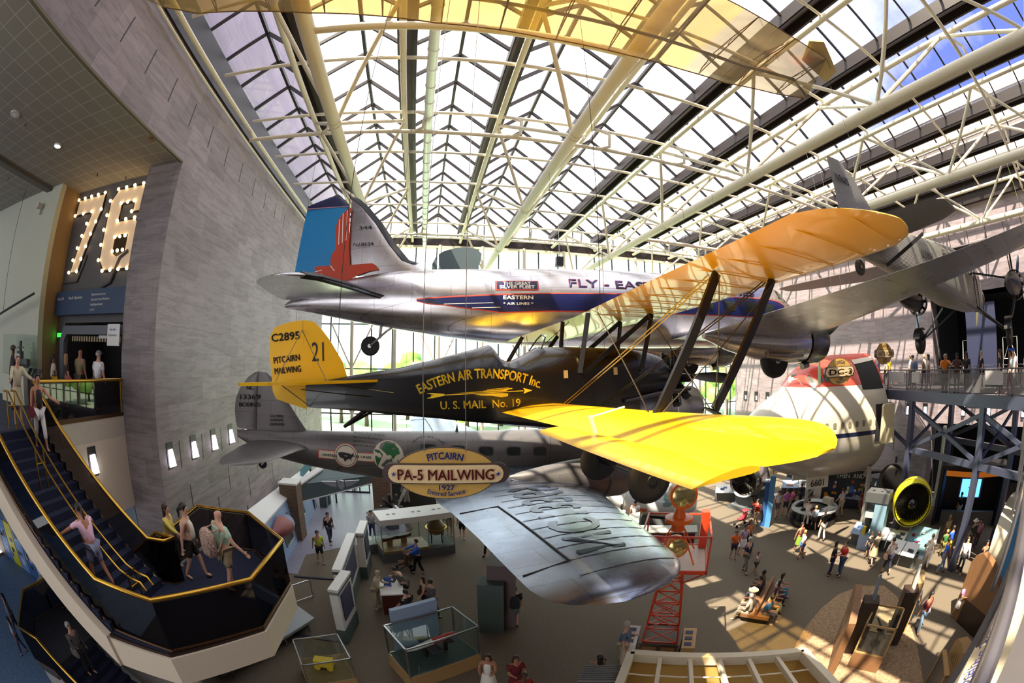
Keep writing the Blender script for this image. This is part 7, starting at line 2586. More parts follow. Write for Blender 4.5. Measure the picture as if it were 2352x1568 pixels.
tn_ = thing('grey_turbine_core', 'grey turbine core hanging behind the yellow engine by the walkway column', 'jet engine', (23.3, 10.6, 0), math.atan2(-10.6, -23.3))
B().lathe((.3, 0, 3.0), (-1, 0, 0), [(0, .3), (0, .7), (.2, .85), (.7, .8), (1.0, .6), (1.8, .55)], 24).build('casing', engine_grey, tn_, 40)
B().lathe((.32, 0, 3.0), (1, 0, 0), [(0, .62), (.02, .62)], 20).build('front_grille', engine_dark, tn_)
B().box(-.6, -.3, -.2, .2, 0, 2.4).build('stand', stand, tn_)

# --- information furniture on the right
for i, (p, w_, lab) in enumerate((((20.12, 21.60), 3.2, 'white sloped reading panels in front of the silver jet engine'), ((24.46, 19.29), 2.6, 'white sloped panel before the uniform showcase'), ((25.05, 14.77), 3.4, 'blue sloped reading panels below the picture wall'), ((20.32, 9.34), 3.6, 'long blue and white sloped panels beside the yellow engine'), ((19.35, 7.16), 1.8, 'white sloped panel nearest the angled glass showcase'))):
    az = math.atan2(p[0], p[1])
    t = thing('sloped_reading_rail', lab, 'lectern', (p[0], p[1], 0), -az + R((0, 6, -20, -16, -16)[i]))
    b = B()
    b.box(-w_ / 2, w_ / 2, .1, .5, 0, .62)
    b.build('base', stand, t)
    n_ = max(1, round(w_ / 1.2))
    for k in range(n_):
        x0, x1 = -w_ / 2 + w_ * k / n_ + .03, -w_ / 2 + w_ * (k + 1) / n_ - .03
        b = B()
        b.hexa([(x0, -.3, .72), (x1, -.3, .72), (x1, .5, 1.08), (x0, .5, 1.08), (x0, -.3, .76), (x1, -.3, .76), (x1, .5, 1.12), (x0, .5, 1.12)])
        b.build('panel', [panelwhite, bluelt, panelwhite, bluelt, panelwhite][(i + k) % 5] if i != 2 else bluelt, t)
        b = B()
        random.seed(i * 7 + k)
        for j in range(3):
            u, v = random.uniform(.1, .6), random.uniform(.1, .6)
            xa, xb_ = x0 + (x1 - x0) * u, x0 + (x1 - x0) * (u + .28)
            f = lambda v: (-.3 + .8 * v, .765 + .36 * v)
            (ya, za), (yb, zb) = f(v), f(v + .25)
            b.quad((xa, ya, za), (xb_, ya, za), (xb_, yb, zb), (xa, yb, zb))
        b.build('picture', mat('panel_pic_%d' % ((i + k) % 3), [(70, 90, 130), (120, 90, 70), (60, 70, 80)][(i + k) % 3], .5, var=.4, scale=9), t)
py = thing('blue_pylon_pair', 'pair of tall blue sign pylons standing on the carpet', 'sign', (18.49, 16.69, 0), -math.atan2(18.4, 16.6))
B().box(-.14, .2, -.2, .1, 0, 3.15).build('tall_slab', bluep, py)
B().box(-.42, -.12, -.05, .2, 0, 2.75).build('short_slab', mat('pylon_blue_dark', (44, 92, 150), .5), py)
ki = thing('round_kiosk', 'round dark kiosk counter with white and maroon worktop near the nose wheels', 'counter', (21.33, 15.13, 0))
B().lathe((0, 0, 0), (0, 0, 1), [(0, 1.55), (.35, 1.6), (.36, 1.3), (.9, 1.35)], 36).build('drum', mat('kiosk_black', (28, 24, 26), .35), ki, 40)
B().lathe((0, 0, .9), (0, 0, 1), [(0, 1.6), (.06, 1.6), (.065, .9)], 36, cap=False).build('counter_ring', mat('kiosk_pale', (196, 204, 206), .4, var=.15), ki, 40)
b = B()
b.box(-1.2, -.5, -.9, .2, .97, 1.0, 0).box(-.2, .7, -1.3, -.7, .97, 1.0, 1).box(.8, 1.2, -.7, .0, .97, 1.35, 2)
b.build('worktop', [maroon, panelwhite, mat('kiosk_cream', (220, 206, 180), .5)], ki)
for k in range(3):
    t = tag(B().tube([(0, 0, 0), (0, 0, .12)], .06, 10).build('leaflet_pot', [bluep, orange, goldleaf][k]), ['blue', 'orange', 'yellow'][k] + ' pot of leaflets on the round kiosk', 'pot')
    t.location = V(ki.location) + V((-.3 + .3 * k, .9, .965))
an = thing('picture_wall', 'black headed wall of round photographs below the airliner nose', 'exhibit wall', (25.09, 14.27, 0), -math.atan2(27.4, 15.7) + R(-2))
B().box(-2.6, 2.6, 0, .25, 0, 1.95).build('photo_board', mat('photo_dark', (40, 44, 58), .5, var=.7, scale=5), an)
B().box(-2.7, 3.0, -.15, .35, 1.95, 2.6).build('header_box', black, an)
text('THEN  AND  NOW', .42, whiteink, an, (.1, -.16, 2.12), (1, 0, 0), (0, 0, 1), .006, bold=.006, sx=.95)
random.seed(21)
dots = [mat('dot_%d' % i, c, .4) for i, c in enumerate(((232, 150, 60), (60, 100, 210), (120, 170, 60), (220, 214, 206), (190, 80, 50)))]
for k in range(46):
    x, z, r_ = random.uniform(-2.4, 2.4), random.uniform(.5, 1.85), random.choice((.09, .09, .1, .12))
    if k == 0:
        x, z, r_ = -.35, 1.3, .24
    B().lathe((x, 0, z), (0, -1, 0), [(0, r_), (.015 + .0008 * k, r_)], 16).build('round_photo', dots[1 if k == 0 else random.choice((0, 0, 0, 1, 2, 3, 3, 4))], an)
us = thing('uniform_showcase', 'tall glass showcase of dark uniforms behind the silver engine', 'display case', (27.16, 21.22, 0), -math.atan2(26, 21))
B().box(-1.3, 1.5, 0, .9, 0, .35).box(-1.3, 1.5, .75, .9, .35, 2.9).build('case_body', mat('showcase_blue', (44, 54, 70), .5), us)
B().box(-1.28, 1.48, .0, .74, .35, 2.85).build('glass', caseglass, us)
for x in (-.3, .35):
    b = B()
    b.tube([(x, .45, 2.0), (x, .45, 1.1)], [.2, .17], 10).tube([(x - .22, .45, 1.95), (x - .28, .45, 1.3)], .06, 8).tube([(x + .22, .45, 1.95), (x + .28, .45, 1.3)], .06, 8).box(x - .2, x + .2, .3, .6, .35, .95)
    b.build('uniform', black, us, 50)
B().box(-.4, -.15, .2, .22, .4, .7).box(.1, .5, .2, .22, .4, .7).build('label_card', panelwhite, us)
tc_ = thing('tower_showcase', 'tall pale blue showcase with a grey metal cap near the picture wall', 'display case', (20.28, 9.80, 0), -math.atan2(21.5, 9.3) + R(-10))
B().box(-.1, .65, -.4, .5, 0, 2.6).build('side_wall', mat('case_bluegrey', (120, 148, 164), .5, var=.06), tc_)
B().box(-.75, .7, -.45, .55, 2.6, 3.1).build('cap', mat('cap_grey', (96, 98, 98), .4, .4), tc_)
B().box(-.7, -.1, -.4, .5, 0, .8).build('plinth', bluelt, tc_)
B().box(-.7, -.1, -.4, .5, .8, 2.6).build('glass', caseglass, tc_)
b = B()
b.tube([(-.4, 0, .9), (-.4, 0, 1.6)], .16, 12).box(-.65, -.15, -.2, .2, 1.7, 2.0, 1).box(-.6, -.4, -.3, -.1, .8, 1.2, 2)
b.build('exhibit_item', [black, panelwhite, goldleaf], tc_)
b = B()
for x in (-.4, .1, .45):
    b.lathe((x, 0, 3.1), (0, 0, 1), [(0, .08), (.01, .08)], 12)
b.build('cap_vent', black, tc_)
bx = thing('grey_hexagon_stand', 'grey six sided stand below the black header', 'stand', (24.23, 11.97, 0))
B().lathe((0, 0, 0), (0, 0, 1), [(0, .55), (2.2, .55), (2.3, .75), (2.75, .75)], 6).build('stand_body', mat('hexa_grey', (92, 104, 114), .5), bx)
gs = thing('angled_glass_showcase', 'angled glass showcase with small objects right of the reading panels', 'display case', (20.54, 6.65, 0), -math.atan2(20.6, 6.6) + R(-18))
b = B()
b.hexa([(-.9, -.9, 0), (.9, -.9, 0), (.9, .7, 0), (-.9, .7, 0), (-.9, -.9, .5), (.9, -.9, .5), (.9, .7, .5), (-.9, .7, .5)])
b.build('base', mat('case_base_grey', (150, 148, 138), .5), gs)
b = B()
b.add([(-.9, -.9, .5), (-.9, .7, .5), (-.9, .7, 1.7), (.9, -.9, .5), (.9, .7, .5), (.9, .7, 1.7)], [(0, 1, 2), (5, 4, 3)])
b.build('end_panel', mat('end_pale', (196, 190, 176), .5), gs)
B().quad((-.88, -.88, .52), (.88, -.88, .52), (.88, .69, 1.68), (-.88, .69, 1.68)).build('glass', caseglass, gs)
B().quad((-.88, -.6, .52), (.88, -.6, .52), (.88, .66, 1.5), (-.88, .66, 1.5)).build('back_board', mat('case_teal', (110, 136, 146), .4, var=.15), gs)
for k in range(8):
    random.seed(40 + k)
    x, f = random.uniform(-.7, .6), random.uniform(.05, .85)
    t = tag(B().box(x, x + .2, -.08, .08, 0, .08).build('small_exhibit', [panelwhite, bluep, black, maroon][k % 4]), 'small ' + ['white', 'blue', 'black', 'red'][k % 4] + ' object in the angled glass showcase', 'exhibit', ['white', 'blue', 'black', 'red'][k % 4] + ' objects in the angled showcase')
    t.matrix_basis = M.Translation(V(gs.location)) @ M.Rotation(gs.rotation_euler.z, 4, 'Z') @ M.Translation(V((0, -.6 + 1.26 * f, .54 + .98 * f)))

# --- dark theatre with a screen, on the right
th = thing('screen_theatre', 'dark theatre booth with a glowing blue screen showing an aeroplane', 'booth', (27.3, 5.6, 0), -math.atan2(27, 5.4) + R(8))
b = B()
b.box(-2.4, 2.4, .4, .6, 0, 3.4).box(-2.6, -2.4, -1.0, .6, 0, 3.4).box(2.4, 2.6, -1.0, .6, 0, 3.4).box(-2.6, 2.6, -1.2, .6, 3.4, 3.6)
b.build('booth_wall', mat('booth_black', (30, 28, 30), .5), th)
b = B()
b.loft([[(-2.2 + .55 * k, -1.25 - .35 * math.sin(math.pi * k / 8), z) for k in range(9)] for z in (3.05, 3.35)], cap=False, closed=False)
b.build('curved_header', mat('header_amber', (150, 84, 30), .5, emit=(255, 140, 40), es=.25), th, 40)
B().box(-.85, .95, .3, .38, 1.35, 2.55).build('screen_frame', mat('frame_violet', (130, 120, 190), .3), th)
B().box(-.75, .8, .28, .31, 1.42, 2.48).build('screen', mat('lit_screen', (90, 190, 255), .4, emit=(96, 190, 255), es=2.2), th)
B().prism([(-.15, 1.95), (.05, 1.9), (.35, 1.82), (.4, 1.88), (.2, 1.94), (.12, 2.02), (.06, 1.97), (-.1, 2.0), (-.18, 2.08)], (0, .27, 0), (1, 0, 0), (0, 0, 1), .01).build('screen_picture', darkblue, th)
B().box(-2.0, 2.2, -.6, -.3, 0, .8).build('theatre_counter', mat('counter_grey', (110, 106, 100), .6), th)
pw_ = thing('pale_pillar_edge', 'pale vertical panel edge beside the dark theatre', 'panel', (29.2, 9.0, 0))
B().box(-.2, .2, -.1, .1, 0, 5.2).build('panel', mat('pale_edge', (206, 206, 186), .6), pw_)  # plain pale upright strip in one even colour
for k, (y, z, lab) in enumerate(((7.0, 9.2, 'triangular white truss frame on the upper right gallery'), (3.6, 9.2, 'second pale truss frame on the upper right gallery'))):
    t = thing('truss_frame', lab, 'frame', (29.0, y, 7.9))
    b = B()
    b.tube([(0, -.5, 1.3), (0, .5, 1.3), (0, 0, 2.4), (0, -.5, 1.3)], .03, 6).tube([(0, -.6, 0), (0, -.6, 2.5), (0, .6, 2.5), (0, .6, 0)], .03, 6)
    b.build('tube_frame', offwhite, t)
yt = thing('yellow_hanging_tank', 'yellow tapered tank hanging by cord at the right edge', 'tank', (24.5, .9, 9.8))
B().lathe((0, 0, 0), (0, 0, 1), [(0, .16), (.2, .24), (.9, .22), (1.2, .1), (1.25, .04)], 16).build('tank_body', mat('tank_yellow', (236, 196, 30), .4), yt, 40)
B().tube([(0, 0, 1.25), (0, 0, 9.4)], .015, 5).build('cord', mat('cord_green', (120, 130, 40), .6), yt)
bp_ = thing('blue_gallery_panel', 'tall dark blue panel standing behind the trimotor on the right gallery', 'panel', (28.9, 6.0, 7.9))
B().box(-.1, .1, -1.3, 1.2, 0, 4.6).build('panel', mat('gallery_blue', (40, 44, 72), .6), bp_)

# --- white airbus style cockpit shell at the right edge
ck = thing('white_cockpit_shell', 'white rounded airliner cockpit shell with dark windows at the right edge', 'airplane section', (21.7, -1.2, 0), R(-100))
CS = [(1.0, .25, 1.1, 1.7, 2), (.6, .95, .75, 2.35, 2.1), (0, 1.45, .45, 2.85, 2.2), (-.9, 1.8, .25, 3.25, 2.3), (-2.2, 1.95, .15, 3.4, 2.3), (-3.0, 1.95, .15, 3.4, 2.3)]
hull(B(), CS, 30).build('shell', mat('shell_white', (220, 208, 184), .35, var=.04, coat=.3), ck, 40)
for sgn in (-1, 1):
    for xa, xb_, za, zb in ((.35, -.15, 1.95, 2.45), (-.25, -.9, 2.0, 2.7), (-1.0, -1.5, 2.05, 2.6)):
        b = B()
        patch(b, CS, [(xa, za, zb - .1), (xb_, za, zb)], 0, .02, sgn=sgn)
        b.build('cockpit_window', winglass, ck, 40)
text('AIRBUS', .28, inkblack, ck, (0, 0, 0), (1, 0, 0), (0, 0, 1), bold=.004, warp=lambda x, y: (-1.6 + x, -(side(CS, -1.6 + x, 1.0 + y) + .02), 1.0 + y))
B().box(-2.6, .2, -.8, .8, 0, .5).build('plinth', stand, ck)
b = B()
b.add([(-3.03, 1.78 * math.cos(2 * math.pi * k / 24), 1.78 + 1.48 * math.sin(2 * math.pi * k / 24)) for k in range(24)], [tuple(range(24))])
b.build('cabin_dark_disc', darkroom, ck)  # dark disc on the end cap imitates a shaded hollow
bl = thing('blue_cockpit_sign', 'tall notched blue sign slab in front of the white cockpit shell', 'sign', (20.22, 0.59, 0), -math.atan2(20.5, .8) + R(6))
B().prism([(-.35, 0), (.35, 0), (.35, 2.3), (.15, 2.45), (.15, 3.3), (0, 3.5), (-.2, 3.5), (-.35, 3.2)], (0, 0, 0), (1, 0, 0), (0, 0, 1), .22).build('slab', bluep, bl)

# --- tan exhibits at the lower right
tb2 = thing('curved_top_board', 'tan exhibit board with curved top edge and photographs', 'board', (11.47, 5.54, 0), R(33))
b = B()
b.prism([(-1.1, 0), (1.1, 0), (1.1, 2.35), (.8, 2.5), (.4, 2.55), (-.1, 2.5), (-.6, 2.38), (-1.1, 2.15)], (0, 0, 0), (1, 0, 0), (0, 0, 1), .26)
b.build('board', wood, tb2)
B().box(-.1, .6, -.02, .0, 1.0, 1.45).box(.3, .85, -.02, .0, 1.7, 2.1).build('photograph', mat('board_photo', (170, 166, 160), .5, var=.6, scale=8), tb2)
for i, (p, h_, lab) in enumerate((((12.36, 5.18), 2.1, 'dark brown column with a grey upright sign beside the curved board'), ((13.70, 4.12), 2.2, 'dark brown column with a pale upright sign beyond the oak case'))):
    t = thing('dark_sign_column', lab, 'column', (p[0], p[1], 0), R(33))
    B().box(-.3, .3, -.3, .3, 0, h_).build('column', darkwood, t)
    B().prism([(-.12, 0), (.14, 0), (.16, .5), (.1, .62), (.12, .95), (.02, 1.0), (-.05, .6)], (0, -.03, h_ - .1), (.8, .2, 0), (0, 0, 1), .07).build('upright_sign', mat('upright_grey', (122, 134, 146), .4) if i == 0 else panelwhite, t)
oc = thing('oak_glass_case', 'oak framed glass case with a dark machine gun on a stand', 'display case', (12.28, 4.30, 0), R(18))
B().box(-.7, .7, -.62, .62, 0, .65).build('base', wood, oc)
b = B()
for x in (-.67, .67):
    for y in (-.59, .59):
        b.box(x - .03, x + .03, y - .03, y + .03, .65, 1.75)
for y in (-.59, .59):
    b.box(-.7, .7, y - .03, y + .03, 1.72, 1.78).box(-.7, .7, y - .03, y + .03, .65, .7)
for x in (-.67, .67):
    b.box(x - .03, x + .03, -.62, .62, 1.72, 1.78).box(x - .03, x + .03, -.62, .62, .65, .7)
b.build('oak_frame', oak, oc)
B().box(-.66, .66, -.58, .58, .7, 1.72).build('glass', caseglass, oc)
gn = thing('mounted_gun', 'dark antique machine gun on a stand inside the oak case', 'exhibit', V(oc.location) + V((0, 0, .65)), R(60))
B().tube([(-.5, 0, .55), (.45, 0, .8)], .035, 8).box(-.2, .15, -.06, .06, .5, .68).build('gun', black, gn, 40)
b = B()
b.lathe((0, 0, 0), (0, 0, 1), [(0, .2), (.08, .2), (.1, .05), (.55, .05)], 14)
b.build('stand', engine_dark, gn, 40)
bb = thing('small_tan_board', 'tan board with chamfered top standing beyond the far dark column', 'board', (14.67, 4.36, 0), R(33))
B().prism([(-.4, 0), (.5, 0), (.5, 2.1), (.3, 2.3), (-.1, 2.3), (-.4, 2.1)], (0, 0, 0), (1, 0, 0), (0, 0, 1), .3).build('board', oak, bb)
bg = thing('large_brown_board', 'large brown exhibit board with curved top and white script at the lower right', 'board', (15.93, 1.10, 0), R(62))
b = B()
b.prism([(-1.3, 0), (1.5, 0), (1.5, 2.3), (1.3, 2.65), (.9, 2.85), (.3, 2.7), (-.4, 2.3), (-1.3, 1.5)], (0, 0, 0), (1, 0, 0), (0, 0, 1), .35)
b.build('board', wood, bg)
B().box(-1.3, 1.0, -.36, .0, 0, 1.0).build('base_block', darkwood, bg)
text('1914 - 1927', .2, whiteink, bg, (.1, -.375, .5), (1, 0, 0), (0, 0, 1), .006)
tl_ = thing('tan_lectern_block', 'tan lectern block with rounded top and printed lines at the bottom right', 'lectern', (13.26, 0.92, 0), R(40))
b = B()
b.prism([(-.6, 0), (.6, 0), (.6, .9), (.45, 1.1), (0, 1.2), (-.45, 1.1), (-.6, .9)], (0, 0, 0), (1, 0, 0), (0, 0, 1), .45)
b.build('block', oak, tl_)
b = B()
for k in range(5):
    b.box(-.4, .35, -.02, 0, .45 + .1 * k, .48 + .1 * k)
b.build('printed_lines', darkwood, tl_)
fr = thing('glass_print_stand', 'dark framed print stand cut by the image bottom at right', 'stand', (11.57, 1.01, 0), R(35))
B().box(-.6, .6, -.05, .05, 0, 1.5).build('back_board', mat('print_back', (74, 70, 66), .4), fr)
B().box(-.2, .1, -.07, -.05, .9, 1.3).build('blue_print', mat('print_blue', (60, 96, 170), .5), fr)
b = B()
b.box(-.65, -.6, -.08, .08, 0, 1.55).box(.6, .65, -.08, .08, 0, 1.55).box(-.65, .65, -.08, .08, 1.5, 1.56)
b.build('frame', oak, fr)
# --- bench
bn = thing('brown_bench', 'long brown back to back bench crowded with seated visitors', 'bench', (11.96, 10.05, 0), R(33))
B().box(-1.45, 1.45, -.6, .6, .28, .42).build('seat', wood, bn)
B().box(-1.45, 1.45, -.05, .05, .42, .72).build('backrest', wood, bn)
for x in (-1.25, 0, 1.25):
    B().box(x - .06, x + .06, -.45, .45, 0, .28).build('leg', black, bn)
BM = M.Translation(V(bn.location)) @ M.Rotation(R(33), 4, 'Z')
SIT = [(-1.45, .32, 110, 'elderly person in patterned shirt sitting at the near end of the bench', (170, 160, 140), (150, 140, 120), 'fair', 'grey', None),
       (-.95, .34, 115, 'man in wide straw hat and pale shirt sitting on the far side of the bench', (216, 208, 190), (120, 110, 100), 'tan', 'grey', ('straw', (226, 206, 156))),
       (.35, .34, 110, 'dark haired person in black sitting on the far side of the bench', (40, 38, 44), (50, 50, 60), 'tan', 'black', None),
       (1.0, .34, 110, 'person in brown sitting at the far end of the bench', (90, 70, 60), (60, 56, 56), 'brown', 'black', None),
       (-1.3, -.32, -75, 'teenager in blue shirt with white shoes sitting at the near end of the bench', (60, 130, 190), (96, 98, 104), 'tan', 'black', None),
       (-.55, -.34, -72, 'woman in pale yellow suit sitting on the bench', (232, 224, 150), (230, 222, 150), 'tan', 'brown', None),
       (.2, -.34, -70, 'woman in floral purple top sitting on the bench', (160, 110, 150), (50, 50, 70), 'tan', 'black', None),
       (.95, -.34, -70, 'woman in white and turquoise leaning over at the bench end', (226, 228, 226), (30, 150, 190), 'tan', 'black', None)]
for x, y, f, lb, tp, bt_, sk_, hr, hat in SIT:
    p = BM @ V((x * .85, y, 0))
    person(lb, p.x, p.y, -.02, f + 13, 1.68, tp, bt_, sk_, hr, 'long' if 'woman' in lb else 'short', 'long', 'short', STAND, ('front', 'front'), lean=12 if y < 0 else 4, sit=True, hat=hat, shoe=(226, 226, 226) if 'white shoes' in lb else (60, 56, 52))

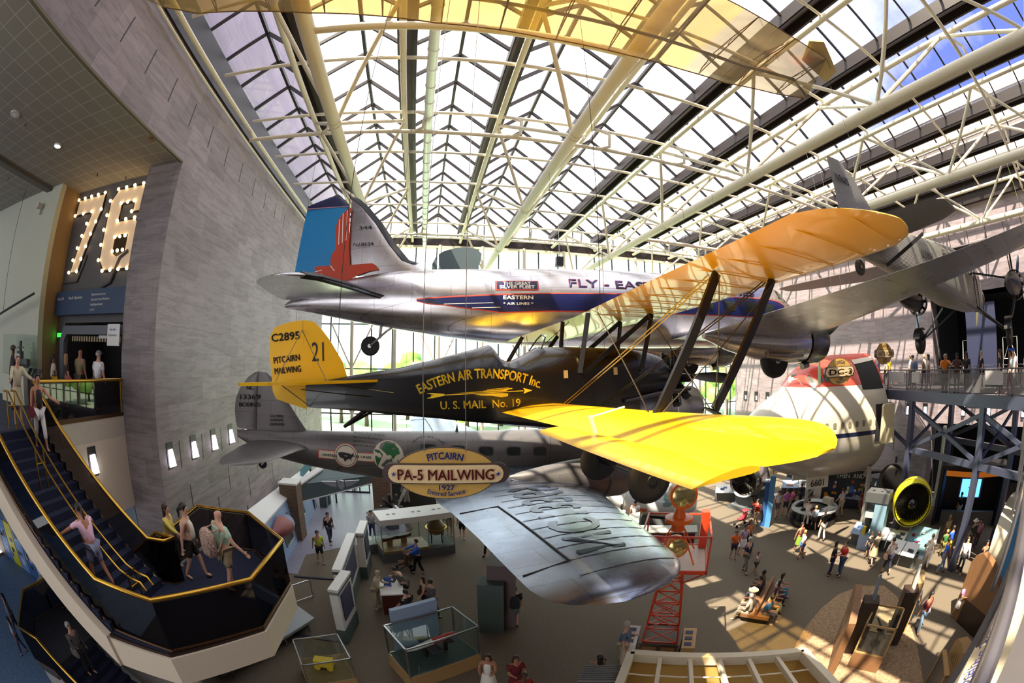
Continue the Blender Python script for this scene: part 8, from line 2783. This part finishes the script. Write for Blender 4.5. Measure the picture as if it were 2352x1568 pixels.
# ================================================================ visitors on the floor
#   label, x, y, heading, height, top, bottom, skin, hair, style, legs, sleeve, extras
FL = [
    ('man in lime green shirt walking by the blue exhibit', -5.48, 18.58, -60, 1.72, (196, 216, 40), (40, 36, 36), 'fair', 'black', 'short', 'shorts', 'short', {}),
    ('man in dark clothes with backpack crossing the entrance tiles', -5.50, 21.15, -50, 1.76, (40, 38, 44), (70, 66, 90), 'fair', 'black', 'short', 'long', 'short', {'bag': ('back', (30, 30, 34))}),
    ('person with black backpack looking down left of the globe case', -3.25, 22.07, -70, 1.68, (150, 146, 150), (40, 50, 90), 'fair', 'brown', 'short', 'long', 'long', {'bag': ('back', (30, 28, 30)), 'arms': ('front', 'front')}),
    ('man in bright blue shirt pushing a stroller past the globe case', -0.69, 17.90, 200, 1.76, (40, 96, 200), (24, 24, 30), 'fair', 'black', 'short', 'long', 'long', {'arms': ('reach', 'reach')}),
    ('man in black printed shirt and tan shorts right of the globe case', 1.05, 22.63, -95, 1.74, (26, 26, 28), (150, 112, 70), 'fair', 'brown', 'short', 'shorts', 'short', {}),
    ('woman in dark shorts walking under the grey wing edge', 1.72, 22.18, -95, 1.66, (50, 46, 50), (36, 36, 40), 'fair', 'brown', 'short', 'shorts', 'short', {}),
    ('person in dark clothes mostly hidden under the grey wing edge', 2.79, 19.58, 200, 1.68, (40, 40, 48), (44, 44, 52), 'tan', 'black', 'short', 'long', 'short', {}),
    ('man in grey coat bending over the dark red desk', -1.17, 15.20, 165, 1.76, (92, 86, 82), (70, 66, 62), 'fair', 'brown', 'short', 'long', 'long', {'lean': 32, 'arms': ('front', 'front')}),
    ('woman in black top and patterned skirt before the dark red desk', -1.04, 13.33, 130, 1.7, (28, 28, 34), (150, 128, 100), 'fair', 'black', 'short', 'skirt', 'short', {}),
    ('woman with brown bag standing right of the dark red desk', -0.43, 14.40, 200, 1.68, (60, 48, 46), (50, 44, 44), 'fair', 'brown', 'long', 'long', 'none', {'bag': ('side', (80, 50, 36), 1)}),
    ('man in grey jacket walking right of the dark red desk', -0.15, 14.00, 30, 1.76, (92, 88, 92), (60, 56, 56), 'fair', 'brown', 'short', 'long', 'long', {}),
    ('man in black jacket with small backpack seen from behind on open carpet', 2.75, 13.11, 85, 1.76, (26, 28, 32), (100, 108, 104), 'fair', 'brown', 'short', 'shorts', 'short', {'bag': ('back', (34, 36, 42)), 'pose': STAND}),
    ('heavy man in slate blue shirt looking down by the beacon tower', 5.47, 9.70, -40, 1.78, (92, 112, 140), (196, 186, 166), 'fair', 'grey', 'short', 'long', 'short', {'fat': 1.25, 'pose': STAND, 'arms': ('front', 'down')}),
    ('dark haired person partly behind the corrugated awning', 4.13, 8.50, 120, 1.7, (70, 60, 66), (60, 60, 66), 'tan', 'black', 'long', 'long', 'short', {}),
    ('woman in white dress with yellow hem with bare arms below the balcony', 1.24, 9.40, -110, 1.66, (240, 236, 222), (240, 236, 222), 'tan', 'brown', 'long', 'dress', 'none', {'arms': ('front', 'front')}),
    ('woman in maroon top holding a yellow book at the bottom', 1.97, 9.18, -80, 1.66, (110, 30, 36), (110, 30, 36), 'tan', 'brown', 'long', 'dress', 'short', {'arms': ('front', 'front')}),
    ('person with curly hair in red cut off by the image bottom', 2.02, 8.42, -80, 1.62, (150, 30, 34), (60, 40, 40), 'brown', 'brown', 'short', 'long', 'short', {}),
    ('boy in orange shirt and dark shorts on the sunlit carpet', 13.88, 14.51, -110, 1.5, (226, 96, 30), (40, 40, 64), 'tan', 'brown', 'short', 'shorts', 'short', {}),
    ('woman in lilac top and white skirt beside the boy in orange', 14.52, 14.55, -100, 1.66, (176, 164, 190), (232, 228, 226), 'tan', 'black', 'short', 'skirt', 'short', {}),
    ('woman in orange top and black skirt behind the lilac woman', 15.21, 14.91, -100, 1.64, (226, 116, 30), (30, 28, 34), 'tan', 'brown', 'long', 'skirt', 'none', {}),
    ('man in navy shirt and grey trousers leading a small child', 13.35, 12.93, -80, 1.78, (36, 44, 78), (116, 112, 104), 'fair', 'grey', 'short', 'long', 'short', {}),
    ('small child in pale shirt held by the man in navy', 13.69, 12.53, -80, 1.1, (190, 190, 200), (70, 66, 70), 'tan', 'brown', 'short', 'shorts', 'short', {'arms': ('down', 'up')}),
    ('man in red shirt with backpack taking a photo by the blue pylons', 17.72, 16.98, 150, 1.74, (170, 30, 30), (206, 176, 140), 'tan', 'black', 'short', 'shorts', 'short', {'bag': ('back', (60, 30, 34)), 'arms': ('up', 'up')}),
    ('person in white shirt seen far behind the beacon lamp', 11.44, 20.87, 60, 1.74, (236, 232, 226), (60, 60, 70), 'tan', 'black', 'short', 'long', 'short', {}),
    ('person in pale shirt with dark hair inside the maroon enclosure', 10.53, 20.76, 20, 1.68, (206, 196, 190), (60, 50, 50), 'tan', 'black', 'long', 'long', 'short', {}),
    ('child in red by the maroon enclosure panel', 10.43, 20.36, 20, 1.2, (200, 40, 36), (60, 50, 50), 'tan', 'brown', 'short', 'long', 'short', {}),
    ('man in white shirt and grey shorts near the blue pylons', 19.93, 17.24, 60, 1.76, (220, 214, 216), (110, 104, 104), 'fair', 'brown', 'short', 'shorts', 'short', {}),
    ('man in magenta shirt and dark shorts near the blue pylons', 20.58, 17.07, 60, 1.76, (196, 100, 186), (80, 74, 78), 'fair', 'black', 'short', 'shorts', 'short', {}),
    ('woman in pink shirt behind the round kiosk', 21.40, 17.20, -20, 1.6, (190, 90, 120), (60, 50, 60), 'tan', 'brown', 'short', 'long', 'short', {}),
    ('girl in navy behind the kiosk by the reading panel', 23.07, 17.82, 60, 1.5, (40, 48, 76), (50, 60, 90), 'tan', 'black', 'pony', 'long', 'short', {}),
    ('man in white shirt leaning at the round kiosk', 20.06, 14.74, 40, 1.74, (244, 240, 232), (230, 224, 216), 'fair', 'brown', 'short', 'long', 'short', {'arms': ('front', 'front')}),
    ('child in pale blue top at the round kiosk', 20.08, 14.09, 60, 1.45, (170, 196, 220), (60, 56, 60), 'fair', 'blond', 'short', 'shorts', 'short', {}),
    ('man in black shirt and white trousers by the round kiosk', 19.19, 12.72, 70, 1.78, (32, 30, 34), (228, 224, 214), 'fair', 'grey', 'short', 'long', 'short', {}),
    ('man in white shirt and khaki shorts under the picture wall', 23.19, 14.18, 80, 1.76, (206, 200, 206), (196, 180, 160), 'fair', 'brown', 'short', 'shorts', 'short', {}),
    ('woman with long dark hair and green skirt walking with a boy', 16.99, 12.67, -100, 1.64, (60, 30, 30), (110, 140, 30), 'tan', 'black', 'long', 'skirt', 'none', {}),
    ('boy in white shirt and blue jeans shorts walking on carpet', 16.59, 12.08, -30, 1.5, (226, 232, 232), (60, 100, 170), 'tan', 'blond', 'short', 'shorts', 'short', {}),
    ('woman in black top and jeans holding a red bag', 16.20, 9.70, -60, 1.7, (44, 34, 40), (50, 50, 84), 'tan', 'black', 'long', 'long', 'short', {'bag': ('side', (180, 30, 50), -1), 'pose': STAND}),
    ('woman in red top and jeans facing the woman in black', 16.51, 9.27, 160, 1.7, (210, 44, 36), (70, 96, 140), 'fair', 'brown', 'short', 'long', 'short', {'pose': STAND, 'arms': ('front', 'front')}),
    ('woman in dark shirt and tan skirt by the sloped panels', 18.55, 8.53, 60, 1.68, (90, 80, 66), (180, 168, 130), 'fair', 'brown', 'short', 'skirt', 'short', {}),
    ('child in black standing beside the sloped panels', 19.04, 9.15, 40, 1.4, (40, 36, 40), (50, 46, 50), 'fair', 'blond', 'short', 'shorts', 'short', {}),
    ('man in white shirt with shoulder bag at the reading panels', 18.20, 7.36, 60, 1.74, (236, 226, 220), (40, 40, 60), 'fair', 'brown', 'short', 'crop', 'short', {'bag': ('side', (200, 160, 140), -1)}),
    ('person in white clothes walking past the angled showcase', 19.89, 5.66, 30, 1.68, (240, 232, 220), (232, 224, 214), 'fair', 'brown', 'short', 'long', 'short', {}),
    ('boy in bright blue shirt walking in the sunlight', 19.90, 4.63, -60, 1.66, (36, 96, 220), (100, 130, 160), 'tan', 'black', 'short', 'long', 'short', {}),
    ('second boy in bright blue shirt close behind the first', 21.75, 4.94, 60, 1.6, (40, 90, 210), (196, 180, 60), 'tan', 'brown', 'short', 'shorts', 'short', {}),
    ('child in green shirt near the angled showcase', 21.58, 5.27, 30, 1.4, (50, 110, 50), (120, 110, 40), 'tan', 'blond', 'short', 'long', 'short', {}),
    ('person in tan clothes and yellow hat behind the green child', 22.96, 5.66, 60, 1.64, (200, 176, 120), (150, 120, 60), 'tan', 'blond', 'short', 'long', 'short', {}),
    ('man in white shirt and dark jeans walking to the cockpit shell', 20.32, 3.54, 200, 1.74, (236, 230, 224), (30, 34, 44), 'fair', 'brown', 'short', 'long', 'long', {}),
    ('woman in grey top and jeans with an orange strap', 20.91, 4.07, 60, 1.66, (120, 110, 110), (70, 80, 110), 'tan', 'brown', 'long', 'long', 'short', {'bag': ('side', (230, 120, 30), 1)}),
    ('person in wide white sun hat and dark shirt', 22.87, 3.80, 40, 1.7, (50, 60, 50), (80, 76, 70), 'fair', 'brown', 'short', 'long', 'short', {'hat': ('straw', (240, 236, 226))}),
    ('person in pink and white near the white sun hat', 23.47, 3.54, 200, 1.62, (226, 160, 190), (90, 60, 70), 'tan', 'black', 'short', 'long', 'short', {}),
    ('man in purple shirt standing in the dark theatre', 27.38, 7.17, 60, 1.74, (74, 60, 110), (60, 90, 130), 'fair', 'brown', 'short', 'long', 'short', {}),
    ('man in black shirt and white shorts in the dark theatre', 26.99, 6.13, 60, 1.72, (30, 28, 32), (206, 200, 190), 'tan', 'black', 'short', 'shorts', 'short', {}),
    ('person in black walking beside the blue cockpit sign', 20.46, 2.31, 200, 1.72, (30, 26, 30), (36, 32, 34), 'tan', 'black', 'short', 'long', 'long', {}),
    ('woman in maroon top and faded jeans walking on the tan inlay edge', 14.80, 3.42, -110, 1.66, (110, 30, 54), (130, 160, 190), 'tan', 'black', 'long', 'long', 'short', {}),
    ('girl in pink hat and white skirt by the large brown board', 16.63, 2.19, -120, 1.5, (190, 130, 190), (236, 226, 230), 'tan', 'brown', 'short', 'skirt', 'short', {'hat': ('cap', (196, 50, 130))}),
    ('person in white shirt half hidden behind the small tan board', 15.08, 4.18, 60, 1.66, (240, 232, 220), (70, 90, 120), 'fair', 'blond', 'short', 'long', 'short', {}),
    ('person in bright blue behind the tan lectern block', 13.60, 0.12, 60, 1.6, (30, 110, 200), (40, 60, 90), 'tan', 'black', 'short', 'long', 'short', {}),
    ('woman in red dress below the picture wall', 24.52, 13.26, 80, 1.66, (130, 60, 60), (110, 60, 60), 'tan', 'brown', 'long', 'dress', 'short', {}),
    ('person in pale shirt in the dark gallery right of the screen', 28.42, 3.16, 60, 1.7, (190, 186, 180), (60, 60, 60), 'tan', 'black', 'short', 'long', 'short', {}),
]
for row in FL:
    lb, x, y, f, h_, tp, bt_, sk_, hr, st, lg, sv, kw = row
    kw = dict(kw)
    ps = kw.pop('pose', WALK)
    random.seed(len(lb) * 7 + int(x * 10))
    person(lb, x, y, 0, f, h_, tp, bt_, sk_, hr, st, lg, sv, ps, kw.pop('arms', random.choice((('down', 'back'), ('fwd', 'down'), ('down', 'front')))), phase=random.choice((.6, .9, -.8)), **kw)
so_ = thing('baby_stroller', 'brown folding baby stroller pushed by the man in bright blue', 'stroller', (-1.32, 18.26, 0), R(190))
b = B()
b.tube([(-.45, -.2, 1.0), (-.2, -.22, .5), (.4, -.22, .1)], .02, 6).tube([(-.45, .2, 1.0), (-.2, .22, .5), (.4, .22, .1)], .02, 6).tube([(-.45, -.2, 1.0), (-.45, .2, 1.0)], .02, 6).tube([(-.3, -.22, .1), (.1, -.22, .6)], .02, 6).tube([(-.3, .22, .1), (.1, .22, .6)], .02, 6)
b.build('frame', engine_dark, so_, 40)
b = B()
b.loft([[(-.25, y, .85), (-.1, y, .45), (.25, y, .42), (.3, y, .5), (0, y, .52), (-.12, y, .9)] for y in (-.2, .2)])
b.build('seat', mat('stroller_cloth', (96, 66, 50), .8), so_)
b = B()
b.loft([[(-.2 + .3 * math.sin(a), y, .85 + .2 * math.cos(a)) for a in (-.6, -.1, .4, .9)] for y in (-.22, .22)], cap=False, closed=False)
b.build('canopy', MATS['stroller_cloth'], so_)
for x in (-.3, .4):
    for y in (-.22, .22):
        wheel(so_, (x, y, .1), .1, .05, rubber, engine_grey)
so2 = thing('red_baby_stroller', 'red and black stroller in front of the man in red shirt', 'stroller', (17.28, 17.73, 0), R(160))
for ch in list(so_.children):
    copy_tree(ch, so2)
for ch in so2.children:
    if ch.name.startswith(('seat', 'canopy')):
        ch.data = ch.data.copy()
        ch.data.materials[0] = mat('stroller_red', (170, 40, 50), .8)

# ================================================================ outside
struct('ground_outside', B().box(-80, 110, YF + .3, 160, -.4, -.05), mat('outdoor_lawn', (196, 206, 180), .9, var=.2, scale=.2))
leafs = [mat('leaf_%d' % i, c, .8, var=.6, scale=1.6) for i, c in enumerate(((120, 168, 70), (96, 148, 66), (150, 190, 96)))]
random.seed(11)
for k in range(16):
    x = -20 + 5.2 * k + random.uniform(-1.5, 1.5)
    y = random.uniform(62, 84)
    h_ = random.uniform(10.2, 13.5) * (y / 78)
    t = thing('park_tree', ('first', 'second', 'third', 'fourth', 'fifth', 'sixth', 'seventh', 'eighth', 'ninth', 'tenth', 'eleventh', 'twelfth', 'thirteenth', 'fourteenth', 'fifteenth', 'last')[k] + ' green park tree beyond the glass wall counted from the left marble wall', 'tree', (x, y, -.05), 0)
    B().tube([(0, 0, 0), (.1, 0, h_ * .45)], [.35, .2], 8).build('trunk', mat('bark', (80, 66, 52), .9), t)
    b = B()
    for j in range(16):
        a, u = random.uniform(0, 6.28), random.uniform(.25, 1)
        r_ = random.uniform(1.3, 2.3)
        q = (3.0 * u * math.cos(a) * 1.0, 2.4 * u * math.sin(a), h_ * random.uniform(.38, .84))
        b.ball(q, r_, 9, sx=random.uniform(.8, 1.2), sz=random.uniform(.7, 1.0))
    o = b.build('crown', leafs[k % 3], t, 60)
    dm = o.modifiers.new('leafy', 'DISPLACE')
    tx_ = bpy.data.textures.get('leafy') or bpy.data.textures.new('leafy', 'CLOUDS')
    tx_.noise_scale = .5
    dm.texture = tx_
    dm.strength = .9
